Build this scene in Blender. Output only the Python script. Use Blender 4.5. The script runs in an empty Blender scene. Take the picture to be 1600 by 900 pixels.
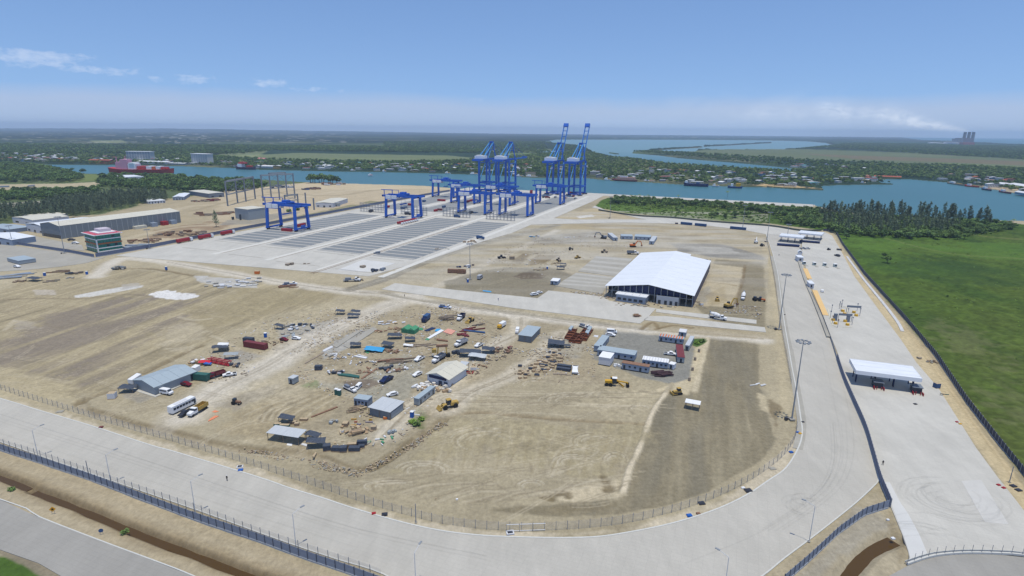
import bpy, bmesh, math, random
import numpy as np
from mathutils import Vector, Matrix, geometry

scene = bpy.context.scene
random.seed(7)
# ------------------------------------------------------------------ camera
CAM_H = 100.0; FPX = 900.0; PITCH = math.radians(15.26); ROLL = math.radians(0.52)
cam_d = bpy.data.cameras.new("camera"); cam = bpy.data.objects.new("camera", cam_d)
scene.collection.objects.link(cam)
cam_d.sensor_width = 36; cam_d.lens = 36 * FPX / 1600; cam_d.clip_start = 1; cam_d.clip_end = 80000
CR = Matrix.Rotation(math.pi / 2 - PITCH, 4, 'X') @ Matrix.Rotation(ROLL, 4, 'Z')
cam.matrix_world = Matrix.Translation((0, 0, CAM_H)) @ CR
scene.camera = cam
# ------------------------------------------------------------------ light
SUN_DIR = Vector((0.07, -0.13, 1)).normalized()          # towards the sun, almost overhead
sun_d = bpy.data.lights.new("sun", 'SUN'); sun_d.energy = 3.35; sun_d.angle = math.radians(0.5); sun_d.color = (1, .94, .79)
sun = bpy.data.objects.new("sun", sun_d); scene.collection.objects.link(sun)
sun.rotation_euler = SUN_DIR.to_track_quat('Z', 'Y').to_euler(); sun.location = (0, 0, 300)
world = bpy.data.worlds.new("World"); scene.world = world; world.use_nodes = True
wn = world.node_tree; wn.nodes.clear()
def N(nt, typ, **kw):
    n = nt.nodes.new(typ)
    for k, v in kw.items():
        if k.startswith('i_'): n.inputs[k[2:].replace('_', ' ')].default_value = v
        elif k.startswith('n_'): n.inputs[int(k[2:])].default_value = v
        else: setattr(n, k, v)
    return n
def MATH(nt, op, a, b=None, clamp=False):
    n = nt.nodes.new('ShaderNodeMath'); n.operation = op; n.use_clamp = clamp
    for i, x in enumerate((a, b)):
        if x is None: continue
        if isinstance(x, (int, float)): n.inputs[i].default_value = x
        else: nt.links.new(x, n.inputs[i])
    return n.outputs[0]
def MIXC(nt, fac, a, b, mode='MIX'):
    n = nt.nodes.new('ShaderNodeMix'); n.data_type = 'RGBA'; n.blend_type = mode
    for i, x in ((0, fac), (6, a), (7, b)):
        if isinstance(x, (int, float)): n.inputs[i].default_value = x
        elif isinstance(x, tuple): n.inputs[i].default_value = (*x, 1) if len(x) == 3 else x
        else: nt.links.new(x, n.inputs[i])
    return n.outputs[2]
tc = N(wn, 'ShaderNodeTexCoord'); sep = N(wn, 'ShaderNodeSeparateXYZ'); wn.links.new(tc.outputs['Generated'], sep.inputs[0])
zc = MATH(wn, 'ADD', MATH(wn, 'MULTIPLY', MATH(wn, 'MAXIMUM', sep.outputs[2], 0.0), .8), 0.12)
cmb = N(wn, 'ShaderNodeCombineXYZ'); wn.links.new(sep.outputs[0], cmb.inputs[0]); wn.links.new(sep.outputs[1], cmb.inputs[1]); wn.links.new(zc, cmb.inputs[2])
sky = N(wn, 'ShaderNodeTexSky'); sky.sky_type = 'NISHITA'; sky.sun_disc = False
sky.sun_elevation = math.asin(SUN_DIR.z); sky.sun_rotation = math.atan2(SUN_DIR.x, SUN_DIR.y)
sky.air_density = 1.0; sky.dust_density = 0.35; sky.ozone_density = 2.2; sky.altitude = 60
wn.links.new(cmb.outputs[0], sky.inputs[0])
SKY_TINT = (1.27, 1.42, 1.66)
skyc = MIXC(wn, 1.0, sky.outputs[0], SKY_TINT, 'MULTIPLY')
# azimuth (radians, 0 = straight ahead) and elevation of the direction
az = MATH(wn, 'ARCTAN2', sep.outputs[0], sep.outputs[1]); el = sep.outputs[2]
def gauss(x, c, w):
    d = MATH(wn, 'DIVIDE', MATH(wn, 'SUBTRACT', x, c), w); return MATH(wn, 'EXPONENT', MATH(wn, 'MULTIPLY', MATH(wn, 'MULTIPLY', d, d), -1.0))
ce = N(wn, 'ShaderNodeCombineXYZ'); wn.links.new(az, ce.inputs[0]); wn.links.new(MATH(wn, 'MULTIPLY', el, 2.2), ce.inputs[1])
# brownish smoke veil: low grey band all along the horizon
nz1 = N(wn, 'ShaderNodeTexNoise', i_Scale=4.0, i_Detail=5.0, i_Roughness=.55); wn.links.new(ce.outputs[0], nz1.inputs['Vector'])
edge = MATH(wn, 'ADD', MATH(wn, 'MULTIPLY', nz1.outputs[0], .035), 0.040)
veil = MATH(wn, 'DIVIDE', MATH(wn, 'SUBTRACT', edge, el), .022, True)
veil = MATH(wn, 'MULTIPLY', veil, .55)
SKY_VEIL = (6.3, 6.9, 8.6)
skyc = MIXC(wn, veil, skyc, SKY_VEIL)
# small cumulus in a row low on the left
nz2 = N(wn, 'ShaderNodeTexNoise', i_Scale=48.0, i_Detail=6.0, i_Roughness=.62); wn.links.new(ce.outputs[0], nz2.inputs['Vector'])
cl = None
for (a, aw, e, ew, k) in ((-.735, .028, .077, .008, .9), (-.66, .05, .084, .012, 1.1), (-.60, .045, .074, .007, .95), (-.53, .02, .066, .006, .6), (-.485, .022, .068, .007, 1.0),
                          (-.385, .020, .066, .008, 1.1), (-.33, .03, .060, .005, .75), (-.28, .02, .058, .003, .5), (-.06, .02, .049, .004, .6), (-.43, .015, .058, .004, .4)):
    g = MATH(wn, 'MULTIPLY', MATH(wn, 'MULTIPLY', gauss(az, a, aw * 1.35), gauss(el, e, ew * 1.15)), k)
    cl = g if cl is None else MATH(wn, 'MAXIMUM', cl, g)
cm = MATH(wn, 'SUBTRACT', MATH(wn, 'ADD', cl, MATH(wn, 'MULTIPLY', nz2.outputs[0], 2.4)), 1.72)
cm = MATH(wn, 'MULTIPLY', MATH(wn, 'MULTIPLY', cm, 1.5, True), .36)
skyc = MIXC(wn, cm, skyc, (10.0, 10.6, 12.0))
# white plume blown left from the power plant stacks
nz4 = N(wn, 'ShaderNodeTexNoise', i_Scale=60.0, i_Detail=7.0, i_Roughness=.65, i_Distortion=.4); wn.links.new(ce.outputs[0], nz4.inputs['Vector'])
pl = None
for (px_, py_, aw, ew, k) in ((1508, 205, .004, .0018, 2.4), (1500, 204, .006, .0024, 2.4), (1490, 202.5, .007, .003, 2.3), (1476, 200, .009, .0038, 2.1), (1460, 197, .011, .0045, 1.9), (1443, 193.5, .012, .0052, 1.6), (1425, 189.5, .014, .0065, 1.3), (1404, 185, .016, .0085, 1.1), (1382, 181, .017, .010, .8), (1352, 178, .015, .010, .45), (1312, 176, .018, .012, .65), (1290, 170, .014, .010, .6), (1240, 178, .02, .012, .3), (1190, 176, .03, .012, .35)):
    d_ = (CR.to_3x3() @ Vector(((px_ - 800) / FPX, (450 - py_) / FPX, -1.0))).normalized()
    g = MATH(wn, 'MULTIPLY', MATH(wn, 'MULTIPLY', gauss(az, math.atan2(d_.x, d_.y), aw), gauss(el, d_.z, ew)), k); pl = g if pl is None else MATH(wn, 'MAXIMUM', pl, g)
pm = MATH(wn, 'MULTIPLY', pl, MATH(wn, 'ADD', MATH(wn, 'MULTIPLY', nz4.outputs[0], 3.4), -1.05), True)
skyc = MIXC(wn, MATH(wn, 'MULTIPLY', pm, .8), skyc, (9.8, 10.7, 12.2))
# high thin drifting smoke, right of centre
nz3 = N(wn, 'ShaderNodeTexNoise', i_Scale=13.0, i_Detail=6.0, i_Roughness=.6, i_Distortion=.6); wn.links.new(ce.outputs[0], nz3.inputs['Vector'])
dr = MATH(wn, 'MULTIPLY', gauss(az, .40, .17), gauss(el, .035, .022))
dr = MATH(wn, 'MULTIPLY', MATH(wn, 'MULTIPLY', dr, MATH(wn, 'SUBTRACT', nz3.outputs[0], .40), True), .8, True)
skyc = MIXC(wn, dr, skyc, (8.2, 9.4, 11.2))
bg = N(wn, 'ShaderNodeBackground', i_Strength=0.085); wn.links.new(skyc, bg.inputs[0])
wo = N(wn, 'ShaderNodeOutputWorld'); wn.links.new(bg.outputs[0], wo.inputs[0])
scene.view_settings.view_transform = 'Standard'; scene.view_settings.look = 'None'
scene.view_settings.exposure = 0.0; scene.view_settings.gamma = 1.0
scene.cycles.max_bounces = 5; scene.cycles.diffuse_bounces = 2; scene.cycles.glossy_bounces = 2
scene.cycles.volume_bounces = 2; scene.cycles.transparent_max_bounces = 40; scene.cycles.transmission_bounces = 2

# ------------------------------------------------------------------ helpers
def G(px, py, z=0.0):
    d = CR.to_3x3() @ Vector(((px - 800) / FPX, (450 - py) / FPX, -1.0)); t = (z - CAM_H) / d.z
    return Vector((d.x * t, d.y * t, z))
CRn = np.array(CR.to_3x3())
def PXn(x, y, z):
    p = np.stack([x, y, np.asarray(z) - CAM_H + np.zeros_like(x)], -1) @ CRn
    return 800 + FPX * p[..., 0] / -p[..., 2], 450 - FPX * p[..., 1] / -p[..., 2]
def HT(base, topy):
    b = G(*base); lo, hi = 0.0, 400.0
    for _ in range(40):
        m = (lo + hi) / 2; y = PXn(np.array([b.x]), np.array([b.y]), m)[1][0]
        if y > topy: lo = m
        else: hi = m
    return lo
def alb(r, g, b, k=.8):
    f = lambda c: ((c / 255 + .055) / 1.055) ** 2.4 * k
    return (f(r), f(g), f(b))
def smooth(pts, n=4):
    out = []; P = [pts[0]] + list(pts) + [pts[-1]]
    for i in range(1, len(P) - 2):
        p0, p1, p2, p3 = [np.array(P[j], float) for j in (i - 1, i, i + 1, i + 2)]
        for k in range(n):
            t = k / n
            out.append(tuple(.5 * ((2 * p1) + (-p0 + p2) * t + (2 * p0 - 5 * p1 + 4 * p2 - p3) * t * t + (-p0 + 3 * p1 - 3 * p2 + p3) * t ** 3)))
    out.append(tuple(pts[-1])); return out
def gsmooth(pts, n=4):
    return smooth([tuple(G(*p)[:2]) for p in pts], n)
MATS = {}
def mat(name, col, rough=.75, metal=0, var=.1, scale=1.5, stretch=(1, 1, 1), bump=0.0, alpha=1.0, col2=None, detail=5, space='Object', thr=None):
    if name in MATS: return MATS[name]
    m = bpy.data.materials.new(name); m.use_nodes = True; nt = m.node_tree; b = nt.nodes['Principled BSDF']
    t = N(nt, 'ShaderNodeTexCoord'); mp = N(nt, 'ShaderNodeMapping'); mp.inputs['Scale'].default_value = stretch
    nt.links.new(t.outputs[space], mp.inputs[0])
    nz = N(nt, 'ShaderNodeTexNoise', i_Scale=scale, i_Detail=float(detail), i_Roughness=.6); nt.links.new(mp.outputs[0], nz.inputs['Vector'])
    c2 = col2 if col2 else tuple(c * (1 + var) for c in col); c1 = tuple(c * (1 - var) for c in col)
    r = N(nt, 'ShaderNodeMapRange'); r.inputs['From Min'].default_value = thr[0] if thr else .3; r.inputs['From Max'].default_value = thr[1] if thr else .7
    nt.links.new(nz.outputs[0], r.inputs[0])
    nt.links.new(MIXC(nt, r.outputs[0], c1 if not col2 else col, c2), b.inputs['Base Color'])
    b.inputs['Roughness'].default_value = rough; b.inputs['Metallic'].default_value = metal; b.inputs['Alpha'].default_value = alpha
    b.inputs['Specular IOR Level'].default_value = .3
    if bump:
        bp = N(nt, 'ShaderNodeBump', i_Strength=bump, i_Distance=.3); nt.links.new(nz.outputs[0], bp.inputs['Height']); nt.links.new(bp.outputs[0], b.inputs['Normal'])
    MATS[name] = m; return m

def lk(o, parent=None):
    scene.collection.objects.link(o)
    if parent: o.parent = parent
    return o
def tag(o, label=None, cat=None, group=None, kind=None):
    if label: o['label'] = label
    if cat: o['category'] = cat
    if group: o['group'] = group
    if kind: o['kind'] = kind
    return o
class MB:
    """collects simple solids, then becomes one mesh object"""
    def __init__(s): s.v = []; s.f = []; s.g = []
    def add(s, vs, fs):
        n = len(s.v); s.g.append((n, len(s.f))); s.v += [tuple(v) for v in vs]; s.f += [tuple(i + n for i in f) for f in fs]; return s
    def box(s, x0, x1, y0, y1, z0, z1, M=None):
        vs = [Vector((x, y, z)) for z in (z0, z1) for y in (y0, y1) for x in (x0, x1)]
        if M: vs = [M @ v for v in vs]
        return s.add(vs, [(0, 2, 3, 1), (4, 5, 7, 6), (0, 1, 5, 4), (2, 6, 7, 3), (0, 4, 6, 2), (1, 3, 7, 5)])
    def cbox(s, cx, cy, cz, sx, sy, sz, rz=0, rx=0, ry=0):
        M = Matrix.Translation((cx, cy, cz)) @ Matrix.Rotation(rz, 4, 'Z') @ Matrix.Rotation(ry, 4, 'Y') @ Matrix.Rotation(rx, 4, 'X')
        return s.box(-sx / 2, sx / 2, -sy / 2, sy / 2, -sz / 2, sz / 2, M)
    def beam(s, p, q, w, h=None):
        p, q = Vector(p), Vector(q); d = q - p; L = d.length
        if L < 1e-6: return s
        z = d / L; up = Vector((0, 0, 1)) if abs(z.z) < .95 else Vector((0, 1, 0))
        x = z.cross(up).normalized(); y = x.cross(z); h = h or w
        vs = [a + x * sx * w / 2 + y * sy * h / 2 for a in (p, q) for sy in (-1, 1) for sx in (-1, 1)]
        return s.add(vs, [(0, 1, 3, 2), (4, 6, 7, 5), (0, 4, 5, 1), (2, 3, 7, 6), (0, 2, 6, 4), (1, 5, 7, 3)])
    def cyl(s, p, q, r, r2=None, n=8, caps=True):
        p, q = Vector(p), Vector(q); z = (q - p).normalized(); up = Vector((0, 0, 1)) if abs(z.z) < .95 else Vector((0, 1, 0))
        x = z.cross(up).normalized(); y = x.cross(z); r2 = r if r2 is None else r2
        vs = [a + (x * math.cos(6.2832 * i / n) + y * math.sin(6.2832 * i / n)) * R for a, R in ((p, r), (q, r2)) for i in range(n)]
        fs = [(i, (i + 1) % n, n + (i + 1) % n, n + i) for i in range(n)]
        if caps: fs += [tuple(range(n))[::-1], tuple(range(n, 2 * n))]
        return s.add(vs, fs)
    def ext(s, prof, y0, y1, taper=0):
        n = len(prof); zs = [p[1] for p in prof]; zm = max(zs); zn = min(zs)
        def ins(z): return taper * (z - zn) / max(1e-6, zm - zn)
        vs = [(x, y0 + ins(z), z) for x, z in prof] + [(x, y1 - ins(z), z) for x, z in prof]
        return s.add(vs, [tuple(range(n)), tuple(range(n, 2 * n))[::-1]] + [(i, n + i, n + (i + 1) % n, (i + 1) % n) for i in range(n)])
    def sheet(s, pts, z0, z1):
        """closed prism over a ground outline"""
        n = len(pts); tris = geometry.tessellate_polygon([[Vector((p[0], p[1], 0)) for p in pts]])
        vs = [(p[0], p[1], z1) for p in pts] + [(p[0], p[1], z0) for p in pts]
        fs = []
        for t in tris:
            a, b, c = [Vector(pts[i]) for i in t]
            cr = (b - a).x * (c - a).y - (b - a).y * (c - a).x
            fs.append(t if cr > 0 else t[::-1])
        return s.add(vs, fs + [(i, (i + 1) % n, n + (i + 1) % n, n + i) for i in range(n)])
    def strip(s, pts, w, z0, z1, off=0.0):
        """band of width w along a polyline"""
        P = [Vector(p[:2]) for p in pts]; L = []; R = []
        for i, p in enumerate(P):
            d = (P[min(i + 1, len(P) - 1)] - P[max(i - 1, 0)]).normalized(); nrm = Vector((-d.y, d.x))
            L.append(p + nrm * (off + w / 2)); R.append(p + nrm * (off - w / 2))
        n = len(P); vs = [(*a, z1) for a in L] + [(*a, z1) for a in R] + [(*a, z0) for a in L] + [(*a, z0) for a in R]; fs = []
        for i in range(n - 1):
            fs += [(i, n + i, n + i + 1, i + 1), (i, i + 1, 2 * n + i + 1, 2 * n + i), (n + i, 3 * n + i, 3 * n + i + 1, n + i + 1)]
        return s.add(vs, fs + [(0, 2 * n, 3 * n, n), (n - 1, 2 * n - 1, 4 * n - 1, 3 * n - 1)])
    def mesh(s, name):
        me = bpy.data.meshes.new(name); me.from_pydata(s.v, [], s.f); me.validate(); return me
    def build(s, name, m, parent=None, smooth_=False, M=None):
        if M: s.v = [tuple(M @ Vector(v)) for v in s.v]
        me = s.mesh(name); me.materials.append(m)
        if smooth_: me.polygons.foreach_set('use_smooth', [True] * len(me.polygons))
        return lk(bpy.data.objects.new(name, me), parent)
def each(mb, name, m, parent):
    """every solid of the collection becomes an object of its own"""
    g = mb.g + [(len(mb.v), len(mb.f))]; out = []
    for (v0, f0), (v1, f1) in zip(g[:-1], g[1:]):
        q = MB(); q.v = mb.v[v0:v1]; q.f = [tuple(i - v0 for i in f) for f in mb.f[f0:f1]]; out.append(q.build(name, m, parent))
    return out
def thing(name, label, cat, loc=(0, 0, 0), rz=0, group=None):
    o = bpy.data.objects.new(name, None); o.empty_display_size = .5; lk(o)
    o.location = (*loc[:2], loc[2] if len(loc) > 2 else 0); o.rotation_euler = (0, 0, rz); return tag(o, label, cat, group)
def copy_tree(o, loc=None, rz=None, label=None, scale=None, parent=None):
    c = o.copy(); scene.collection.objects.link(c); c.parent = parent
    if loc is not None: c.location = (*loc[:2], loc[2] if len(loc) > 2 else 0)
    if rz is not None: c.rotation_euler = (0, 0, rz)
    if label: c['label'] = label
    if scale: c.scale = (scale,) * 3 if isinstance(scale, (int, float)) else scale
    for ch in o.children: copy_tree(ch, parent=c)
    return c
def heading(a, b):
    A, B = G(*a), G(*b); return math.atan2(B.y - A.y, B.x - A.x)
U = Vector((.370, .929)); V = Vector((.929, -.370)); UA = math.atan2(.929, .370); VA = UA - math.pi / 2
def UV(u, v, z=0): p = U * u + V * v; return Vector((p.x, p.y, z))

def inpoly(poly, x, y):
    ins = False; n = len(poly)
    for i in range(n):
        x1, y1 = poly[i]; x2, y2 = poly[(i + 1) % n]
        if (y1 > y) != (y2 > y) and x < (x2 - x1) * (y - y1) / (y2 - y1) + x1: ins = not ins
    return ins
# ------------------------------------------------------------------ terrain sheet
def hash2(ix, iy, seed):
    h = (ix.astype(np.int64) * 374761393 + iy.astype(np.int64) * 668265263 + seed * 974634777) & 0xffffffff
    h = ((h ^ (h >> 13)) * 1274126177) & 0xffffffff
    return ((h ^ (h >> 16)) & 0xffff) / 65535.0
def vn(x, y, s, seed=0):
    x = x / s; y = y / s; ix = np.floor(x); iy = np.floor(y); fx = x - ix; fy = y - iy
    fx = fx * fx * (3 - 2 * fx); fy = fy * fy * (3 - 2 * fy)
    a = hash2(ix, iy, seed); b = hash2(ix + 1, iy, seed); c = hash2(ix, iy + 1, seed); d = hash2(ix + 1, iy + 1, seed)
    return (a * (1 - fx) + b * fx) * (1 - fy) + (c * (1 - fx) + d * fx) * fy
def fbm(x, y, s, seed=0, o=4):
    t = 0; a = .5
    for k in range(o): t = t + a * vn(x, y, s / 2 ** k, seed + k); a *= .5
    return t / (1 - .5 ** o)
ys = [88.0]
while ys[-1] < 21000: ys.append(ys[-1] * (1.0036 if ys[-1] < 420 else 1.0052 if ys[-1] < 1150 else 1.0085 if ys[-1] < 3500 else 1.02))
ys = np.array(ys); ys[-1] = 21000; rt = np.arange(-1.15, 1.1501, .0025)
NR, NC = len(ys), len(rt)
TY = np.repeat(ys, NC); TX = (ys[:, None] * rt[None, :]).ravel()
TPX, TPY = PXn(TX, TY, 0.0)
TZ = np.zeros_like(TX)
nA = fbm(TX, TY, 26, 1); nB = fbm(TX, TY, 7, 9, 3); nC = fbm(TX, TY, 160, 5, 4); nF = vn(TX, TY, 2.2, 77)
TC = np.ones((len(TX), 3)) * np.array(alb(186, 174, 144))
def pip(poly, idx=None):
    x, y = (TPX, TPY) if idx is None else (TPX[idx], TPY[idx]); ins = np.zeros(x.shape, bool); n = len(poly)
    for i in range(n):
        x1, y1 = poly[i]; x2, y2 = poly[(i + 1) % n]
        if y1 == y2: continue
        c = ((y1 > y) != (y2 > y)) & (x < (x2 - x1) * (y - y1) / (y2 - y1) + x1); ins ^= c
    return ins
def sub(poly, pad=0):
    xs = [p[0] for p in poly]; yy = [p[1] for p in poly]
    return np.nonzero((TPX > min(xs) - pad) & (TPX < max(xs) + pad) & (TPY > min(yy) - pad) & (TPY < max(yy) + pad))[0]
def segdist(px, py, pts):
    d = np.full(px.shape, 1e9)
    for (x1, y1), (x2, y2) in zip(pts[:-1], pts[1:]):
        dx, dy = x2 - x1, y2 - y1; L = dx * dx + dy * dy + 1e-9
        t = np.clip(((px - x1) * dx + (py - y1) * dy) / L, 0, 1); d = np.minimum(d, np.hypot(px - x1 - t * dx, py - y1 - t * dy))
    return d
def mask(poly, soft=0.0, rag=0.0):
    """ground cells inside an outline, its edge softened and ragged (metres)"""
    idx = sub(poly, 30); ins = pip(poly, idx)
    if soft == 0 and rag == 0: return idx[ins], np.ones(ins.sum())
    w = [tuple(G(*p)[:2]) for p in poly]; w.append(w[0])
    d = segdist(TX[idx], TY[idx], w); d = np.where(ins, d, -d) + (nB[idx] - .5) * 2 * rag + (nA[idx] - .5) * 2 * rag + (nF[idx] - .5) * 1.1 * rag
    a = np.clip(d / max(soft, .1) + .5, 0, 1); k = a > 0; return idx[k], a[k]
def paint(poly, col, a=1.0, soft=2.0, rag=2.0, nz=0.0):
    i, m = mask(poly, soft, rag)
    if nz: m = m * np.clip(1 + (nA[i] - .5) * 4 * nz + (nB[i] - .5) * 3 * nz, 0, 1)
    m = (m * a)[:, None]; TC[i] = TC[i] * (1 - m) + np.array(col) * m
def stroke(pts, w, col=None, a=.8, dz=0.0, n=4, wob=.5, prof=1.0):
    wp = gsmooth(pts, n); xs = [p[0] for p in wp]; yy = [p[1] for p in wp]
    idx = np.nonzero((TX > min(xs) - w * 2) & (TX < max(xs) + w * 2) & (TY > min(yy) - w * 2) & (TY < max(yy) + w * 2))[0]
    if len(idx) == 0: return
    d = segdist(TX[idx], TY[idx], wp) + (nB[idx] - .5) * w * wob
    m = np.clip(1.5 - d / (w / 2) , 0, 1) * (a if a else 1); k = m > 0; idx = idx[k]; m = m[k]; d = d[k]
    if col is not None: TC[idx] = TC[idx] * (1 - m[:, None]) + np.array(col) * m[:, None]
    if dz: TZ[idx] += dz * np.clip(1.6 - d / (w / 2) * prof, 0, 1) ** 1.2
def tracks(pts, n=3, spread=3.0, col=None, a=.3):
    for k in range(n):
        ox, oy = random.uniform(-spread, spread) , random.uniform(-spread, spread) * .35
        for s_ in (0, 1.9):
            q = [(x + ox + s_ * 1.3 + random.uniform(-1, 1), y + oy + random.uniform(-.5, .5)) for x, y in pts]
            stroke(q, .7, col, a, 0, 4, .2)
D_LIGHT = alb(208, 196, 168); D_MID = alb(178, 168, 142); D_DARK = alb(146, 134, 110); D_PALE = alb(222, 213, 190)
GRAV = alb(158, 155, 144); GRAVD = alb(132, 128, 118); MUD = alb(128, 112, 86); GRN = alb(88, 116, 52); GRN2 = alb(62, 88, 42); OLIVE = alb(128, 128, 86); FOREST = alb(46, 68, 50)
TC *= (1 + (nC - .5) * .36)[:, None] * (1 + (nA - .5) * .26)[:, None]
# ---- land use, painted on the sheet as albedo and relief
BIG = 1e4
NEAR_BANK = [(-900, 240), (-300, 250), (50, 256.5), (85, 262), (100, 266), (135, 271), (175, 272), (275, 274), (350, 279), (400, 279.5), (470, 284), (528, 286), (560, 287), (665, 290), (745, 297), (920, 301), (1272, 320.5), (1310, 330), (1400, 338), (1560, 345), (1600, 350), (2600, 420)]
FAR_BANK = [(-900, 232), (-300, 246), (0, 254), (50, 256), (100, 256.5), (180, 257), (275, 258.5), (370, 262), (400, 264), (500, 266.5), (600, 268), (700, 270.5), (760, 272.5), (830, 276.5), (920, 277.5), (950, 281), (1000, 283), (1060, 287), (1100, 288.5), (1160, 291), (1200, 291.5), (1240, 294.5), (1287, 296), (1283, 289.5), (1310, 288), (1350, 287.5), (1400, 287), (1378, 285), (1370, 281), (1382, 278.5), (1420, 279), (1480, 284), (1510, 289), (1560, 296), (1600, 303), (2600, 400)]
RIVER = NEAR_BANK + FAR_BANK[::-1]
LAGOON = [(848, 221.5), (870, 218), (1000, 218), (1100, 218.3), (1200, 219.3), (1260, 220.6), (1290, 223), (1303, 227), (1290, 231), (1240, 232.6), (1150, 233.2), (1092, 233.6), (1085, 236.5), (1050, 236.5), (1030, 234.5), (1016, 234.5), (990, 236.3), (987, 239), (1030, 242.5), (1060, 246.5), (1100, 250), (1150, 254), (1200, 258.5), (1240, 262.5), (1250, 266), (1210, 267), (1190, 265), (1150, 261), (1100, 259), (1060, 256), (1020, 251), (985, 246), (960, 244), (940, 240), (925, 236), (915, 231), (900, 226), (870, 223.5)]
POOLS = [[(842, 235), (885, 235.5), (880, 238), (845, 237.5)], [(1280, 268), (1300, 269), (1306, 273), (1285, 274)]]
SEA = [(1405, 214), (1440, 219), (1480, 220.3), (1530, 222), (1575, 225), (1600, 225.5), (2600, 236), (2600, 150), (1405, 150)]
BARS = [[(1008, 235.5), (1020, 232.8), (1097, 228.8), (1098, 230), (1040, 233.6)], [(1100, 227.6), (1205, 222), (1206, 223.3), (1101, 229)], [(950, 237.5), (968, 239.5), (967, 241), (950, 239)]]
far = (TPY < 262) & (TY > 1000)
# everything beyond the river
i_far = np.nonzero((TY > 900) & ~pip([(-3000, 3000)] + NEAR_BANK + [(5000, 3000)]))[0]
n1 = fbm(TX[i_far], TY[i_far], 420, 31, 5); n2 = fbm(TX[i_far], TY[i_far], 70, 37, 3)
# fields and woods stretch sideways with distance, so sample a second noise in metres that is wider across
n3 = fbm(TX[i_far] / 3.0, TY[i_far], 300, 41, 4)
fc = np.array(FOREST) * (.75 + .5 * n2)[:, None]
t = np.clip((n3 - .60) * 9, 0, 1)[:, None] * .6; fc = fc * (1 - t) + np.array(alb(112, 128, 82)) * t
t = np.clip((n1 - .63) * 8, 0, 1)[:, None] * .6; fc = fc * (1 - t) + np.array(alb(150, 146, 108)) * t
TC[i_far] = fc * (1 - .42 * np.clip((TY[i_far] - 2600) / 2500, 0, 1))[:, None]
canopy = np.where(t[:, 0] > .1, 0, 1) * np.clip(TY[i_far] - 2400, 0, 800) / 800
TZ[i_far] += canopy * (vn(TX[i_far], TY[i_far], 36, 51) * 6 + vn(TX[i_far], TY[i_far], 90, 52) * 3) * np.clip(1 - (n3 - .5) * 6, 0, 1)
# low hills on the left skyline
hl = np.exp(-((TX + 11500) / 2600) ** 2) * 90 + np.exp(-((TX + 9200) / 3600) ** 2) * 60 + np.exp(-((TX + 12200) / 500) ** 2) * 25 + np.exp(-((TX + 4500) / 2600) ** 2) * 45 + np.exp(-((TX + 15500) / 1900) ** 2) * 75
TZ += .5 * hl * np.clip((TY - 15000) / 4500, 0, 1) * (.75 + .5 * vn(TX, TY, 900, 61))
FIELD1 = alb(150, 158, 112); FIELD2 = alb(138, 130, 96); BROWN = alb(126, 110, 88)
for pl, c, a in (([(370, 243), (470, 239), (560, 241), (700, 243), (745, 247), (700, 251), (600, 251), (480, 250), (400, 248)], FIELD1, .55),
                 ([(600, 232), (660, 231), (740, 233), (860, 234), (870, 238), (760, 238), (690, 235.5), (610, 235)], FIELD1, .5),
                 ([(780, 239), (870, 239), (920, 243), (940, 249), (850, 252), (790, 247)], alb(118, 136, 84), .85),
                 ([(140, 220), (190, 219.5), (200, 223), (150, 224)], FIELD1, .6), ([(40, 224), (75, 223.5), (76, 226), (42, 226.5)], FIELD1, .4),
                 ([(340, 241), (420, 235), (400, 245), (345, 247)], FIELD1, .6),
                 ([(1080, 236), (1130, 233), (1250, 233.5), (1330, 236), (1430, 240), (1600, 249), (2200, 290), (2200, 305), (1600, 262), (1450, 257), (1330, 252), (1180, 247), (1090, 241)], alb(112, 122, 88), .85),
                 ([(1250, 240), (1330, 243), (1430, 246), (1600, 252), (2200, 290), (2200, 298), (1600, 258.5), (1470, 253), (1340, 249)], BROWN, .7),
                 ([(1460, 254), (1600, 260), (2200, 300), (2200, 306), (1600, 266), (1480, 259)], alb(122, 132, 84), .8),
                 ([(1230, 232), (1303, 228.5), (1400, 236), (1600, 246), (2200, 285), (2200, 240), (1600, 227), (1500, 223), (1400, 221), (1300, 221), (1303, 226)], alb(50, 78, 56), .9),
                 ([(1180, 290), (1260, 294), (1290, 296), (1262, 292), (1190, 287)], alb(214, 186, 138), .9),
                 ([(1520, 289), (1600, 294), (1700, 305), (1700, 318), (1600, 304), (1560, 297)], alb(196, 178, 148), .95)):
    i, m = mask(pl, 14, 10); m = (m * a)[:, None]; TC[i] = TC[i] * (1 - m) + np.array(c) * (.9 + .2 * nA[i])[:, None] * m; TZ[i] *= (1 - m[:, 0])
# far towns show as pale specks
for bx in ((0, 330, 206, 232), (200, 560, 208, 224), (960, 1300, 213, 217)):
    k = np.nonzero((TPX > bx[0]) & (TPX < bx[1]) & (TPY > bx[2]) & (TPY < bx[3]) & (vn(TX, TY, 60, 71) > .83) & (nC > .45))[0]
    TC[k] = TC[k] * .5 + np.array(alb(200, 196, 190)) * .5
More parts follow.
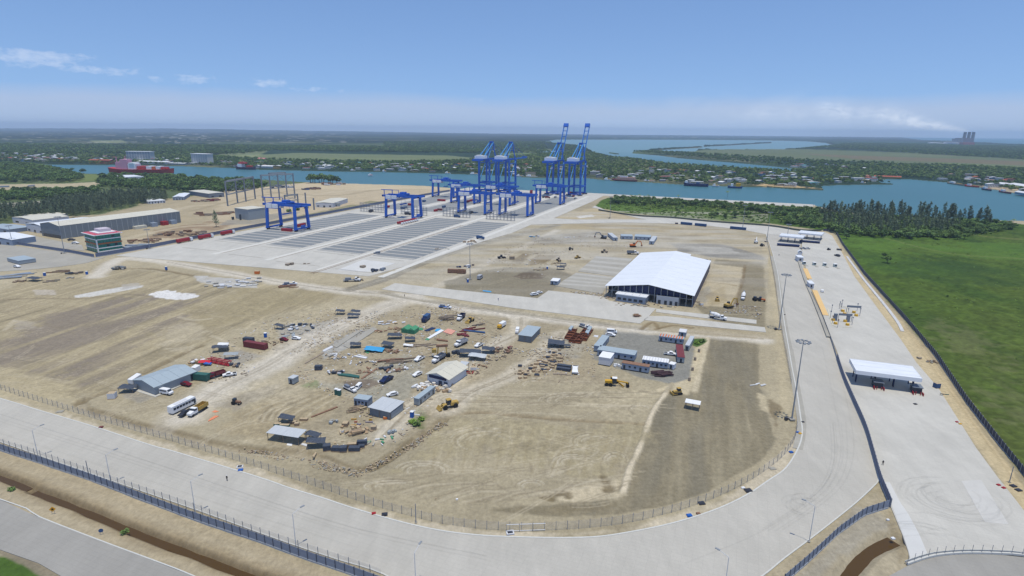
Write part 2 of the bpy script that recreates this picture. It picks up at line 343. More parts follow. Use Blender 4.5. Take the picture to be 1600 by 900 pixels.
# near peninsula
LEFTW = [(-900, 236), (50, 254), (175, 270), (275, 274), (400, 279), (480, 283), (470, 291), (390, 296), (330, 303), (250, 314), (235, 320), (160, 335), (100, 338), (0, 352), (-500, 420), (-1200, 420)]
paint(LEFTW, alb(98, 112, 72), 1, 6, 6)
paint([(-300, 268), (0, 288), (100, 287), (170, 283), (160, 291), (80, 296), (0, 298), (-300, 300)], alb(196, 182, 150), .9, 5, 5)
paint([(-300, 318), (0, 318), (90, 312), (100, 317), (0, 328), (-300, 345)], alb(170, 166, 146), .9, 4, 3)
paint([(135, 272), (158, 273), (160, 281), (130, 284), (90, 284)], alb(118, 132, 74), .9, 4, 3)
paint([(340, 300), (480, 285), (560, 287), (665, 291), (742, 297), (690, 305), (560, 322), (440, 342), (400, 352), (250, 385), (195, 395), (190, 350), (240, 325)], alb(204, 188, 156), 1, 5, 5)
paint([(160, 335), (250, 312), (330, 303), (345, 320), (330, 350), (290, 360), (200, 375), (150, 360)], alb(186, 172, 140), .8, 6, 6)
paint([(250, 358), (330, 345), (365, 350), (330, 365), (270, 372), (235, 372)], alb(150, 124, 98), .7, 4, 5, .6)
paint([(355, 344), (440, 332), (470, 332), (400, 350), (340, 352)], GRAV, .7, 3, 2)
paint([(400, 352), (470, 336), (580, 314), (600, 316), (500, 334), (400, 355)], alb(132, 134, 92), .7, 3, 3, .6)
stroke([(200, 372), (280, 355), (340, 352)], 9, alb(214, 200, 168), .7)
stroke([(230, 345), (300, 322), (420, 318), (520, 300), (640, 293)], 12, alb(216, 202, 172), .5)
stroke([(420, 300), (520, 306), (600, 296), (720, 298)], 10, alb(160, 146, 118), .45)
stroke([(300, 330), (380, 310), (470, 296)], 8, alb(156, 142, 112), .4)
# woodland and green field right
FIELD = [(940, 313), (950, 309), (1020, 312), (1272, 325), (1310, 333), (1400, 339), (1560, 346), (1600, 351), (2600, 420), (3200, 1500), (1760, 960), (1660, 822), (1600, 745), (1555, 688), (1510, 630), (1462, 558), (1412, 498), (1350, 430), (1316, 382), (1306, 364), (1285, 360), (1200, 349), (1110, 343.5), (1050, 338), (990, 334), (940, 328), (930, 322)]
i_f, m_f = mask(FIELD, 1.5, 1.0)
fa = fbm(TX[i_f], TY[i_f], 60, 81, 4); fb = fbm(TX[i_f], TY[i_f] * .45, 18, 85, 4); fd = vn(TX[i_f], TY[i_f], 1.7, 88)
gc = np.array(alb(80, 116, 40)) * (1 - fa)[:, None] * 1.15 + np.array(alb(96, 108, 50)) * fa[:, None] * .95
t = np.clip((fb - .55) * 6, 0, 1)[:, None] * .55; gc = gc * (1 - t) + np.array(alb(54, 82, 36)) * t
# the near part is duller and drier
nearf = np.clip((TPY[i_f] - 440) / 230, 0, 1)[:, None]; gc = gc * (1 - .7 * nearf) + np.array(alb(98, 106, 60)) * (.75 + .5 * fa)[:, None] * .7 * nearf
gc = gc * np.array([1.12, 1.16, .95]) * (.56 + .5 * fd)[:, None] * (.72 + .5 * fbm(TX[i_f], TY[i_f], 6, 188, 3))[:, None]
TC[i_f] = TC[i_f] * (1 - m_f[:, None]) + gc * m_f[:, None]
TZ[i_f] += m_f * np.where(TPY[i_f] > 366, 1, .3) * (fd * .45 + nB[i_f] * .5) * .8
paint([(1450, 500), (1520, 520), (1560, 560), (1600, 600), (1700, 700), (1600, 690), (1540, 620)], alb(122, 124, 84), .45, 8, 12, .7)
paint([(1330, 392), (1420, 400), (1600, 425), (1600, 450), (1480, 440), (1380, 430)], alb(60, 84, 42), .5, 10, 14, .8)
paint([(1320, 372), (1480, 379), (1640, 384), (1640, 410), (1420, 398), (1340, 388)], alb(98, 132, 50), .6, 6, 10, .6)
stroke([(1380, 372), (1480, 396), (1600, 405)], 3, alb(136, 140, 84), .5)
stroke([(1500, 365), (1560, 372), (1640, 376)], 5, alb(142, 140, 92), .5)
paint([(935, 318), (1000, 322), (1060, 328), (1190, 340), (1190, 350), (1050, 339), (940, 328)], alb(104, 130, 58), .8, 4, 5, .5)
# bottom left verge, grass and ditches
paint([(-400, 690), (0, 702), (120, 742), (300, 808), (460, 872), (560, 915), (900, 1100), (500, 1000), (300, 905), (150, 852), (0, 790), (-400, 700)], alb(190, 176, 146), 1, 1, .5)
paint([(-400, 840), (0, 864), (40, 880), (70, 903), (160, 960), (-400, 1200)], alb(84, 112, 48), 1, 1, 1)
paint([(-100, 852), (0, 858), (50, 874), (98, 903), (70, 903), (30, 880), (0, 867), (-100, 860)], alb(150, 140, 118), .9, .6, .4)
DITCH = [(-120, 706), (-40, 728), (0, 742), (36, 756), (44, 760)]
DITCH2 = [(52, 764), (100, 782), (150, 802), (200, 823), (250, 843), (300, 861), (350, 881), (400, 899), (470, 925), (560, 965)]
DITCH3 = [(1398, 840), (1376, 850), (1354, 864), (1336, 884), (1320, 905), (1300, 940)]
for d_, w_ in ((DITCH, 3.8), (DITCH2, 4.0), (DITCH3, 5.6)):
    stroke(d_, w_ * 1.5, alb(160, 142, 108), .8, 0, 4, .25); stroke(d_, w_ * .8, MUD, .9, 0, 4, .2); stroke(d_, w_ * .7, None, 0, -1.5, 4, .1)
paint([(1372, 760), (1392, 800), (1415, 850), (1421, 868), (1415, 884), (1380, 905), (1200, 960), (1195, 905), (1270, 850), (1340, 790)], alb(186, 174, 146), 1, 1, 1)
paint([(1330, 790), (1372, 800), (1396, 822), (1340, 850), (1280, 900), (1240, 905), (1300, 850)], alb(176, 170, 154), .7, 1.5, 1, .3)
paint([(1388, 785), (1420, 868), (1405, 880), (1395, 845), (1385, 815)], alb(168, 154, 124), .8, 1, .6)
# site: haul roads, pads, damp patches
paint([(-700, 505), (0, 622), (120, 655), (300, 705), (420, 742), (560, 792), (640, 815), (800, 832), (930, 832), (1040, 812), (1130, 782), (1190, 742), (1225, 700), (1240, 680), (1251, 672), (1251, 690), (1225, 736), (1172, 771), (1095, 805), (995, 830), (800, 841), (640, 822), (560, 800), (420, 752), (300, 715), (120, 663), (0, 632), (-700, 530)], alb(214, 202, 176), .85, 1.5, 1)
# left field: graded, purple-grey in the middle with long scraper streaks
LF = [(-600, 430), (0, 455), (60, 432), (150, 420), (250, 424), (330, 432), (430, 445), (520, 452), (530, 470), (440, 490), (350, 520), (320, 545), (230, 580), (130, 628), (60, 608), (0, 600), (-600, 500)]
paint(LF, alb(176, 163, 131), .85, 4, 4)
ax = np.array(G(330, 500)[:2]) - np.array(G(120, 590)[:2]); ax /= np.hypot(*ax); ay = np.array([-ax[1], ax[0]])
i, m = mask(LF, 4, 4); a_ = TX[i] * ax[0] + TY[i] * ax[1]; b_ = TX[i] * ay[0] + TY[i] * ay[1]
st = fbm(a_ / 12, b_, 4.5, 91, 4); st2 = vn(a_ / 30, b_, 1.5, 95)
m = m * np.clip((st - .45) * 5, -.6, 1) ; TC[i] = TC[i] * (1 + .16 * m[:, None]) ; TC[i] *= (1 + (st2 - .5) * .24)[:, None]; s3 = np.clip((vn(a_ / 11, b_, 1.0, 611) - .74) * 5, 0, 1) * (vn(a_, b_, 38, 612) > .45); TC[i] *= (1 + .3 * s3)[:, None]; s3 = np.clip((vn(a_ / 16, b_, 1.3, 621) - .76) * 5, 0, 1); TC[i] *= (1 - .2 * s3)[:, None]
core = [(-100, 560), (0, 530), (60, 490), (160, 470), (250, 462), (310, 470), (330, 490), (260, 525), (230, 560), (160, 590), (60, 590), (-100, 600)]
i, m = mask(core, 12, 14); st = fbm(TX[i] / 1 * ax[0] / 9 + TY[i] * ax[1] / 9, TX[i] * ay[0] + TY[i] * ay[1], 6, 97, 4)
m = (m * np.clip((st - .34) * 4, 0, 1) * .85)[:, None]; TC[i] = TC[i] * (1 - m) + np.array(alb(148, 137, 122)) * m
paint([(115, 462), (150, 455), (190, 448), (224, 445), (222, 449), (180, 457), (140, 464), (116, 465)], alb(226, 224, 216), .9, .8, .6)
paint([(238, 459), (262, 453), (275, 457), (305, 461), (308, 464), (290, 469), (262, 467), (246, 465)], alb(246, 244, 238), .95, .8, 2.0, .35)
paint([(190, 444), (215, 442), (222, 446), (190, 453)], alb(190, 184, 172), .7, 1, 1)
paint([(54, 453), (86, 453), (88, 461), (55, 461)], alb(206, 196, 178), .8, 1, 1)
paint([(20, 500), (60, 500), (62, 513), (22, 516)], alb(200, 190, 170), .5, 3, 3)
paint([(300, 430), (330, 432), (400, 440), (402, 450), (350, 448), (310, 440)], alb(206, 204, 196), .9, 1, 1.6, .5)
paint([(280, 480), (330, 478), (380, 450), (480, 452), (530, 462), (440, 485), (380, 500), (330, 515), (300, 500)], alb(172, 159, 124), .7, 5, 5)
paint([(240, 525), (280, 505), (320, 515), (300, 545), (260, 550)], alb(204, 192, 164), .55, 5, 6, .6)
paint([(-200, 575), (0, 570), (100, 600), (130, 628), (60, 625), (0, 612), (-200, 590)], alb(200, 186, 150), .8, 4, 3)
stroke([(0, 468), (60, 466), (130, 466), (190, 460), (230, 462)], 2.2, D_DARK, .6, -.3)
stroke([(150, 422), (200, 420), (240, 420), (300, 430)], 3, alb(130, 114, 84), .7, -.6)
stroke([(-40, 470), (0, 468), (40, 466)], 1.5, D_DARK, .6, -.2)
stroke([(225, 583), (270, 560), (315, 540)], 2.6, alb(140, 126, 98), .8, -.5)
for q in ([(15, 510), (22, 500), (8, 515)], [(330, 525), (345, 530), (372, 545)], [(280, 495), (300, 500), (330, 498)]):
    stroke(q, 2, D_LIGHT, .6)
EMB = [(125, 628), (132, 638), (160, 647), (210, 662), (270, 675), (330, 692), (400, 703), (450, 705), (490, 712), (520, 722), (552, 734), (580, 730), (610, 712), (640, 690), (670, 672), (690, 657)]
stroke(EMB, 3.6, alb(134, 120, 92), .75, -.9, 4, .3); stroke([(x, y - 3) for x, y in EMB], 2.5, None, 0, .6, 4, .3)
stroke([(x + 1, y + 5) for x, y in EMB[:12]], 3.0, D_LIGHT, .5)
stroke([(125, 628), (150, 618), (190, 605), (225, 588)], 2.2, alb(140, 126, 98), .7, -.5)
stroke([(690, 657), (720, 646), (760, 644), (820, 650), (900, 656), (1010, 663)], 2.0, alb(150, 134, 104), .7, -.4)
# damp, darker graded area and the pale lip beside it
DK = [(1106, 524), (1186, 536), (1186, 600), (1192, 625), (1200, 648), (1214, 688), (1196, 712), (1165, 735), (1100, 770), (1040, 790), (960, 804), (860, 808), (760, 797), (810, 791), (880, 786), (965, 779), (975, 768), (985, 730), (1000, 700), (1013, 662), (1028, 634), (1040, 618), (1050, 598), (1060, 605), (1084, 612), (1094, 572)]
paint(DK, alb(153, 143, 117), .98, .7, .5)
i, m = mask(DK, 3, 2); a_ = TX[i] * .29 + TY[i] * .96; b_ = TX[i] * .96 - TY[i] * .29; st = fbm(a_ / 9, b_, 5, 101, 4); st2 = vn(a_ / 14, b_, 1.2, 103)
m2 = (m * np.clip((st - .45) * 4, 0, 1) * .6)[:, None]; TC[i] = TC[i] * (1 - m2) + np.array(alb(136, 130, 112)) * m2
m2 = (m * np.clip((.42 - st) * 5, 0, 1) * .6)[:, None]; TC[i] = TC[i] * (1 - m2) + np.array(alb(176, 166, 138)) * m2; TC[i] *= (1 + (st2 - .5) * .2 * m)[:, None]
stroke([(1106, 528), (1095, 572), (1085, 612)], 2.4, alb(222, 208, 176), .8, .5)
stroke([(1050, 600), (1036, 622), (1024, 638), (1012, 665), (998, 704), (984, 734), (974, 770)], 1.7, alb(232, 218, 188), .9, .7)
paint([(700, 655), (780, 650), (860, 660), (1005, 668), (990, 710), (975, 750), (940, 760), (860, 730), (760, 700), (640, 730), (600, 745), (640, 700)], alb(178, 166, 132), .75, 5, 5)
paint([(880, 765), (930, 750), (975, 745), (970, 775), (900, 786), (870, 778)], alb(216, 202, 170), .85, 2, 2)
paint([(760, 797), (800, 793), (885, 787), (960, 790), (860, 808)], alb(140, 128, 100), .7, 2, 1.5, .4)
for q in ([(862, 772), (885, 770), (888, 776)], [(850, 776), (862, 779)], [(943, 745), (952, 762), (948, 765)]): stroke(q, 2.4, alb(128, 114, 84), .8, -.3)
stroke([(855, 745), (868, 710), (885, 697), (915, 695), (935, 702), (925, 712), (895, 730), (858, 745)], .8, D_LIGHT, .45)
stroke([(862, 745), (876, 712), (892, 703), (920, 700)], .8, D_LIGHT, .7)
stroke([(775, 756), (785, 763), (800, 768)], .8, D_DARK, .6)
for k in range(14):
    x0 = 800 + k * 14; stroke([(x0, 716 + random.uniform(-6, 6)), (x0 + random.uniform(-6, 10), 742 + random.uniform(-9, 9))], .8, D_LIGHT if k % 2 else D_DARK, .25)
for k in range(26):
    t_ = k / 25; x0 = 590 + 330 * t_; y0 = 742 + 30 * math.sin(t_ * 3); tracks([(x0 - 20, y0 + 14), (x0 + 20, y0 + random.uniform(-3, 6)), (x0 + 90, y0 - random.uniform(-4, 14))], 1, 5, random.choice([D_LIGHT, D_DARK]), .22)
for k in range(22):
    x0 = random.uniform(720, 980); y0 = random.uniform(610, 648); tracks([(x0 - 70, y0 + random.uniform(-4, 4)), (x0, y0), (x0 + 80, y0 + random.uniform(-3, 8))], 1, 4, random.choice([D_LIGHT, D_LIGHT, D_DARK]), .3)
# camp pads
paint([(420, 540), (520, 490), (600, 478), (700, 470), (800, 492), (930, 512), (940, 600), (860, 600), (740, 600), (690, 650), (590, 705), (500, 712), (440, 690), (500, 640), (560, 600), (480, 600)], alb(172, 159, 132), .6, 4, 5, .5)
paint([(948, 515), (1000, 520), (1078, 532), (1086, 545), (1078, 592), (1050, 600), (1000, 590), (925, 560), (930, 540)], alb(150, 149, 140), .95, 1.2, 1)
paint([(1078, 592), (1050, 600), (1000, 618), (1045, 612), (1075, 618), (1086, 600), (1100, 560), (1106, 535), (1088, 536)], alb(216, 202, 168), .9, 1.2, .8)
paint([(592, 565), (640, 556), (660, 565), (655, 590), (640, 620), (600, 632), (560, 618), (520, 612), (490, 600), (560, 600)], alb(174, 170, 152), .8, 2.5, 2)
paint([(538, 597), (580, 593), (592, 600), (575, 607), (545, 604)], alb(126, 112, 98), .8, 1.2, 1)
paint([(505, 548), (560, 512), (592, 508), (580, 520), (540, 545), (505, 562)], alb(184, 183, 176), .85, 1.2, 1, .4)
paint([(432, 512), (470, 508), (525, 500), (520, 512), (480, 528), (435, 528)], alb(178, 175, 165), .7, 2, 2, .4)
paint([(340, 552), (380, 545), (410, 556), (380, 570), (345, 572)], alb(172, 168, 158), .7, 2, 2)
paint([(190, 618), (225, 605), (245, 620), (220, 630)], alb(166, 160, 146), .8, 1.5, 1)
paint([(345, 632), (400, 610), (440, 600), (420, 615), (370, 640)], alb(168, 160, 144), .6, 2, 3, .5)
paint([(840, 520), (900, 530), (925, 545), (900, 560), (850, 552), (835, 540)], alb(184, 178, 162), .7, 3, 2, .4)
paint([(470, 603), (492, 596), (500, 605), (485, 610)], alb(96, 126, 60), .9, 1, 1, .4)
paint([(1081, 530), (1101, 529), (1103, 536), (1090, 543), (1081, 540)], alb(72, 108, 48), .95, .8, .8)
paint([(640, 655), (655, 640), (670, 652), (660, 670), (642, 668)], alb(110, 120, 70), .8, 1.5, 1.5, .8)
paint([(380, 640), (480, 605), (530, 610), (520, 640), (450, 665), (400, 690), (340, 672)], alb(176, 161, 128), .7, 4, 3)
for k in range(9):
    x0 = 410 + k * 11; stroke([(x0 - 30, 650 + k * 1.4), (x0, 636), (x0 + 46, 620 - k)], .9, D_DARK if k % 2 else D_LIGHT, .5, -.15)
for k in range(7):
    x0 = 404 + k * 6; stroke([(x0, 660 - k), (x0 + 6, 648 - k), (x0 + 16, 638)], .7, D_LIGHT if k % 2 else D_DARK, .6)
paint([(400, 590), (470, 560), (500, 570), (520, 600), (470, 625), (410, 625)], D_LIGHT, .4, 5, 4)
# main haul roads (pale, compacted)
HA = [(150, 432), (190, 404), (260, 410), (340, 424), (430, 440), (540, 455), (620, 462), (700, 478), (790, 490), (900, 505), (1000, 515), (1100, 522), (1190, 530)]
stroke(HA, 11, alb(226, 218, 200), .9, 0, 4, .3); tracks(HA[2:], 4, 3, D_DARK, .22)
HB = [(640, 466), (600, 480), (540, 505), (480, 535), (420, 570), (360, 600), (320, 625), (290, 650)]
stroke(HB, 16, alb(226, 218, 200), .85, 0, 4, .4); tracks(HB, 5, 6, D_DARK, .2)
HC = [(815, 495), (810, 520), (780, 535), (740, 560), (700, 600), (670, 620), (640, 640), (600, 680)]
stroke(HC, 10, alb(222, 213, 192), .75, 0, 4, .4); tracks(HC, 4, 4, D_DARK, .22)
HD = [(880, 520), (840, 560), (790, 590), (740, 610), (700, 640)]
stroke(HD, 9, alb(220, 210, 188), .7, 0, 4, .4); tracks(HD, 4, 5, D_DARK, .25)
HE = [(640, 464), (700, 440), (760, 412), (830, 380), (870, 360)]
stroke(HE, 8, alb(224, 216, 198), .8, 0, 4, .3)
HF = [(547, 452), (600, 436), (650, 415), (700, 396), (760, 378), (830, 362), (870, 352)]
stroke(HF, 9, alb(148, 142, 126), .85, -.1, 4, .2)
for o_ in (-3, 0, 3.5): stroke([(x + o_, y + o_ * .8) for x, y in HF], 1.2, alb(122, 114, 98) if o_ else alb(186, 178, 156), .7)
# the drained verge under the middle slab
stroke([(598, 456), (640, 466), (700, 474), (800, 488), (900, 500), (1000, 512)], 4.5, alb(168, 160, 140), .8, -.5)
paint([(1000, 506), (1030, 499), (1195, 520), (1210, 530), (1100, 524), (1010, 516)], alb(178, 164, 132), .7, 2, 2)
for q in ([(1003, 512), (1020, 503), (1028, 512)], [(1024, 514), (1050, 508), (1080, 512)]): stroke(q, 2.2, alb(142, 124, 92), .8, -.4)
# north part of the site
paint([(560, 470), (700, 410), (830, 375), (960, 352), (1190, 368), (1200, 500), (1190, 520), (1060, 495), (940, 465), (860, 450), (840, 464), (700, 452), (640, 448)], alb(196, 184, 156), .5, 4, 4)
paint([(690, 440), (740, 425), (790, 418), (860, 418), (900, 430), (870, 450), (842, 466), (700, 454)], alb(146, 138, 116), .95, 2, 2)
paint([(796, 432), (830, 423), (850, 430), (848, 436), (815, 436)], alb(116, 104, 88), .9, 2, 2)
paint([(796, 408), (818, 396), (830, 398), (812, 412)], alb(142, 126, 96), .9, 2, 1.5)
paint([(825, 410), (840, 398), (870, 400), (850, 412), (828, 415)], alb(142, 126, 96), .9, 2, 1.5)
paint([(820, 372), (930, 362), (940, 374), (900, 380), (850, 382)], alb(150, 146, 136), .8, 4, 4, .4)
paint([(1045, 380), (1130, 382), (1195, 400), (1193, 406), (1110, 402), (1060, 392)], alb(150, 148, 140), .9, 2, 2)
paint([(1060, 385), (1140, 388), (1150, 395), (1090, 397)], alb(196, 192, 180), .7, 3, 3, .5)
paint([(880, 350), (1000, 352), (1190, 370), (1190, 376), (1000, 360), (880, 358)], alb(190, 174, 138), .7, 4, 3)
paint([(860, 365), (1000, 366), (1100, 372), (1040, 386), (940, 385), (870, 378)], alb(196, 190, 174), .5, 5, 5, .5)
paint([(1118, 405), (1192, 410), (1196, 440), (1196, 515), (1110, 500), (1086, 478), (1100, 440)], alb(152, 142, 116), .95, 1.5, 1)
paint([(1112, 412), (1162, 418), (1158, 440), (1148, 480), (1100, 478), (1092, 470), (1104, 440)], alb(206, 192, 160), .9, 1.5, 1)
paint([(1094, 455), (1108, 448), (1112, 462), (1098, 476), (1088, 476)], alb(160, 156, 144), .7, 2, 1.5)
paint([(1105, 462), (1130, 448), (1136, 470), (1110, 478)], alb(180, 164, 128), .7, 2, 2)
stroke([(1098, 440), (1130, 443), (1150, 446)], 1.6, alb(150, 132, 98), .8, -.3)
stroke([(1164, 414), (1160, 440), (1150, 470), (1142, 482)], 2, alb(140, 122, 90), .8, -.4)
stroke([(1190, 372), (1198, 400), (1208, 440), (1216, 500), (1220, 560), (1224, 600), (1226, 650)], 4, alb(202, 188, 154), .7)
paint([(1200, 625), (1212, 628), (1222, 640), (1216, 690), (1206, 660)], alb(138, 124, 96), .8, 1.2, 1.4)
paint([(1185, 615), (1196, 622), (1200, 645), (1190, 640)], alb(212, 198, 164), .8, 1, .8)
paint([(872, 336), (935, 324), (1000, 340), (975, 346), (870, 346)], alb(200, 184, 148), .9, 2, 2)
paint([(900, 338), (925, 335), (930, 338), (905, 341)], alb(238, 236, 228), .9, 1, 1)
i = np.nonzero((TPY > 330) & (TPY < 470) & (TPX > 560) & (TPX < 1200) & (TY < 1000))[0]; k_ = (np.clip((470 - TPY[i]) / 60, 0, 1) * np.clip((vn(TX[i] / 4, TY[i], 9, 501) - .3) * 2.2, 0, 1) * .5)[:, None]
TC[i] = TC[i] * (1 - k_) + np.array(alb(205, 200, 186)) * k_
k_ = np.clip((vn(TX[i] / 5, TY[i], 6, 505) - .62) * 5, 0, 1)[:, None] * .35; TC[i] = TC[i] * (1 - k_) + np.array(alb(150, 140, 120)) * k_
# strips beside the gate yard
paint([(1300, 364), (1318, 392), (1350, 438), (1412, 506), (1462, 566), (1510, 640), (1600, 760), (1720, 920), (1700, 960), (1589, 784), (1500, 660), (1432, 567), (1375, 487), (1335, 432), (1308, 384), (1285, 362)], alb(212, 194, 154), 1, .6, .4)
for k in range(4): stroke([(1340 + k * 3, 424), (1412 + k * 4, 512), (1470 + k * 6, 592), (1560 + k * 8, 716), (1640 + k * 10, 830)], .5, alb(176, 156, 118), .5)
stroke([(1000, 612), (1040, 614), (1050, 600)], 2, alb(150, 140, 118), .5)
rt_ = random.Random(3)
for cx_, cy_, rx_, ry_, n_ in ((895, 722, 34, 14, 9), (960, 720, 22, 16, 7), (830, 760, 26, 12, 6), (660, 735, 46, 16, 8), (760, 690, 60, 22, 8), (930, 690, 40, 16, 7), (720, 625, 50, 12, 8), (900, 625, 60, 12, 8), (1000, 640, 24, 10, 4), (620, 760, 60, 12, 6), (840, 600, 40, 10, 5)):
    for k in range(n_):
        f_ = .45 + .6 * k / n_; a0 = rt_.uniform(2.2, 3.6); a1 = a0 + rt_.uniform(1.6, 3.2)
        stroke([(cx_ + rx_ * f_ * math.cos(a0 + (a1 - a0) * t_ / 6), cy_ + ry_ * f_ * math.sin(a0 + (a1 - a0) * t_ / 6)) for t_ in range(7)], .42, (D_LIGHT, D_PALE, D_DARK)[k % 3], .5, 0, 3, .2)
for k in range(26):
    x0 = 690 + k * 12; stroke([(x0, 668 + rt_.uniform(-6, 6)), (x0 - 8 + rt_.uniform(-5, 5), 700), (x0 - 20 + rt_.uniform(-8, 8), 735 + rt_.uniform(-10, 10))], .8, (alb(160, 144, 106), D_LIGHT)[k % 2], .22, 0, 3, .4)
for k in range(330):      # wheel marks everywhere on the bare ground
    x0, y0 = rt_.uniform(-40, 1180), rt_.uniform(430, 800)
    if y0 > 600 + x0 * .27 or x0 > 960 and y0 > 520: continue
    an = rt_.choice([-.35, -.2, .15, .0, -.5]) + rt_.uniform(-.15, .15); L_ = rt_.uniform(30, 130); b_ = rt_.uniform(-14, 14); c_ = (D_LIGHT, D_DARK, D_LIGHT)[k % 3]
    for o_ in (0, 2.2 + (y0 - 430) * .006): stroke([(x0 - L_ / 2, y0 - an * L_ / 2 + o_), (x0, y0 + b_ * .25 + o_), (x0 + L_ / 2, y0 + an * L_ / 2 + o_)], .5, c_, .4, 0, 3, .25)
# small relief everywhere on bare ground
nearz = TPY > 300
TZ += np.where(nearz & (TY < 1000), (nB - .5) * .30 + (nA - .5) * .35 + (nF - .5) * .06, 0)
TC[near_ := (TY < 1000)] *= (1 + (nF[near_] - .5) * .12)[:, None] * np.array([.90, .90, .92])
cam_i = np.nonzero((TPX > 380) & (TPX < 1000) & (TPY > 470) & (TPY < 710))[0]
TC[cam_i] *= (1 + (vn(TX[cam_i], TY[cam_i], 1.4, 301) - .5) * .3 * (nA[cam_i] > .45))[:, None]
# water bodies: lower the bed
wm = pip(RIVER) & (TY > 700)
for p_ in [LAGOON] + POOLS: i = sub(p_, 2); wm[i] |= pip(p_, i)
k_ = pip(SEA); wm |= k_ & (TPY > 100)
for p_ in BARS: i = sub(p_, 2); wm[i] &= ~pip(p_, i)
TZ[wm] = -5.0; TC[wm] = alb(120, 108, 82)
near_land = pip([(-3000, 3000)] + NEAR_BANK + [(5000, 3000)])
FLAT = []      # outlines of paved sheets: keep the earth just below them
def add_terrain():
    for p_ in FLAT:
        i = sub(p_, 6); ins = pip(p_, i); w = [tuple(G(*q)[:2]) for q in p_]; w.append(w[0])
        d = segdist(TX[i], TY[i], w); d = np.where(ins, d, -d); k = np.clip((d + 1.5) / 1.5, 0, 1)
        TZ[i] = TZ[i] * (1 - k) + np.minimum(TZ[i], -.12) * k
    zone = np.full(len(TX), 3); zone[near_land] = 0; zone[(TY < 600)] = np.where(pip(FIELD)[TY < 600], 1, 0); zone[near_land & pip(FIELD)] = 1; zone[near_land & pip(LEFTW)] = 2
    r, c = np.meshgrid(np.arange(NR - 1), np.arange(NC - 1), indexing='ij'); a = (r * NC + c).ravel()
    quads = np.stack([a, a + 1, a + NC + 1, a + NC], 1)
    wet = (TZ[quads] < -4.5).all(1); quads = quads[~wet]; fz = zone[quads[:, 0]]
    m = bpy.data.materials.new('earth'); m.use_nodes = True; nt = m.node_tree; b = nt.nodes['Principled BSDF']
    at = N(nt, 'ShaderNodeAttribute'); at.attribute_name = 'soil'
    t = N(nt, 'ShaderNodeTexCoord'); nz = N(nt, 'ShaderNodeTexNoise', i_Scale=.7, i_Detail=9.0, i_Roughness=.75); nt.links.new(t.outputs['Object'], nz.inputs['Vector'])
    nz2 = N(nt, 'ShaderNodeTexNoise', i_Scale=.06, i_Detail=6.0, i_Roughness=.6, i_Distortion=.8); nt.links.new(t.outputs['Object'], nz2.inputs['Vector'])
    f = MATH(nt, 'ADD', MATH(nt, 'MULTIPLY', nz.outputs[0], 1.15), MATH(nt, 'MULTIPLY', nz2.outputs[0], .42)); f = MATH(nt, 'ADD', f, .21)
    cc = N(nt, 'ShaderNodeVectorMath'); cc.operation = 'SCALE'; nt.links.new(at.outputs['Color'], cc.inputs[0]); nt.links.new(f, cc.inputs['Scale'])
    mpg = N(nt, 'ShaderNodeMapping'); mpg.inputs['Scale'].default_value = (1, .35, 1); mpg.inputs['Rotation'].default_value = (0, 0, -.55); nt.links.new(t.outputs['Object'], mpg.inputs[0]); nz3 = N(nt, 'ShaderNodeTexNoise', i_Scale=1.5, i_Detail=6.0, i_Roughness=.7); nt.links.new(mpg.outputs[0], nz3.inputs['Vector'])
    f2 = MATH(nt, 'ADD', MATH(nt, 'MULTIPLY', nz3.outputs[0], .5), .75); cc2 = N(nt, 'ShaderNodeVectorMath'); cc2.operation = 'SCALE'; nt.links.new(cc.outputs[0], cc2.inputs[0]); nt.links.new(f2, cc2.inputs['Scale'])
    nt.links.new(cc2.outputs[0], b.inputs['Base Color']); b.inputs['Roughness'].default_value = .95; b.inputs['Specular IOR Level'].default_value = .1
    bp = N(nt, 'ShaderNodeBump', i_Strength=.5, i_Distance=.25); nt.links.new(nz.outputs[0], bp.inputs['Height']); nt.links.new(bp.outputs[0], b.inputs['Normal'])
    for z, nm, lb in ((0, 'ground', 'bare pale earth of the construction site'), (1, 'grass_field', 'green field and wood floor right of the site'), (2, 'woodland_ground', 'green ground among the woods on the left'), (3, 'far_land', 'dark green plain beyond the river to the horizon')):
        q = quads[fz == z]; used, inv = np.unique(q, return_inverse=True); q = inv.reshape(q.shape)
        me = bpy.data.meshes.new(nm); me.vertices.add(len(used)); me.vertices.foreach_set('co', np.stack([TX[used], TY[used], TZ[used]], 1).astype(np.float32).ravel())
        me.loops.add(q.size); me.loops.foreach_set('vertex_index', q.astype(np.int32).ravel()); me.polygons.add(len(q))
        me.polygons.foreach_set('loop_start', np.arange(0, q.size, 4, dtype=np.int32)); me.update(calc_edges=True)
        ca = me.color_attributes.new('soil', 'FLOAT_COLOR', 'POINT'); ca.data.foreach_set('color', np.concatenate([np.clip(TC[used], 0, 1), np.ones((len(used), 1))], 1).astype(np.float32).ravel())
        me.polygons.foreach_set('use_smooth', np.ones(len(q), bool)); me.materials.append(m)
        tag(lk(bpy.data.objects.new(nm, me)), lb, None, None, 'structure')
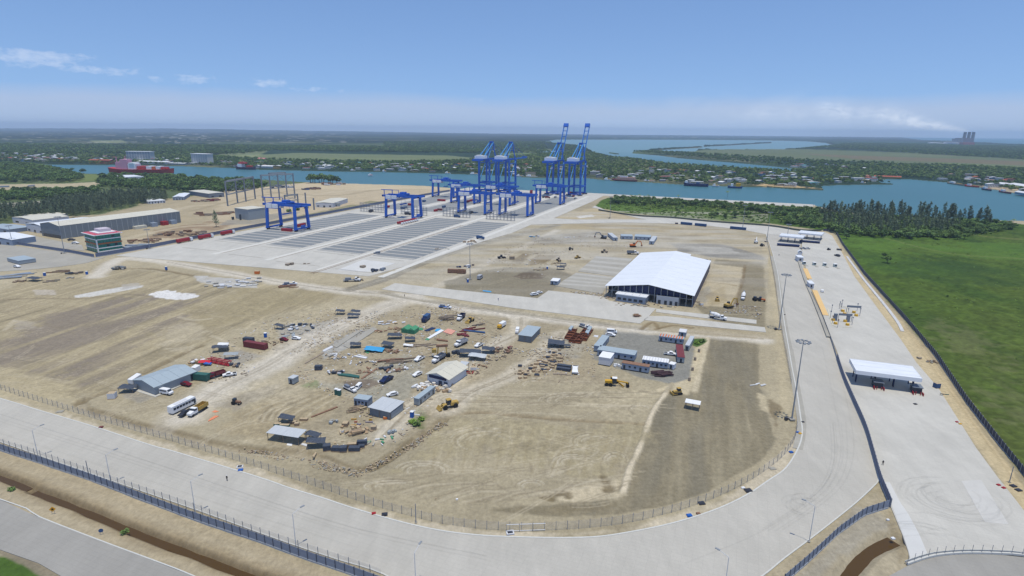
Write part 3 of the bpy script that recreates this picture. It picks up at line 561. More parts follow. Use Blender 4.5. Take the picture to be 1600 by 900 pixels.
# ------------------------------------------------------------------ water
def water_mat(name, deep, rough, sc, bumpd):
    m = bpy.data.materials.new(name); m.use_nodes = True; nt = m.node_tree; b = nt.nodes['Principled BSDF']
    t = N(nt, 'ShaderNodeTexCoord'); nz = N(nt, 'ShaderNodeTexNoise', i_Scale=sc, i_Detail=4.0); nt.links.new(t.outputs['Object'], nz.inputs['Vector'])
    big = N(nt, 'ShaderNodeTexNoise', i_Scale=.0035, i_Detail=4.0); nt.links.new(t.outputs['Object'], big.inputs['Vector'])
    base_ = MIXC(nt, big.outputs[0], tuple(c * .85 for c in deep), tuple(c * 1.15 for c in deep))
    if name == 'river_water':     # silty, shallow water in the lagoon
        sx = N(nt, 'ShaderNodeSeparateXYZ'); nt.links.new(t.outputs['Object'], sx.inputs[0]); fy = N(nt, 'ShaderNodeMapRange'); fy.inputs['From Min'].default_value = 1900; fy.inputs['From Max'].default_value = 3200; nt.links.new(sx.outputs[1], fy.inputs[0])
        fx = N(nt, 'ShaderNodeMapRange'); fx.inputs['From Min'].default_value = 5600; fx.inputs['From Max'].default_value = 4800; nt.links.new(sx.outputs[0], fx.inputs[0]); base_ = MIXC(nt, MATH(nt, 'MULTIPLY', fy.outputs[0], fx.outputs[0]), base_, alb(116, 152, 156))
    nt.links.new(base_, b.inputs['Base Color'])
    b.inputs['Roughness'].default_value = rough; b.inputs['IOR'].default_value = 1.33; b.inputs['Specular IOR Level'].default_value = .35
    bp = N(nt, 'ShaderNodeBump', i_Strength=.35, i_Distance=bumpd); nt.links.new(nz.outputs[0], bp.inputs['Height']); nt.links.new(bp.outputs[0], b.inputs['Normal'])
    return m
WATER = water_mat('river_water', alb(70, 122, 130, .75), .35, .12, 1.0)
w_ = MB(); w_.add([(-32000, 500, -1.6), (32000, 500, -1.6), (32000, 21000, -1.6), (-32000, 21000, -1.6)], [(0, 1, 2, 3)])
tag(w_.build('river_water', WATER), 'blue-green river, lagoon and sea beyond the port', None, None, 'structure')
DW = water_mat('ditch_water', alb(104, 80, 42, .6), .12, 1.5, .05)
for d_, w2, z, lb in ((DITCH, 2.0, -1.25, 'brown water at the far left end of the roadside ditch'), (DITCH2, 2.15, -1.25, 'brown water in the long ditch along the lower left road'), (DITCH3, 3.4, -1.15, 'brown water in the pit at the lower right')):
    tag(MB().strip(gsmooth(d_, 4), w2, z - .4, z).build('ditch_water', DW), lb, None, None, 'structure')
# ------------------------------------------------------------------ paved sheets
CON = mat('road_concrete', alb(197, 193, 183), .9, var=.07, scale=.035, bump=.1, detail=9)
CONB = mat('yard_concrete', alb(206, 203, 194), .9, var=.08, scale=.05, bump=.1, detail=9)
CONW = mat('fresh_concrete', alb(218, 218, 215), .9, var=.05, scale=.12, detail=7)
CONL = mat('apron_concrete', alb(190, 187, 178), .9, var=.07, scale=.2)
CONP = mat('pale_concrete', alb(211, 209, 203), .9, var=.05, scale=.3, detail=7)
CONO = mat('old_concrete', alb(178, 174, 163), .9, var=.08, scale=.07, detail=8)
ASPH = mat('worn_road', alb(168, 165, 158), .92, var=.07, scale=.05, detail=8)
for m_ in (CON, CONB, CONO, ASPH):        # brushed streaks, tyre wear and slab joints in the concrete
    nt = m_.node_tree; b = nt.nodes['Principled BSDF']; src = b.inputs['Base Color'].links[0].from_socket
    t = N(nt, 'ShaderNodeTexCoord'); mp = N(nt, 'ShaderNodeMapping'); mp.inputs['Rotation'].default_value = (0, 0, .38); mp.inputs['Scale'].default_value = (1, .18, 1); nt.links.new(t.outputs['Object'], mp.inputs[0])
    n_ = N(nt, 'ShaderNodeTexNoise', i_Scale=.22, i_Detail=7.0, i_Roughness=.65); nt.links.new(mp.outputs[0], n_.inputs['Vector'])
    n2_ = N(nt, 'ShaderNodeTexNoise', i_Scale=1.3, i_Detail=5.0, i_Roughness=.7); nt.links.new(t.outputs['Object'], n2_.inputs['Vector'])
    mp2 = N(nt, 'ShaderNodeMapping'); mp2.inputs['Rotation'].default_value = (0, 0, .38); nt.links.new(t.outputs['Object'], mp2.inputs[0])
    br = N(nt, 'ShaderNodeTexBrick', i_Scale=.2, i_Mortar_Size=.006); br.offset = 0; br.inputs['Color1'].default_value = (1, 1, 1, 1); br.inputs['Color2'].default_value = (.97, .97, .97, 1); br.inputs['Mortar'].default_value = (.86, .86, .86, 1)
    nt.links.new(mp2.outputs[0], br.inputs[0])
    f = MATH(nt, 'ADD', MATH(nt, 'ADD', MATH(nt, 'MULTIPLY', n_.outputs[0], .34), MATH(nt, 'MULTIPLY', n2_.outputs[0], .18)), .74)
    c_ = MIXC(nt, 1.0, src, br.outputs[0], 'MULTIPLY'); vm = N(nt, 'ShaderNodeVectorMath'); vm.operation = 'SCALE'; nt.links.new(c_, vm.inputs[0]); nt.links.new(f, vm.inputs['Scale']); nt.links.new(vm.outputs[0], b.inputs['Base Color'])
ROAD_UP = [(-500, 480), (-200, 565), (0, 623), (62, 642), (140, 665), (235, 696), (275, 707), (400, 745), (455, 764), (500, 777.5), (545, 792.5), (590, 806), (642, 820), (697, 831), (757, 837.5), (820, 840), (877, 841), (937, 839), (995, 830), (1047, 819), (1095, 805), (1137, 789), (1172, 771), (1200, 752), (1225, 735), (1240, 715), (1251, 692), (1254, 672), (1251, 650), (1246, 615), (1238, 575), (1232, 540), (1224, 492), (1216, 430), (1210, 405), (1203, 382), (1197, 366)]
ROAD_LO = [(1251, 371), (1252, 398), (1262, 440), (1282, 490), (1295, 525), (1307, 555), (1317, 592), (1330, 622), (1350, 667), (1362, 707), (1371, 742), (1371, 752), (1362, 762), (1336, 786), (1300, 815), (1265, 842), (1225, 872), (1190, 900), (1120, 945), (980, 985), (820, 985), (680, 945), (600, 897), (525, 873), (462, 852), (400, 830), (306, 796), (172, 750), (57, 710), (0, 690), (-200, 620), (-500, 520)]
gate_top = [(1197, 366), (1252, 370), (1252, 400)]
def sheetp(name, label, pts, m, z, flat=True, smoothn=0):
    if flat: FLAT.append(pts)
    w = [tuple(G(*p)[:2]) for p in pts]
    return tag(MB().sheet(w, -.45, z).build(name, m), label, None, None, 'structure')
rup = gsmooth(ROAD_UP, 4); rlo = gsmooth(ROAD_LO, 4)
FLAT.append(ROAD_UP + ROAD_LO)
tag(MB().sheet(rup + rlo, -.45, .06).build('perimeter_road', CON), 'wide pale concrete road curving round the front of the site', None, None, 'structure')
KB = mat('kerb_concrete', alb(214, 214, 208), .85, var=.08)
tag(MB().strip(rup, .45, -.3, .16, .1).build('kerb', KB), 'pale kerb along the inner edge of the curved road', None, None, 'structure')
tag(MB().strip(rlo[36:], .35, -.3, .16, .1).build('kerb', KB), 'pale kerb along the outer edge of the curved road', None, None, 'structure')
YARD = [(1252, 370), (1288, 366), (1300, 368), (1312, 388), (1335, 432), (1375, 487), (1407, 530), (1432, 567), (1465, 605), (1500, 660), (1525, 700), (1562, 750), (1589, 784), (1640, 850), (1670, 890), (1600, 869), (1560, 865), (1517, 864), (1490, 865), (1462, 868), (1440, 874), (1417, 884), (1421, 872), (1419, 862), (1410, 836), (1391, 790), (1376, 748), (1365, 707), (1353, 667), (1333, 622), (1320, 592), (1310, 555), (1298, 525), (1285, 490), (1265, 440), (1254, 400)]
sheetp('gate_yard', 'pale concrete yard with lanes behind the gate canopies', YARD, CONB, .10)
sheetp('new_slab', 'bright fresh concrete lane down the left edge of the gate yard', [(1379, 754), (1390, 754), (1405, 783), (1420, 805), (1436, 835), (1450, 868), (1440, 873.5), (1420, 881), (1422, 872), (1420, 862), (1411, 836)], CONW, .13)
sheetp('new_slab', 'slightly paler concrete patch in the middle of the gate yard', [(1502, 752), (1533, 750), (1576, 820), (1538, 816)], CONP, .13)
sheetp('access_road', 'grey road crossing the lower right corner', [(1419, 884), (1441, 876), (1463, 870), (1490, 867), (1517, 866), (1560, 867), (1600, 871), (1680, 893), (1900, 960), (1800, 1100), (1250, 1100), (1380, 905)], ASPH, .07)
sheetp('outer_road', 'grey road in the lower left corner', [(-500, 640), (0, 781), (62, 809), (160, 847), (230, 873), (300, 900), (420, 955), (300, 1050), (98, 902), (60, 880), (0, 859), (-500, 700)], ASPH, .08)
tag(MB().strip(gsmooth([(-300, 694), (0, 780), (62, 808), (160, 846), (230, 872), (300, 899), (420, 954)], 3), .3, -.2, .14).build('kerb', KB), 'thin pale edge of the lower left road', None, None, 'structure')
NROAD = [(1197, 366), (1160, 359), (1100, 352), (1040, 349), (975, 347.5), (867, 350), (830, 351), (800, 364), (745, 380), (731, 377), (800, 345), (862, 327), (920, 301.5), (1270, 319.5), (1270, 323.5), (1200, 320), (1107, 314.5), (1020, 309), (975, 306.5), (943, 306), (935, 310), (925, 315), (865, 341), (900, 343), (1010, 343), (1000, 341.5), (925, 324), (930, 321.5), (950, 330), (990, 336), (1050, 339.5), (1110, 345.5), (1200, 352), (1252, 360), (1290, 363), (1300, 368), (1288, 366), (1252, 370)]
sheetp('quay_road', 'pale concrete road from the quay to the gates', NROAD, CONB, .08)
CY = [UV(304, -466), UV(950, -466), UV(952, -245), UV(585, -215), UV(400, -228), UV(329, -240)]
FLAT.append([tuple(float(q[0]) for q in PXn(np.array([p.x]), np.array([p.y]), 0.0)) for p in CY])
tag(MB().sheet([tuple(p[:2]) for p in CY], -.45, .06).build('container_yard', CONB), 'large pale concrete container yard under the blue cranes', None, None, 'structure')
tag(MB().sheet([tuple(UV(*q)[:2]) for q in ((944, -445), (952, -445), (952, -245), (943, 97), (936, 97), (944, -245))], -6, .12).build('quay_wall', mat('quay', alb(205, 203, 196), .9)), 'long concrete quay edge along the river', None, None, 'structure')
MID = [(596, 452), (617, 442.5), (700, 452), (800, 462), (840, 466), (857, 454), (940, 463), (952, 470), (1025, 482), (1012, 496), (1000, 505.5), (900, 493), (800, 481), (700, 466)]
sheetp('middle_slab', 'pale concrete slab crossing the middle of the site', MID, CONB, .09)
sheetp('paving_strip', 'upper narrow concrete strip right of the middle slab', [(1025, 482.5), (1065, 487), (1182, 500), (1182, 506), (1100, 497), (1025, 487.5)], CONB, .09)
sheetp('paving_strip', 'lower narrow concrete strip right of the middle slab', [(1014, 494), (1040, 494), (1195, 511.5), (1197, 519), (1100, 510), (1006, 500)], CONB, .09)
sheetp('shed_apron', 'far concrete apron left of the big white shed', [(932, 400), (989, 404), (965, 432), (903, 424)], CONO, .08)
sheetp('shed_apron', 'near concrete apron left of the big white shed', [(901, 426), (963, 433.5), (950, 444), (941, 459), (867, 446.5)], CONO, .08)
for k in range(4):
    for (a_, b_, c_, d_) in (((932, 400), (989, 404), (965, 432), (903, 424)), ((901, 426), (963, 433.5), (948, 452), (867, 446.5))):
        L_ = lambda p_, q_, f_: (p_[0] + (q_[0] - p_[0]) * f_, p_[1] + (q_[1] - p_[1]) * f_)
        f0, f1 = (k + .12) / 4, (k + .58) / 4; w = [tuple(G(*q)[:2]) for q in (L_(a_, d_, f0), L_(b_, c_, f0), L_(b_, c_, f1), L_(a_, d_, f1))]
        tag(MB().sheet(w, .0, .11).build('paving_lane', CONL), 'pale paving lane on the apron left of the warehouse', None, 'paving lanes of the aprons', 'structure')
sheetp('west_pavement', 'pale paved area in front of the green control building', [(-400, 350), (0, 381), (60, 389), (100, 394), (150, 403), (165, 402), (135, 411), (96, 416.5), (40, 422), (0, 424), (-400, 440)], CONO, .07)
sheetp('car_park', 'concrete car park behind the green control building', [(50, 368), (98, 378), (128, 383), (132, 392), (95, 388), (40, 380), (50, 376)], CONO, .08)
tag(MB().strip(gsmooth([(1230, 545), (1234, 575), (1240, 612), (1246, 650), (1246, 672), (1240, 700)], 4), 3.0, -.2, .1, 1.2).build('drain_channel', CONO), 'grey drain strip along the left edge of the upright road', None, None, 'structure')
tag(MB().strip(gsmooth([(1204, 400), (1211, 430), (1218, 480), (1224, 520), (1229, 545)], 4), 3.0, -.2, .1, 1.2).build('drain_channel', CONO), 'grey drain strip beside the far half of the upright road', None, None, 'structure')
SKID = mat('tyre_mark', alb(120, 118, 112), .9, alpha=.045)
rs = random.Random(8); sk = MB()
def arc(px, py, r, a0, a1, w=.5, sq=.75):
    c = G(px, py); pts = [(c.x + r * math.cos(a0 + (a1 - a0) * i / 14), c.y + r * sq * math.sin(a0 + (a1 - a0) * i / 14)) for i in range(15)]; sk.strip(pts, w, .131, .139)
for k in range(16): arc(1490 + rs.uniform(-12, 12), 778 + rs.uniform(-8, 8), 3.5 + k * .75, rs.uniform(1.2, 2.6), rs.uniform(4.4, 6.6))
for k in range(12): arc(1455 + rs.uniform(-20, 40), 850 + rs.uniform(-14, 10), rs.uniform(6, 15), rs.uniform(.2, 1.2), rs.uniform(1.6, 2.8))
for k in range(10): arc(1270 + rs.uniform(-16, 16), 786 + rs.uniform(-8, 8), rs.uniform(2, 6), rs.uniform(0, 2), rs.uniform(2.6, 5))
for k in range(8):
    o_ = rs.uniform(-20, 20); sk.strip(gsmooth([(1285 + o_, 560 + rs.uniform(-60, 20)), (1310 + o_, 660), (1312 + o_, 720), (1286 + o_, 770), (1200 + o_, 830), (1080 + o_, 880)][rs.choice([0, 1]):rs.choice([4, 5, 6])], 4), .4, .071, .079)
for k in range(5):
    o_ = rs.uniform(-10, 34); sk.strip(gsmooth([(-40, 634 + o_), (200, 710 + o_), (400, 776 + o_), (560, 826 + o_), (760, 868 + o_)][rs.choice([0, 1]):rs.choice([4, 5])], 4), .45, .071, .079)
tag(sk.build('tyre_marks', SKID), 'faint curved tyre marks on the concrete', None, None, 'stuff')
tag(MB().strip(gsmooth([(1323, 401), (1340, 424), (1352, 440), (1380, 474), (1402, 503), (1410, 518)], 4), 1.6, -.2, .35).build('drain_channel', mat('lining', alb(214, 214, 214), .8, var=.2, scale=.8)), 'white lined drain beside the long dark fence', None, None, 'structure')
# ================================================================== materials for built things
M_ = dict
BLUE = mat('crane_blue', alb(36, 102, 204), .45, var=.08)
BLUEL = mat('crane_light_blue', alb(80, 165, 235), .45, var=.05)
NAVY = mat('navy_steel', alb(28, 42, 88), .5)
WHITEP = mat('white_paint', (.78, .79, .80), .5, var=.03)
WROOF = mat('white_roof', (.72, .75, .79), .45, var=.07, scale=.12, stretch=(1, 5, 1), detail=8)
GROOF = mat('grey_sheet_roof', alb(176, 190, 198), .45, var=.06, scale=.5, stretch=(6, 1, 1))
GROOF2 = mat('pale_grey_roof', alb(205, 210, 214), .45, var=.06, scale=.5, stretch=(6, 1, 1))
CREAM = mat('cream_roof', alb(222, 218, 202), .6, var=.05, scale=.4)
GWALL = mat('grey_sheet_wall', alb(170, 178, 182), .6, var=.08, scale=.8, stretch=(6, 6, 1))
GWALLD = mat('dark_sheet_wall', alb(134, 142, 148), .6, var=.1, scale=.6, stretch=(5, 5, 1))
BWALL = mat('blue_grey_wall', alb(160, 173, 190), .6, var=.06)
LWALL = mat('pale_wall', alb(226, 228, 232), .7, var=.05)
GLASSD = mat('dark_glass', (.035, .045, .06), .2, var=.1)
GLASSG = mat('green_glass', alb(40, 138, 124), .18, var=.15, scale=.4)
BLACK = mat('black_rubber', (.02, .02, .02), .8)
DKTARP = mat('dark_tarp', alb(76, 84, 98), .7, var=.25, scale=1.2, bump=.4)
TARPB = mat('blue_tarp', alb(70, 170, 226), .6, var=.1, scale=1, bump=.3)
RED = mat('container_red', alb(176, 44, 52), .55, var=.08)
MAROON = mat('container_maroon', alb(128, 60, 62), .6, var=.12)
RUSTD = mat('dark_rusty_steel', alb(124, 74, 52), .85, var=.3, scale=2)
RUST = mat('rusty_steel', alb(150, 116, 94), .85, var=.3, scale=2)
RUSTG = mat('grey_brown_scrap', alb(158, 144, 128), .85, var=.35, scale=2)
CBLUE = mat('container_blue', alb(58, 92, 138), .55)
STEEL = mat('galvanised_steel', alb(160, 166, 172), .5, metal=.2, var=.06)
STEELD = mat('grey_steel', alb(132, 140, 152), .55, var=.08)
ORANGE = mat('orange_paint', alb(226, 120, 46), .5); YEL = mat('yellow_paint', alb(232, 180, 50), .5, var=.08); MUSTARD = mat('dusty_yellow', alb(196, 164, 88), .65, var=.15)
WOOD = mat('pale_timber', alb(196, 176, 144), .85, var=.15, scale=3); WOODD = mat('weathered_timber', alb(160, 140, 118), .9, var=.2, scale=3)
GREEN = mat('green_net', alb(84, 158, 118), .8, var=.15, scale=2); TEAL = mat('teal_box', alb(60, 108, 100), .6)
WHITES = mat('white_sheet', (.74, .75, .76), .7, var=.06); SALMON = mat('salmon_sheet', alb(232, 168, 148), .8, var=.08)
PINK = mat('orange_netting', alb(240, 150, 110), .8); BRIGHTB = mat('portable_blue', alb(40, 104, 190), .5)
GRAVEL = mat('grey_gravel', alb(138, 143, 146), .95, var=.18, scale=1.2, bump=.5, detail=8)
BEAMC = mat('beam_concrete', alb(198, 194, 186), .9, var=.06)
WHBAG = mat('white_bags', alb(232, 226, 216), .85, var=.1); PAL = mat('pallet_wood', alb(186, 160, 128), .9, var=.2, scale=4)

# ================================================================== ship-to-shore cranes
def sts(boom_up):
    t = thing('harbour_crane', 'x', 'crane')
    for gx in (-15, 15):
        for sy in (-9.5, 9.5): MB().beam((gx, sy, 2), (gx, sy * (.92 if gx > 0 else 1), 53), 2.5, 2.8).build('leg', BLUE, t)
    b = MB()
    for gx in (-15, 15): b.beam((gx, -9.5, 2.6), (gx, 9.5, 2.6), 1.6, 2.4).beam((gx, -9.5, 14), (gx, 9.5, 14), 1.4, 2)
    each(b, 'sill_beam', BLUE, t)
    for sy in (-9.5, 9.5):
        p = MB(); p.beam((-15, sy, 14), (15, sy, 14), 1.8, 2.6).beam((-15, sy, 47), (15, sy, 47), 1.0, 1.4); each(p, 'portal_beam', BLUE, t)
        MB().beam((-15, sy, 15), (13, sy, 50), .9).build('diagonal_tube', BLUEL, t)
    for sy in (-3.4, 3.4): MB().box(-42, 18, sy - .8, sy + .8, 52, 54.6).build('girder', BLUE, t)
    c = MB()
    for x in (-42, -30, -15, 0, 15): c.box(x - .6, x + .6, -9.5 if abs(x) == 15 else -4.2, 9.5 if abs(x) == 15 else 4.2, 53, 54.3)
    c.box(-44, -38, -9, 9, 51.5, 54.4); each(c, 'cross_beam', BLUE, t)
    h = MB().box(-36, -20, -8, 8, 55, 59.6).build('machinery_house', WHITEP, t)
    MB().box(-34, -27, -2.5, 5.5, 59.6, 61).build('roof_hatch', LWALL, h); MB().box(-37, -18, -8.8, 8.8, 54.5, 55).build('walkway', BLUE, h)
    a = MB()
    for sy in (-1, 1):
        a.beam((15, sy * 8, 53), (16, sy * 3, 80), 1.3)
    a.beam((15.5, -3.6, 80), (15.5, 3.6, 80), 1.8).beam((15.3, -5, 68), (15.3, 5, 68), 1); a.box(13, 18, -3, 3, 80, 82.4)
    a.build('apex_frame', BLUE, t)
    each(MB().beam((-30, -4.6, 55), (15, -3.4, 80), 1.1).beam((-30, 4.6, 55), (15, 3.4, 80), 1.1).beam((-8, -4.2, 55), (15, -3, 79), .7).beam((-8, 4.2, 55), (15, 3, 79), .7), 'back_stay', BLUEL, t)
    tip = Vector((18 + 34, 0, 53 + 58)) if boom_up else Vector((18 + 66, 0, 53.3)); hg = Vector((18, 0, 53.3)); d = (tip - hg)
    bm = MB()
    for sy in (-3.4, 3.4): bm.beam(hg + Vector((0, sy, 0)), tip + Vector((0, sy, 0)), 1.3, 1.6)
    for k in (.12, .3, .48, .66, .82, .97): q = hg + d * k; bm.beam(q + Vector((0, -3.4, 0)), q + Vector((0, 3.4, 0)), 1.0)
    bo = bm.build('boom', mat('boom_blue', alb(46, 122, 212), .45), t)
    nrm = Vector((-d.z, 0, d.x)).normalized(); q = hg + d * .97; MB().cbox(*(q + nrm * 1.2), 6, 8, 2.4, 0, 0, -math.atan2(d.z, d.x)).build('boom_end_platform', BLUE, bo)
    st = MB()
    for sy in (-3, 3):
        for k in ((.45, .95) if not boom_up else (.45,)): st.beam((16, sy, 80), hg + d * k + Vector((0, sy, .8)), .35)
    each(st, 'fore_stay', BLUE, t)
    MB().box(-6, -1, -2.5, 2.5, 48.6, 51.8).build('trolley_cab', BLUE, t)
    for gx in (-15, 15):
        for sy in (-9.5, 9.5):
            w = MB().box(gx - .9, gx + .9, sy - 4, sy + 4, .9, 2.2)
            for k in range(-3, 4, 2): w.cyl((gx - .5, sy + k, .55), (gx + .5, sy + k, .55), .55, n=8)
            w.build('bogie', NAVY, t)
    st = MB()
    for k in range(6): z = 16 + k * 6; st.beam((-16.4, -9.5 + (2 if k % 2 else -2), z), (-16.4, -9.5 - (2 if k % 2 else -2), z + 6), .5, .3)
    st.build('stair', BLUEL, t)
    return t
for boom_up, vv, lb in ((False, -413, 'leftmost tall blue quay crane with its boom lowered over the river'), (False, -377, 'second tall blue quay crane from the left, boom lowered'), (True, -291, 'third tall blue quay crane, the left one of the pair with raised booms'), (True, -254, 'rightmost tall blue quay crane with its boom raised to the sky')):
    if vv in (-413, -291): proto = sts(boom_up); o = proto
    else: o = copy_tree(proto)
    p = UV(920, vv); o.location = (p.x, p.y, .1); o.rotation_euler = (0, 0, UA); o['label'] = lb; o['group'] = 'tall quay cranes by the river'
# ================================================================== rubber-tyred gantry cranes (x = along the rows, y = span)
def rtg():
    t = thing('gantry_crane', 'x', 'crane'); S = 18.2
    for sx in (-9, 9):
        for sy in (-S, S): MB().beam((sx * 1.08, sy, 1.8), (sx * .92, sy * .97, 24.6), 2.0, 2.6).build('leg', BLUE, t)
    for sy in (-S, S):
        s = MB().box(-11.5, 11.5, sy - .7, sy + .7, 1.5, 3.0).build('sill_beam', BLUE, t)
        w = MB()
        for x in (-10, -7.5, 7.5, 10): w.cyl((x, sy - .5, .8), (x, sy + .5, .8), .8, n=10)
        each(w, 'wheel', BLACK, t)
    for sx in (-6.6, 6.6): MB().box(sx - .8, sx + .8, -S - 7, S + 6, 24.4, 26.6).build('girder', BLUE, t)
    e = MB(); e.box(-7.4, 7.4, -S - 7, -S - 5.6, 24.6, 26).box(-7.4, 7.4, S + 4.6, S + 6, 24.6, 26).box(-9, 9, -S - .6, -S + .6, 23.4, 24.6).box(-9, 9, S - .6, S + .6, 23.4, 24.6); each(e, 'end_beam', BLUE, t)
    tr = MB().box(-6.8, 6.8, -5, 5, 26.6, 28.2).box(-4, 2, -4, 2, 28.2, 30); tr.build('trolley', BLUE, t)
    f = MB()
    for y in (S + 3, S - 8): f.beam((-6.6, y, 26), (-6.6, y, 32.4), .7)
    f.beam((-6.6, S + 7, 32.4), (-6.6, S - 9, 32.4), .8).beam((6.6, S - 8, 26), (6.6, S - 8, 31), .5).beam((-6.6, S - 8, 32.4), (6.6, S - 8, 31), .5); f.build('service_hoist', BLUE, t)
    b = MB().box(-9.6, -7.7, S - 7.2, S - .5, 22.2, 26.4).build('electric_house', WHITEP, t)
    MB().box(-9.6, -7.7, S - 14.4, S - 8.2, 22.4, 26.2).build('electric_house', WHITEP, t)
    MB().box(-9.8, -7.5, S - 14.4, S - .3, 21.8, 22.2).build('walkway', BLUE, t)
    MB().box(-1.6, 1.6, 5, 8, 21.6, 24.2).build('cab', LWALL, t)
    MB().box(-6, 6, -1.2, 1.2, 15.6, 16.6).cyl((-4, 0, 16.4), (-4, 0, 26), .12, n=5).cyl((4, 0, 16.4), (4, 0, 26), .12, n=5).build('spreader', BLUE, t)
    MB().box(-3, 3, -S - 1.6, -S - .8, 3.0, 5.4).build('power_pack', BLUE, t)
    return t
RT = rtg(); first = True
for u, v, lb in ((462, -433, 'blue yard gantry crane alone at the left, beside the grey shed'), (582, -370, 'blue yard gantry crane alone in the middle of the yard'),
                 (653, -311, 'front blue yard gantry crane on the left of the cluster'), (657, -257, 'front right blue yard gantry crane nearest the apron road'),
                 (797, -429, 'blue yard gantry crane farthest left of the cluster, against the river'), (742, -368, 'blue yard gantry crane in the second line of the cluster, left'),
                 (746, -316, 'blue yard gantry crane in the second line of the cluster, middle'), (786, -256, 'blue yard gantry crane in front of the raised-boom cranes')):
    o = RT if first else copy_tree(RT); first = False; p = UV(u, v); o.location = (p.x, p.y, .1); o.rotation_euler = (0, 0, UA); o['label'] = lb; o['group'] = 'blue gantry cranes over the container rows'
# ================================================================== container rows: gravel beds with concrete beams
bedc = None
ROWS = [('N', 391, 586, -451, -406), ('N', 388, 575, -391, -353), ('N', 388, 597, -335, -291), ('N', 388, 594, -278, -239), ('F', 640, 872, -451, -410), ('F', 640, 872, -391, -352), ('F', 634, 872, -335, -296), ('F', 634, 872, -276, -238)]
nm_ = {0: 'first', 1: 'second', 2: 'third', 3: 'fourth'}
beam_me = {}
for k, (s, u0, u1, v0, v1) in enumerate(ROWS):
    t = thing('gravel_bed', '%s gravel bed with concrete beams, %s row from the long fence' % ('near' if s == 'N' else 'far', nm_[k % 4]), 'gravel bed', UV(u0, v0), UA, 'gravel beds of the container yard')
    L, W = u1 - u0, v1 - v0
    MB().box(0, L, -W, 0, -.2, .085).build('gravel', GRAVEL, t)
    if W not in beam_me: beam_me[W] = MB().box(-1.15, 1.15, -W, 0, -.2, .24).mesh('concrete_beam'); beam_me[W].materials.append(BEAMC)
    n = int(L / 11)
    for i in range(n + 1): o = lk(bpy.data.objects.new('concrete_beam', beam_me[W]), t); o.location = ((i + .15) * L / (n + .3), 0, 0)
# rails of darker drain and pale runway between the rows
RUN = mat('runway_concrete', alb(222, 220, 212), .9, var=.05, scale=.2); DRN = mat('drain_dark', alb(150, 132, 112), .9, var=.15)
for v in (-400, -344, -285, -231):
    tag(MB().strip([tuple(UV(330 if v > -300 else 340, v)[:2]), tuple(UV(905, v)[:2])], 5.0, -.1, .10).build('crane_runway', RUN), 'pale crane runway strip between the gravel beds', None, 'crane runways', 'structure')
for v, u1 in ((-397, 610), (-341, 610), (-283.5, 560), (-281, 560)):
    tag(MB().strip([tuple(UV(320 if v > -300 else 345, v)[:2]), tuple(UV(u1, v)[:2])], .8, -.1, .14).build('yard_drain', DRN), 'thin brown drain line along a crane runway', None, 'drain lines', 'structure')
SEAM = mat('slab_seam', alb(168, 162, 150), .9, var=.12)
for u0, v0, v1 in ((350, -448, -404), (384, -448, -404), (345, -389, -352), (381, -389, -352), (340, -334, -292), (382, -334, -292), (338, -276, -244), (381, -276, -244)):
    tag(MB().strip([tuple(UV(u0, v0)[:2]), tuple(UV(u0, v1)[:2])], .6, -.1, .12).build('slab_seam', SEAM), 'thin grey seam across the front slabs of the yard', None, 'slab seams', 'structure')
tag(MB().sheet([tuple(UV(*q)[:2]) for q in ((335, -272), (372, -276), (372, -246), (340, -246))], -.1, .12).build('new_slab', CONW), 'bright fresh concrete at the near end of the fourth row', None, None, 'structure')
# reefer racks: open steel scaffolds across the rows at the middle aisle
def rack():
    t = thing('reefer_rack', 'x', 'steel rack')
    for k in range(9): MB().beam((0, -k * 4.4, 0), (0, -k * 4.4, 11), .3).beam((2.2, -k * 4.4, 0), (2.2, -k * 4.4, 11), .3).build('post', STEELD, t)
    for z in (3.2, 6.0, 8.8): MB().box(-.2, 2.4, -36, .6, z, z + .12).beam((0, -36, z + 1), (0, .6, z + 1), .12).build('deck', STEELD, t)
    MB().beam((0, 0, 11), (0, -35, 11), .25).build('top_rail', STEELD, t)
    return t
r0 = rack()
for i, (v, lb) in enumerate(((-449, 'grey reefer rack nearest the long fence'), (-389, 'grey reefer rack behind the middle gantry crane'), (-334, 'grey reefer rack in the third row at the aisle'), (-277, 'grey reefer rack in the fourth row, nearest the apron road'))):
    o = r0 if i == 0 else copy_tree(r0); p = UV(606 + (6 if i > 1 else 0), v); o.location = (p.x, p.y, .1); o.rotation_euler = (0, 0, UA); o['label'] = lb; o['group'] = 'reefer racks in the yard'
# ================================================================== containers
def container(L=12.2, m=RED, doors=True):
    t = thing('container', 'x', 'container')
    b = MB().box(0, L, -1.2, 1.2, .15, 2.75)
    for i in range(int(L / .6)): x = .3 + i * .6; b.box(x, x + .28, -1.26, 1.26, .3, 2.6)
    b.build('shell', m, t)
    MB().box(-.06, .04, -1.1, -.04, .25, 2.6).build('door', m, t); MB().box(-.06, .04, .04, 1.1, .25, 2.6).build('door', m, t)
    f = MB()
    for x in (0, L):
        for y in (-1.24, 1.24): f.box(x - .1, x + .1, y - .08, y + .08, 0, 2.85)
    f.build('corner_post', m, t); return t
def put(o, px, py, rz, label, group=None, z=.1, scale=None):
    p = G(px, py); o.location = (p.x, p.y, z); o.rotation_euler = (0, 0, rz); o['label'] = label
    if group: o['group'] = group
    if scale: o.scale = (scale,) * 3
    return o
CT = {}
def cont(L, m, px, py, rz, label, group=None, z=.1):
    k = (L, m.name)
    if k not in CT: CT[k] = container(L, m); o = CT[k]
    else: o = copy_tree(CT[k])
    return put(o, px, py, rz, label, group, z)
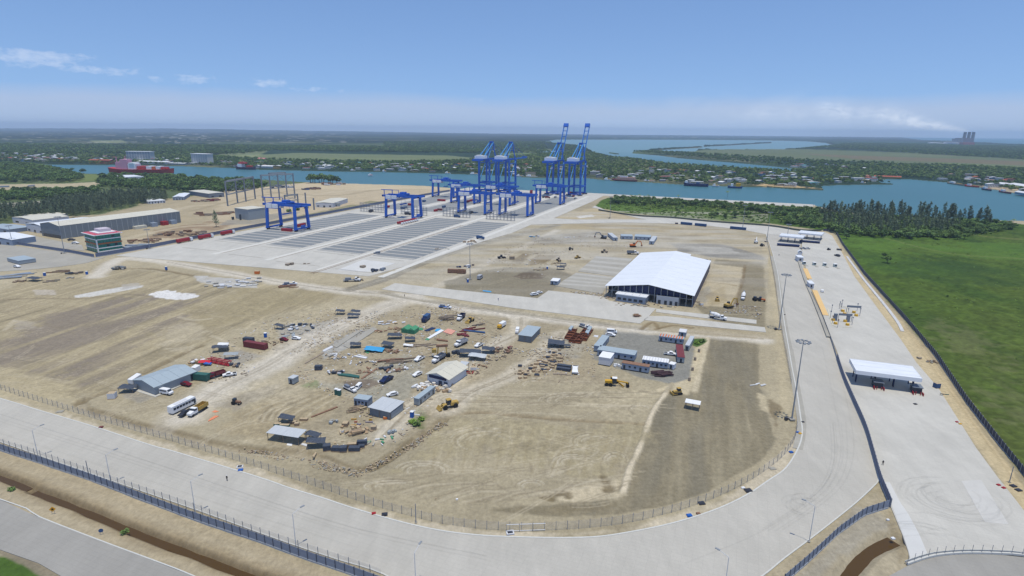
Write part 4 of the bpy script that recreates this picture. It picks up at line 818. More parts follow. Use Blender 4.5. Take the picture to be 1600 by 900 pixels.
# ================================================================== generic vehicles
def wheels(t, xs, y, r, w=.28):
    for x in xs:
        for s in (-1, 1):
            o = MB().cyl((x, s * y - s * w / 2, r), (x, s * y + s * w / 2, r), r, n=10).build('wheel', BLACK, t)
def pickup(m):
    t = thing('pickup_truck', 'x', 'pickup')
    b = MB().ext([(-2.7, .5), (2.6, .5), (2.65, .95), (1.5, 1.12), (-2.7, 1.05)], -.92, .92); b.build('body', m, t)
    MB().ext([(-.55, 1.05), (1.5, 1.05), (.85, 1.72), (-.35, 1.76)], -.85, .85, .1).build('cab', m, t)
    MB().ext([(-.45, 1.12), (1.42, 1.12), (.9, 1.6), (-.3, 1.62)], -.87, .87, .06).build('window', GLASSD, t)
    MB().box(-2.6, -.7, -.75, .75, 1.0, 1.075).build('cargo_bed', BLACK, t); wheels(t, (-1.7, 1.7), .82, .38); return t
def car(m):
    t = thing('parked_car', 'x', 'car')
    MB().ext([(-2.3, .4), (2.2, .4), (2.25, .8), (1.2, .98), (-2.2, 1.0)], -.9, .9).build('body', m, t)
    MB().ext([(-1.9, .98), (1.2, .96), (.5, 1.48), (-1.3, 1.52)], -.82, .82, .12).build('cab', m, t)
    MB().ext([(-1.95, 1.0), (1.12, 1.0), (.55, 1.4), (-1.35, 1.42)], -.84, .84, .1).build('window', GLASSD, t); wheels(t, (-1.4, 1.4), .8, .34); return t
def van(m):
    t = thing('van', 'x', 'van')
    MB().ext([(-2.6, .4), (2.6, .4), (2.6, 1.0), (1.9, 1.35), (1.2, 2.1), (-2.6, 2.15)], -.95, .95, .08).build('body', m, t)
    MB().box(-2.3, 1.0, -.97, .97, 1.3, 1.8).build('window', GLASSD, t); MB().ext([(1.3, 1.95), (1.95, 1.35), (2.02, 1.4), (1.38, 2.0)], -.8, .8).build('windscreen', GLASSD, t)
    wheels(t, (-1.6, 1.7), .85, .35); return t
def truckcab(t, x0, m, h=2.7, L=2.3, hood=True):
    if hood:
        MB().ext([(x0 + 1.4, .8), (x0 + 3.2, .8), (x0 + 3.2, 1.6), (x0 + 1.4, 1.9)], -.95, .95, .1).build('bonnet', m, t)
        MB().ext([(x0, .9), (x0 + 1.5, .9), (x0 + 1.5, 1.9), (x0 + 1.1, h), (x0, h)], -1.15, 1.15, .05).build('cab', m, t)
        MB().ext([(x0 + .3, 1.9), (x0 + 1.52, 1.9), (x0 + 1.2, h - .15), (x0 + .3, h - .15)], -1.16, 1.16, .05).build('window', GLASSD, t)
    else:
        MB().ext([(x0, .7), (x0 + L, .7), (x0 + L, 1.9), (x0 + L - .3, h), (x0, h)], -1.2, 1.2, .04).build('cab', m, t)
        MB().ext([(x0 + .7, 1.8), (x0 + L + .02, 1.8), (x0 + L - .22, h - .2), (x0 + .7, h - .2)], -1.15, 1.22, .0).build('window', GLASSD, t)
def dump(m, bm):
    t = thing('dump_truck', 'x', 'truck'); MB().box(-4, 3, -.5, .5, .7, 1.0).build('chassis', BLACK, t); truckcab(t, .9, m)
    b = MB().box(-4.2, .6, -1.2, -1.1, 1.1, 2.5).box(-4.2, .6, 1.1, 1.2, 1.1, 2.5).box(-4.2, .6, -1.2, 1.2, 1.05, 1.2).box(.5, .62, -1.2, 1.2, 1.1, 2.7).box(-4.3, -4.2, -1.2, 1.2, 1.1, 2.4)
    b.build('cargo_bed', bm, t); wheels(t, (-3.3, -2.1, 3.2), .95, .5); return t
def boxtruck(m, bm, L=5.5):
    t = thing('box_truck', 'x', 'truck'); MB().box(-L, 2, -.5, .5, .7, 1.0).build('chassis', BLACK, t); truckcab(t, .3, m, 2.5, 2.0, False)
    MB().box(-L, .1, -1.2, 1.2, 1.0, 3.2).build('cargo_box', bm, t); wheels(t, (-L + 1, 1.6), .95, .48); return t
def flat(m):
    t = thing('flatbed_truck', 'x', 'truck'); MB().box(-6, 3, -1.15, 1.15, .95, 1.15).build('bed', m, t); truckcab(t, 1.2, WHITEP); wheels(t, (-4.6, -3.4, 3.3), .95, .5)
    MB().cbox(-3, 0, 1.8, 3.5, 1.6, 1.3).build('load', STEELD, t); return t
def mixer():
    t = thing('concrete_mixer', 'x', 'mixer truck'); MB().box(-5, 3, -.5, .5, .8, 1.15).build('chassis', STEELD, t); truckcab(t, 1.4, WHITEP)
    d = MB().cyl((.9, 0, 2.1), (-.8, 0, 2.3), .8, 1.25, 12).cyl((-.8, 0, 2.3), (-2.2, 0, 2.6), 1.25, 1.2, 12).cyl((-2.2, 0, 2.6), (-4.4, 0, 3.1), 1.2, .55, 12); d.build('drum', WHITEP, t, True)
    MB().beam((-4.6, 0, 2.9), (-5.3, .4, 1.3), .5, .2).cyl((-4.2, 0, 3.2), (-4.9, 0, 3.9), .4, .6, 8).build('chute', STEEL, t); wheels(t, (-4, -2.8, 3.3), .95, .5); return t
def bus():
    t = thing('bus', 'x', 'bus'); MB().ext([(-5, .5), (5, .5), (5.05, 1.6), (4.8, 2.95), (4.5, 3.05), (-4.9, 3.05), (-5, 2.9)], -1.25, 1.25, .06).build('body', WHITEP, t)
    for s in (-1, 1):
        for k in range(7): MB().box(-4.4 + k * 1.22, -3.4 + k * 1.22, s * 1.245 - .02, s * 1.245 + .02, 1.55, 2.4).build('window', GLASSD, t)
    MB().ext([(5.03, 1.5), (5.09, 1.55), (4.86, 2.8), (4.8, 2.8)], -1.1, 1.1).build('windscreen', GLASSD, t)
    MB().box(3.9, 4.7, -1.3, -1.22, .6, 2.4).build('door', GLASSD, t); MB().box(-3, 2, -.7, .7, 3.05, 3.2).build('roof_unit', LWALL, t); wheels(t, (-3.1, 3.2), 1.05, .5); return t
def excav(m, boom=1.0):
    t = thing('excavator', 'x', 'excavator')
    for s in (-1, 1): MB().ext([(-2, .1), (2, .1), (2.3, .5), (2, .95), (-2, .95), (-2.3, .5)], s * 1.2 - .3, s * 1.2 + .3).build('track', BLACK, t)
    MB().cyl((0, 0, .9), (0, 0, 1.2), .8, n=10).build('turntable', BLACK, t)
    MB().ext([(-2.4, 1.2), (1.4, 1.2), (1.4, 1.6), (-.2, 2.2), (-2.4, 2.2)], -1.3, 1.3, .06).build('engine_house', m, t)
    MB().box(.1, 1.5, .4, 1.3, 1.3, 2.9).build('cab', GLASSD, t)
    MB().beam((1.2, -.3, 1.6), (3.2, -.3, 4.6), .5, .6).beam((3.2, -.3, 4.6), (5.6, -.3, 4.2), .5, .5).build('boom', m, t)
    MB().beam((5.6, -.3, 4.4), (6.6, -.3, 1.6), .4, .5).build('arm', m, t)
    MB().ext([(6.1, 1.6), (7.0, 1.7), (7.1, .8), (6.3, .5), (5.9, 1.0)], -.8, .2).build('bucket', RUST, t); return t
def loader(m):
    t = thing('wheel_loader', 'x', 'loader')
    MB().ext([(-3, .9), (-.2, .9), (-.2, 1.9), (-3, 1.8)], -.9, .9, .1).build('engine_house', m, t); MB().box(-.5, .9, -.7, .7, 1.2, 2.9).build('cab', GLASSD, t); MB().box(-.6, 1.0, -.8, .8, 2.9, 3.0).build('cab_roof', m, t)
    MB().ext([(.9, .8), (2.2, .7), (2.2, 1.3), (.9, 1.6)], -.5, .5).build('front_frame', m, t); MB().beam((1.4, -.6, 1.5), (3.4, -.6, .7), .3).beam((1.4, .6, 1.5), (3.4, .6, .7), .3).build('lift_arm', m, t)
    MB().ext([(3.1, .1), (4.1, .1), (3.6, .8), (3.4, 1.3), (3.0, 1.0)], -1.3, 1.3).build('bucket', m, t); wheels(t, (-1.9, 1.7), 1.0, .75, .5); return t
def dozer(m):
    t = thing('bulldozer', 'x', 'bulldozer')
    for s in (-1, 1): MB().ext([(-1.8, .1), (1.8, .1), (2.1, .5), (1.7, 1.0), (-1.7, 1.0), (-2.1, .5)], s * 1.0 - .28, s * 1.0 + .28).build('track', BLACK, t)
    MB().ext([(-1.8, .8), (2.0, .8), (2.0, 1.6), (.3, 1.8), (-1.8, 1.7)], -.7, .7, .05).build('engine_house', m, t); MB().box(-1.3, .1, -.7, .7, 1.6, 2.8).build('cab', GLASSD, t)
    MB().ext([(2.6, .1), (2.9, .1), (2.7, .7), (2.9, 1.2), (2.6, 1.2)], -1.6, 1.6).beam((.5, -1.3, .6), (2.6, -1.3, .6), .2).beam((.5, 1.3, .6), (2.6, 1.3, .6), .2).build('blade', m, t)
    MB().box(-1.5, .2, -.85, .85, 2.8, 2.9).build('cab_roof', m, t); return t
def grader(m):
    t = thing('motor_grader', 'x', 'grader')
    MB().ext([(-4, 1), (-1.2, 1), (-1.2, 2.1), (-4, 2.0)], -.7, .7).build('engine_house', m, t); MB().box(-1.3, .2, -.8, .8, 1.3, 3.1).build('cab', GLASSD, t); MB().box(-1.4, .4, -.9, .9, 3.1, 3.2).build('cab_roof', WHITEP, t)
    MB().beam((.2, 0, 2.0), (4.3, 0, 1.5), .4).beam((4.3, 0, 1.5), (4.3, 0, .8), .4).build('front_frame', m, t); MB().cbox(1.9, 0, .6, .15, 3.8, .7, .5).build('blade', m, t); wheels(t, (-3.3, -1.9, 4.3), .95, .65, .4); return t
def roller(m):
    t = thing('road_roller', 'x', 'roller'); MB().cyl((1.8, -1.05, .8), (1.8, 1.05, .8), .8, n=14).build('drum', RUSTG, t); MB().ext([(-2.2, .8), (.5, .8), (.5, 1.7), (-2.2, 1.5)], -.8, .8).build('engine_house', m, t)
    MB().box(-.6, .6, -.75, .75, 1.5, 2.7).build('cab', GLASSD, t); MB().box(-.7, .7, -.85, .85, 2.7, 2.8).build('cab_roof', m, t); MB().box(.4, 2.8, -1.15, -1.05, .6, 1.1).box(.4, 2.8, 1.05, 1.15, .6, 1.1).build('drum_frame', m, t); wheels(t, (-1.6,), .9, .75, .45); return t
def tractor(m):
    t = thing('tractor', 'x', 'tractor'); MB().box(-.3, 1.7, -.4, .4, .7, 1.4).build('bonnet', m, t); MB().box(-1.3, -.2, -.6, .6, 1, 2.3).build('cab', GLASSD, t)
    for s in (-1, 1): MB().cyl((-.9, s * .8 - .2, .75), (-.9, s * .8 + .2, .75), .75, n=12).build('wheel', BLACK, t); MB().cyl((1.3, s * .65 - .12, .4), (1.3, s * .65 + .12, .4), .4, n=10).build('wheel', BLACK, t)
    return t
PROTO = {}
def veh(kind, args, px, py, to=None, rz=None, label='', group=None, scale=None, z=.12):
    k = (kind.__name__, tuple(a.name if hasattr(a, 'name') else a for a in args))
    if k not in PROTO: PROTO[k] = kind(*args); o = PROTO[k]
    else: o = copy_tree(PROTO[k])
    if to is not None: rz = heading((px, py), to)
    return put(o, px, py, rz or 0, label, group, z, scale)
DKRED = mat('dark_red_paint', alb(120, 30, 42), .4); DKBL = mat('dark_blue_paint', alb(40, 52, 92), .4); DKGR = mat('dark_grey_paint', alb(60, 62, 70), .4); SILV = mat('silver_paint', alb(190, 192, 196), .4)
# yard vehicles and containers
rz0 = UA
def red_rig(px, py, label):
    t = thing('container_truck', label, 'truck', G(px, py), UA, 'red container trucks along the fence')
    MB().box(0, 12.4, -1.1, 1.1, .9, 1.2).build('trailer', BLACK, t); b = MB().box(.1, 12.3, -1.22, 1.22, 1.2, 3.8)
    for i in range(20): b.box(.3 + i * .6, .55 + i * .6, -1.27, 1.27, 1.35, 3.6)
    b.build('container_load', RED, t); MB().box(13.2, 15.4, -1.2, 1.2, .8, 3.5).build('cab', WHITEP, t); MB().box(15.0, 15.45, -1.1, 1.1, 2.1, 3.1).build('window', GLASSD, t); wheels(t, (1.5, 2.8, 12.9, 14.6), 1.0, .5)
red_rig(277, 381, 'white truck with red container, nearest of three by the fence'); red_rig(311, 375, 'white truck with red container, middle of three by the fence'); red_rig(346, 368.5, 'white truck with red container, farthest of three by the fence')
for k, (px, py, L, m, lb, z) in enumerate(((441, 361, 12.2, RED, 'red container lying under the left gantry crane, nearer one', 0), (464, 355, 12.2, RED, 'red container under the left gantry crane, farther one', 0),
        (604, 325, 6, RED, 'small red container behind the left leg of the middle gantry', 0), (638, 321, 6, RED, 'small red container seen through the middle gantry', 0), (627, 327, 12.2, CBLUE, 'blue container seen through the middle gantry', 0), (661, 316, 6, CBLUE, 'blue container right of the middle gantry crane', 0),
        (684, 314, 12.2, RED, 'red container on the gravel left of the crane cluster', 0), (692, 325, 6, CBLUE, 'small blue container on the pale aisle left of the cluster', 0), (679, 331, 6, RED, 'red container left end of the third row aisle', 0), (684, 329, 6, MAROON, 'dark red container beside a red one in the aisle', 0),
        (727, 317, 12.2, RED, 'red container low behind the cluster of gantries', 0), (735, 315, 6, RED, 'small red container behind the gantry cluster', 0), (829, 306, 6, RED, 'upright stack of red containers before the quay cranes, bottom box', 0), (829, 306, 6, RED, 'upright stack of red containers before the quay cranes, second box', 2.9), (829, 306, 6, RED, 'upright stack of red containers before the quay cranes, top box', 5.8),
        (890, 302, 12.2, RED, 'red container between the legs of the rightmost quay crane', 0), (895, 308, 6, MAROON, 'dark red container at the foot of the rightmost quay crane', 0))):
    cont(L, m, px, py, UA if k % 3 else VA, lb, 'containers scattered in the yard', .15 + z)
for k, (px, py, L, lb) in enumerate(((738, 309, 12, 'low white box behind the gantries, left'), (752, 307, 12, 'low white box behind the gantries, second'), (772, 308, 12, 'low white box behind the gantries, third'), (788, 306, 12, 'low white box behind the gantries, fourth'), (818, 303, 12, 'pale block pile near the red stack'), (760, 311, 8, 'pale block beside the white boxes'))):
    cont(L, LWALL, px, py, VA, lb, 'pale boxes on the quay apron', .15)
for k, (px, py, m, lb) in enumerate(((716, 340, CBLUE, 'blue truck at the foot of the third reefer rack'), (581, 331.5, DKGR, 'dark truck by the first reefer rack'), (639, 336, DKGR, 'dark truck below the middle gantry'), (737, 333.5, DKGR, 'dark truck in the shadow of the front gantry'), (753, 374, CBLUE, 'small blue-green truck at the yard corner'), (850, 309, DKGR, 'dark machine near the red stack'), (857, 310, DKRED, 'red machine right of the stacked containers'))):
    veh(boxtruck, (m, m), px, py, rz=UA if k % 2 else VA, label=lb, group='trucks in the container yard')
for k, (px, py) in enumerate(((868, 309), (877, 307), (905, 306), (911, 303), (899, 311), (884, 310))):
    veh(flat, (ORANGE if k % 2 else STEELD,), px, py, rz=UA, label='small work truck among the feet of the raised-boom cranes', group='work trucks under the quay cranes')
# row of white tractor heads with red chassis
for k in range(8):
    p = Vector(G(627, 351)) .lerp(G(651, 345.5), k / 7); o = veh(boxtruck, (WHITEP, RED), 600, 350, rz=VA, label='white and red truck in the tight row beside the third gravel bed', group='white and red trucks parked in a row', scale=.9); o.location = (p.x, p.y, .15)
# crossbars, stacks of steel in the yard
def junk(name, label, cat, px, py, m, n, R, sz, rz=0, group=None, h=.6, seed=0, long_=False):
    """a heap of separate pieces, one thing with each piece a part"""
    rr = random.Random(seed + int(px * 7 + py)); t = thing(name + '_pile', label, cat, G(px, py), rz, group)
    for k in range(n):
        x, y = rr.uniform(-R, R), rr.uniform(-R, R) * .6; z = rr.uniform(0, h)
        s = (sz[0] * rr.uniform(.6, 1.3), sz[1] * rr.uniform(.6, 1.3), sz[2] * rr.uniform(.6, 1.3))
        mm = m[k % len(m)] if isinstance(m, (list, tuple)) else m
        b = MB().cbox(x, y, z + s[2] / 2, *s, rr.uniform(-.25, .25) if long_ else rr.uniform(0, 3), rr.uniform(-.12, .12)); b.build(name, mm, t)
    return t
# blocks of steel on the yard front
for px, py, m, lb in ((452, 414.5, RUSTG, 'small heap of formwork on the drain line'), (590, 396, STEELD, 'grey generator on the fourth row'), (598, 422, STEELD, 'grey compressor at the yard front edge, right one'), (585, 424, DKTARP, 'dark compressor at the yard front edge, left one'), (566, 418, RUSTG, 'flat steel plates on the fresh concrete')):
    junk('steel_block', lb, 'steel pile', px, py, m, 4, 2.2, (3, 1.6, 1.3), UA, None, .4)
# ================================================================== buildings
def rect(a, b, c, z=0):
    """origin, heading of AB, width |AB|, depth towards C"""
    A, B, C = G(*a, z), G(*b, z), G(*c, z); d = (B - A); rz = math.atan2(d.y, d.x); n = Vector((-d.y, d.x, 0)).normalized(); dp = (C - A).dot(n)
    A.z = 0; return A, rz, d.length, dp
def bays(t, L, axis, off, z0, z1, m, n, w=.5, d=.3, name='window'):
    for i in range(n):
        a = (i + .5) * L / n
        if axis == 'x': MB().box(a - w / 2, a + w / 2, off - d / 2, off + d / 2, z0, z1).build(name, m, t)
        else: MB().box(off - d / 2, off + d / 2, a - w / 2, a + w / 2, z0, z1).build(name, m, t)
def gable(name, label, cat, A, rz, W, D, he, hr, wm, rm, over=.4, ridge='y', wallz=0, n=0):
    """walls W x D, ridge along y (depth) or x; the roof is laid in separate sheets"""
    t = thing(name, label, cat, A, rz); y0, y1 = (0, D) if D > 0 else (D, 0); w = MB()
    if ridge == 'y':
        w.add([(x, y, z) for y in (y0, y1) for x, z in ((0, wallz), (W, wallz), (W, he), (W / 2, hr), (0, he))], [(0, 1, 2, 3, 4), (9, 8, 7, 6, 5), (0, 5, 6, 1), (1, 6, 7, 2), (0, 4, 9, 5)])
        w.build('wall', wm, t); sl = (hr - he) / (W / 2); k = n or max(3, int(abs(D) / 6)); D_ = y1 - y0 + 2 * over
        for side in (0, 1):
            for i in range(k):
                a0 = y0 - over + D_ * i / k + (.03 if i else 0); a1 = y0 - over + D_ * (i + 1) / k - .03
                xe, xr = ((-over, W / 2) if side == 0 else (W + over, W / 2)); ze = he - sl * over + .05
                lift = .05 + .02 * (i % 2)
                vs = [(xe, a0, ze + lift), (xr, a0, hr + .05 + lift), (xr, a1, hr + .05 + lift), (xe, a1, ze + lift)]; vs += [(x, y, z - .14) for x, y, z in vs]
                fs = [(0, 1, 2, 3), (7, 6, 5, 4), (0, 4, 5, 1), (1, 5, 6, 2), (2, 6, 7, 3), (3, 7, 4, 0)]
                if side == 0: fs = [f[::-1] for f in fs]
                MB().add(vs, fs).build('roof_sheet', rm, t)
    return t
# big white shed
A, rz, W, D = rect((947.5, 446), (1083, 460), (1002.6, 393.8), 7.5)
rz = math.radians(-23.4); W = 52.2; D = 111.5
shed = thing('warehouse', 'large warehouse with bright white pitched roof and open steel front', 'warehouse', A, rz)
n = 17; he, hr = 7.5, 11.2
for side in (0, 1):
    for i in range(n):
        a0 = -.8 + (D + 1) * i / n; a1 = -.8 + (D + 1) * (i + 1) / n - .04
        if side == 1 and i == n - 1: x1_ = W * .72
        else: x1_ = W + .8
        xe = -.8 if side == 0 else x1_; ze = he + (hr - he) * (1 - abs(xe - W / 2) / (W / 2)); l = .03 * (i % 2)
        vs = [(xe, a0, ze + l), (W / 2, a0, hr + l), (W / 2, a1, hr + l), (xe, a1, ze + l)]; vs += [(x, y, z - .16) for x, y, z in vs]
        fs = [(0, 1, 2, 3), (7, 6, 5, 4), (0, 4, 5, 1), (1, 5, 6, 2), (2, 6, 7, 3), (3, 7, 4, 0)]
        if side == 0: fs = [f[::-1] for f in fs]
        MB().add(vs, fs).build('roof_sheet', WROOF, shed)
for i in range(15):
    x = i * W / 14; zt = he + (hr - he) * (1 - abs(x - W / 2) / (W / 2)) - .3
    MB().beam((x, .3, 0), (x, .3, zt), .35).build('front_post', STEEL, shed)
for i in range(14):
    x0, x1 = i * W / 14 + .3, (i + 1) * W / 14 - .3; zt = he + (hr - he) * (1 - abs((x0 + x1) / 2 - W / 2) / (W / 2)) - 1.2
    if 2 <= i <= 12: MB().box(x0, x1, 1.4, 1.5, 5.0, zt).build('wall_panel', NAVY, shed)
MB().box(0, W, .2, .4, 4.6, 4.9).build('front_rail', STEEL, shed)
MB().box(W + .1, W + .4, 1, D * .9, 0, he - .3).build('side_wall', NAVY, shed); MB().box(0, .2, 6, D, 1, he - .5).build('side_wall', NAVY, shed); MB().box(2, W - 2, D - .6, D - .4, 0, he - .6).build('back_wall', NAVY, shed)
MB().box(.6, W - .6, 1.8, D - 1, .12, .2).build('floor', CONO, shed)
for i in range(17): MB().beam((W - .1, i * D / 16.2, 0), (W - .1, i * D / 16.2, he - .1), .4).build('side_post', STEEL, shed)
w_ = MB().box(W * .60, W * .85, -1.2, -.9, 0, 5.2).box(W * .60, W * .605, -1.0, 3, 0, 5.2); w_.build('concrete_wall', mat('block_wall', alb(188, 194, 202), .8, var=.06), shed)
for fx in (.62, .69, .75, .81): MB().box(W * fx, W * fx + 1.6, -1.25, -1.18, 0, 2.6).build('opening', GLASSD, shed)
# office lean-to in front
A, rz, W, D = rect((961.3, 459), (1010, 465.4), (967.5, 451.4), 4.6)
off = thing('office_building', 'low pale blue-grey office with flat white roof before the warehouse', 'office', A, rz)
MB().box(.6, W - .6, .5, D - .3, 0, 4.4).build('wall', BWALL, off); MB().box(0, W, 0, D, 4.4, 4.8).build('roof', WROOF, off)
for i in range(5): MB().box(1.5 + i * 3.3, 3.6 + i * 3.3, .42, .52, 1.1, 2.6).build('window', GLASSD, off)
MB().box(W - .66, W - .56, 2, 3.4, 0, 2.4).build('door', GLASSD, off)
for i in range(4): MB().box(1 + i * 4.4, 1.4 + i * 4.4, 1, D - 1, 4.8, 5.0).build('roof_rib', LWALL, off)
# long grey warehouse on the left
A, B, C = G(70, 366), G(97, 373.5), G(283, 347.5)
d = (C - B); rz = math.atan2(d.y, d.x); L = d.length; Wd = 34
lw = gable('warehouse', 'very long grey metal warehouse with pale roof at the left', 'warehouse', B, rz - math.pi / 2, -Wd, L, HT((97, 373.5), 353.5), HT((97, 373.5), 353.5) + 2.6, GWALLD, CREAM, .5, n=24)
hb = HT((97, 373.5), 353.5)
for i in range(22): MB().box(-.05, .1, 3 + i * L / 22.5, 3.5 + i * L / 22.5, 0, hb - .4).build('wall_rib', GWALL, lw)
MB().box(-Wd + 3, -1, -.12, .0, 0, 3.2).build('door', GLASSD, lw)
for k, (f, m) in enumerate(((.55, CREAM), (.70, BWALL), (.80, RED), (.88, BWALL))): MB().box(.2, 5, L * f, L * f + (12 if k == 0 else 6), 0, 3 if k == 0 else 4.2).build('lean_to', m, lw)
# paler sheds behind and left of it
def blk(name, label, cat, a, b, c, h, wm, rm, hr=0, doors=0, z=0, winm=GLASSD):
    A, rz, W, D = rect(a, b, c, z); t = thing(name, label, cat, A, rz)
    y0, y1 = min(0, D), max(0, D)
    MB().box(.15, W - .15, y0 + .15, y1 - .15, 0, h).build('wall', wm, t)
    if hr:
        r = MB().add([(x, y, zz) for y in (y0, y1) for x, zz in ((-.3, h), (W / 2, h + hr), (W + .3, h), (W + .3, h - .15), (W / 2, h + hr - .15), (-.3, h - .15))], [(0, 1, 4, 5), (1, 2, 3, 4), (11, 10, 7, 6), (10, 9, 8, 7), (0, 6, 7, 1), (1, 7, 8, 2), (2, 8, 9, 3), (5, 4, 10, 11), (4, 3, 9, 10), (5, 11, 6, 0)])
        r.build('roof', rm, t)
    else: MB().box(-.2, W + .2, y0 - .2, y1 + .2, h, h + .25).build('roof', rm, t)
    for i in range(doors): MB().box((i + .3) * W / doors, (i + .62) * W / doors, y0 + .08, y0 + .18, 0 if i % 2 else 1, min(2.6, h - .4)).build('door' if i % 2 else 'window', winm, t)
    return t
blk('warehouse', 'white-roofed shed attached left of the long warehouse', 'warehouse', (42, 361), (69, 366), (95, 345), 7.5, LWALL, WROOF, 1.5, 3)
blk('warehouse', 'low cream-roofed shed behind the white-roofed one', 'warehouse', (20, 348), (52, 353), (72, 341), 6, LWALL, CREAM, 1.2, 2)
blk('warehouse', 'flat pale shed at the edge of the dark trees', 'warehouse', (38, 343), (66, 346), (78, 338), 5, GWALL, CREAM, .6, 2)
blk('workshop', 'grey low workshop behind the white-roofed pavilion', 'workshop', (-30, 360), (14, 365), (20, 357), 4, BWALL, GROOF, .6, 4)
blk('workshop', 'white-roofed pavilion in front of the white-roofed shed at the far left', 'workshop', (-45, 378), (20, 384), (-20, 371), 5.2, BWALL, WROOF, 2.2, 5)
# control building with green glass storeys
def ctrl():
    B, Cc, Aa = G(153.5, 395.5), G(193, 389.8), G(130, 391)
    d = Cc - B; rz = math.atan2(d.y, d.x); W = d.length; n = Vector((-d.y, d.x, 0)).normalized(); D = (Aa - B).dot(n); D = max(12, min(24, D))
    t = thing('control_building', 'small four-storey office with green glass bands and pink roof', 'office', B, rz); H = HT((153.5, 395.5), 368.5); s = H / 4
    MB().box(.4, W - .4, .4, D - .4, 0, H).build('core', GLASSG, t)
    wt = MB()
    for k in range(1, 4): wt.box(0, W, 0, D, k * s - .35, k * s + .35) if k != 2 else None
    wt.build('white_band', WHITEP, t)
    MB().box(-.02, W + .02, -.02, D + .02, 2 * s - .5, 2 * s + .6).build('orange_band', mat('orange_band', alb(190, 118, 70), .6), t)
    MB().box(-.1, .8, -.15, .35, .5, 3 * s).build('white_frame', WHITEP, t); MB().box(0, W, -.14, .3, .4, 1.2).build('white_frame', WHITEP, t)
    for k in range(4):
        for i in range(8): MB().box(.6 + i * W / 8.2, .75 + i * W / 8.2, .3, .42, k * s + .4, k * s + s - .5).build('mullion', GLASSD, t)
        for i in range(5): MB().box(.3, .42, .8 + i * D / 5.2, .95 + i * D / 5.2, k * s + .4, k * s + s - .5).build('mullion', GLASSD, t)
    for x, k in ((.62, 3), (.38, 1), (.7, 1)): MB().box(W * x, W * x + 2.2, .28, .41, k * s + 1, k * s + 2.6).build('window', GLASSD, t)
    MB().box(-1.4, W + 1, -1.2, D + 1, H, H + .5).build('roof_edge', WHITEP, t); MB().box(-.6, W + .4, -.6, D + .4, H + .5, H + .62).build('roof', mat('pink_roof', alb(206, 96, 112), .8), t)
    p = MB().box(W * .35, W * .8, D * .35, D * .8, H + .6, H + 3.6); p.build('penthouse', mat('pale_pink', alb(214, 204, 214), .7), t); MB().box(W * .2, W * .9, D * .2, D * .9, H + .6, H + 1.2).build('parapet', WHITEP, t)
ctrl()
blk('steel_store', 'grey corrugated shed under the open steel frames', 'shed', (388.7, 344.3), (416, 340.6), (357, 342.8), HT((388.7, 344.2), 327.5), GWALL, CREAM)
for k, (px, py) in enumerate(((364, 343.2), (376, 343.8))): junk('door_canopy', 'dark doorway with canopy on the grey corrugated shed, %s one' % ('left', 'right')[k], 'doorway', px, py, GLASSD, 1, .1, (3, 1.5, 5), 0)
# open steel frames
def frame(label, cols, H, pairs):
    P = [G(*c) for c in cols]; t = thing('steel_structure', label, 'steel structure', P[0], 0); o = P[0]
    for p in P: q = p - o; MB().beam((q.x, q.y, 0), (q.x, q.y, H), 1.5).build('column', STEELD, t)
    for a, b in pairs:
        p, q = P[a] - o, P[b] - o
        g = MB().beam((p.x, p.y, H - 1), (q.x, q.y, H - 1), 1.0, 2.0).beam((p.x, p.y, H * .45), (q.x, q.y, H * .45), .7, 1.0); g.build('girder', STEEL, t)
        MB().beam((p.x, p.y, H * .45), (q.x, q.y, H - 2), .35).beam((q.x, q.y, H * .45), (p.x, p.y, H - 2), .35).build('bracing', STEELD, t)
frame('tall grey open steel frame at the left end of the corrugated shed', [(356, 322), (384.5, 315), (371.5, 317), (399, 311)], 33, [(0, 1), (1, 3), (2, 3), (0, 2)])
frame('tall grey open steel frame behind the left gantry crane', [(411.5, 314), (437, 312), (461, 310), (424, 309), (449, 307)], 37, [(0, 1), (1, 2), (3, 4)])
frame('lower row of grey steel posts right of the tall frames', [(446, 322), (466, 320), (478, 318), (491, 328)], 15, [(0, 1)])
blk('workshop', 'low beige workshop in the sandy yard behind the left gantry', 'workshop', (493, 324), (521, 324.5), (512, 316), 6, LWALL, CREAM, .8, 3)
blk('workshop', 'small beige annex beside the low beige workshop', 'workshop', (517, 324), (532, 322.5), (520, 318), 4.5, GWALL, CREAM, .3, 1)
blk('cabin', 'white cabin row left of the sandy track, nearest the dark trees', 'cabin', (232, 319), (259, 317), (234, 315), 3.6, LWALL, WROOF, 0, 6)
blk('cabin', 'white and blue cabin on the sandy ground beyond the long warehouse', 'cabin', (270, 313), (288, 312.5), (272, 307), 4.6, BWALL, WROOF, .8, 4)
blk('shed', 'grey-walled shed with pale roof left of the steel frames', 'shed', (327, 309.5), (351, 307.5), (330, 302), 6.5, STEELD, CREAM, .4, 2)
blk('shed', 'long white roof among the trees below the red ship', 'shed', (196, 282), (226, 280.5), (204, 278), 6, LWALL, WROOF, .6, 0)
for k, (x0, y0, x1, y1) in enumerate(((0, 293, 28, 292), (24, 296, 48, 291), (45, 292, 62, 290), (50, 297, 78, 294), (74, 297, 98, 294.5), (92, 297.5, 110, 296.5))):
    cont(12.2, (BWALL, LWALL, SILV)[k % 3], x0, y0, heading((x0, y0), (x1, y1)), 'pale trailer standing in the sandy clearing on the far left', 'pale trailers in the left clearing')
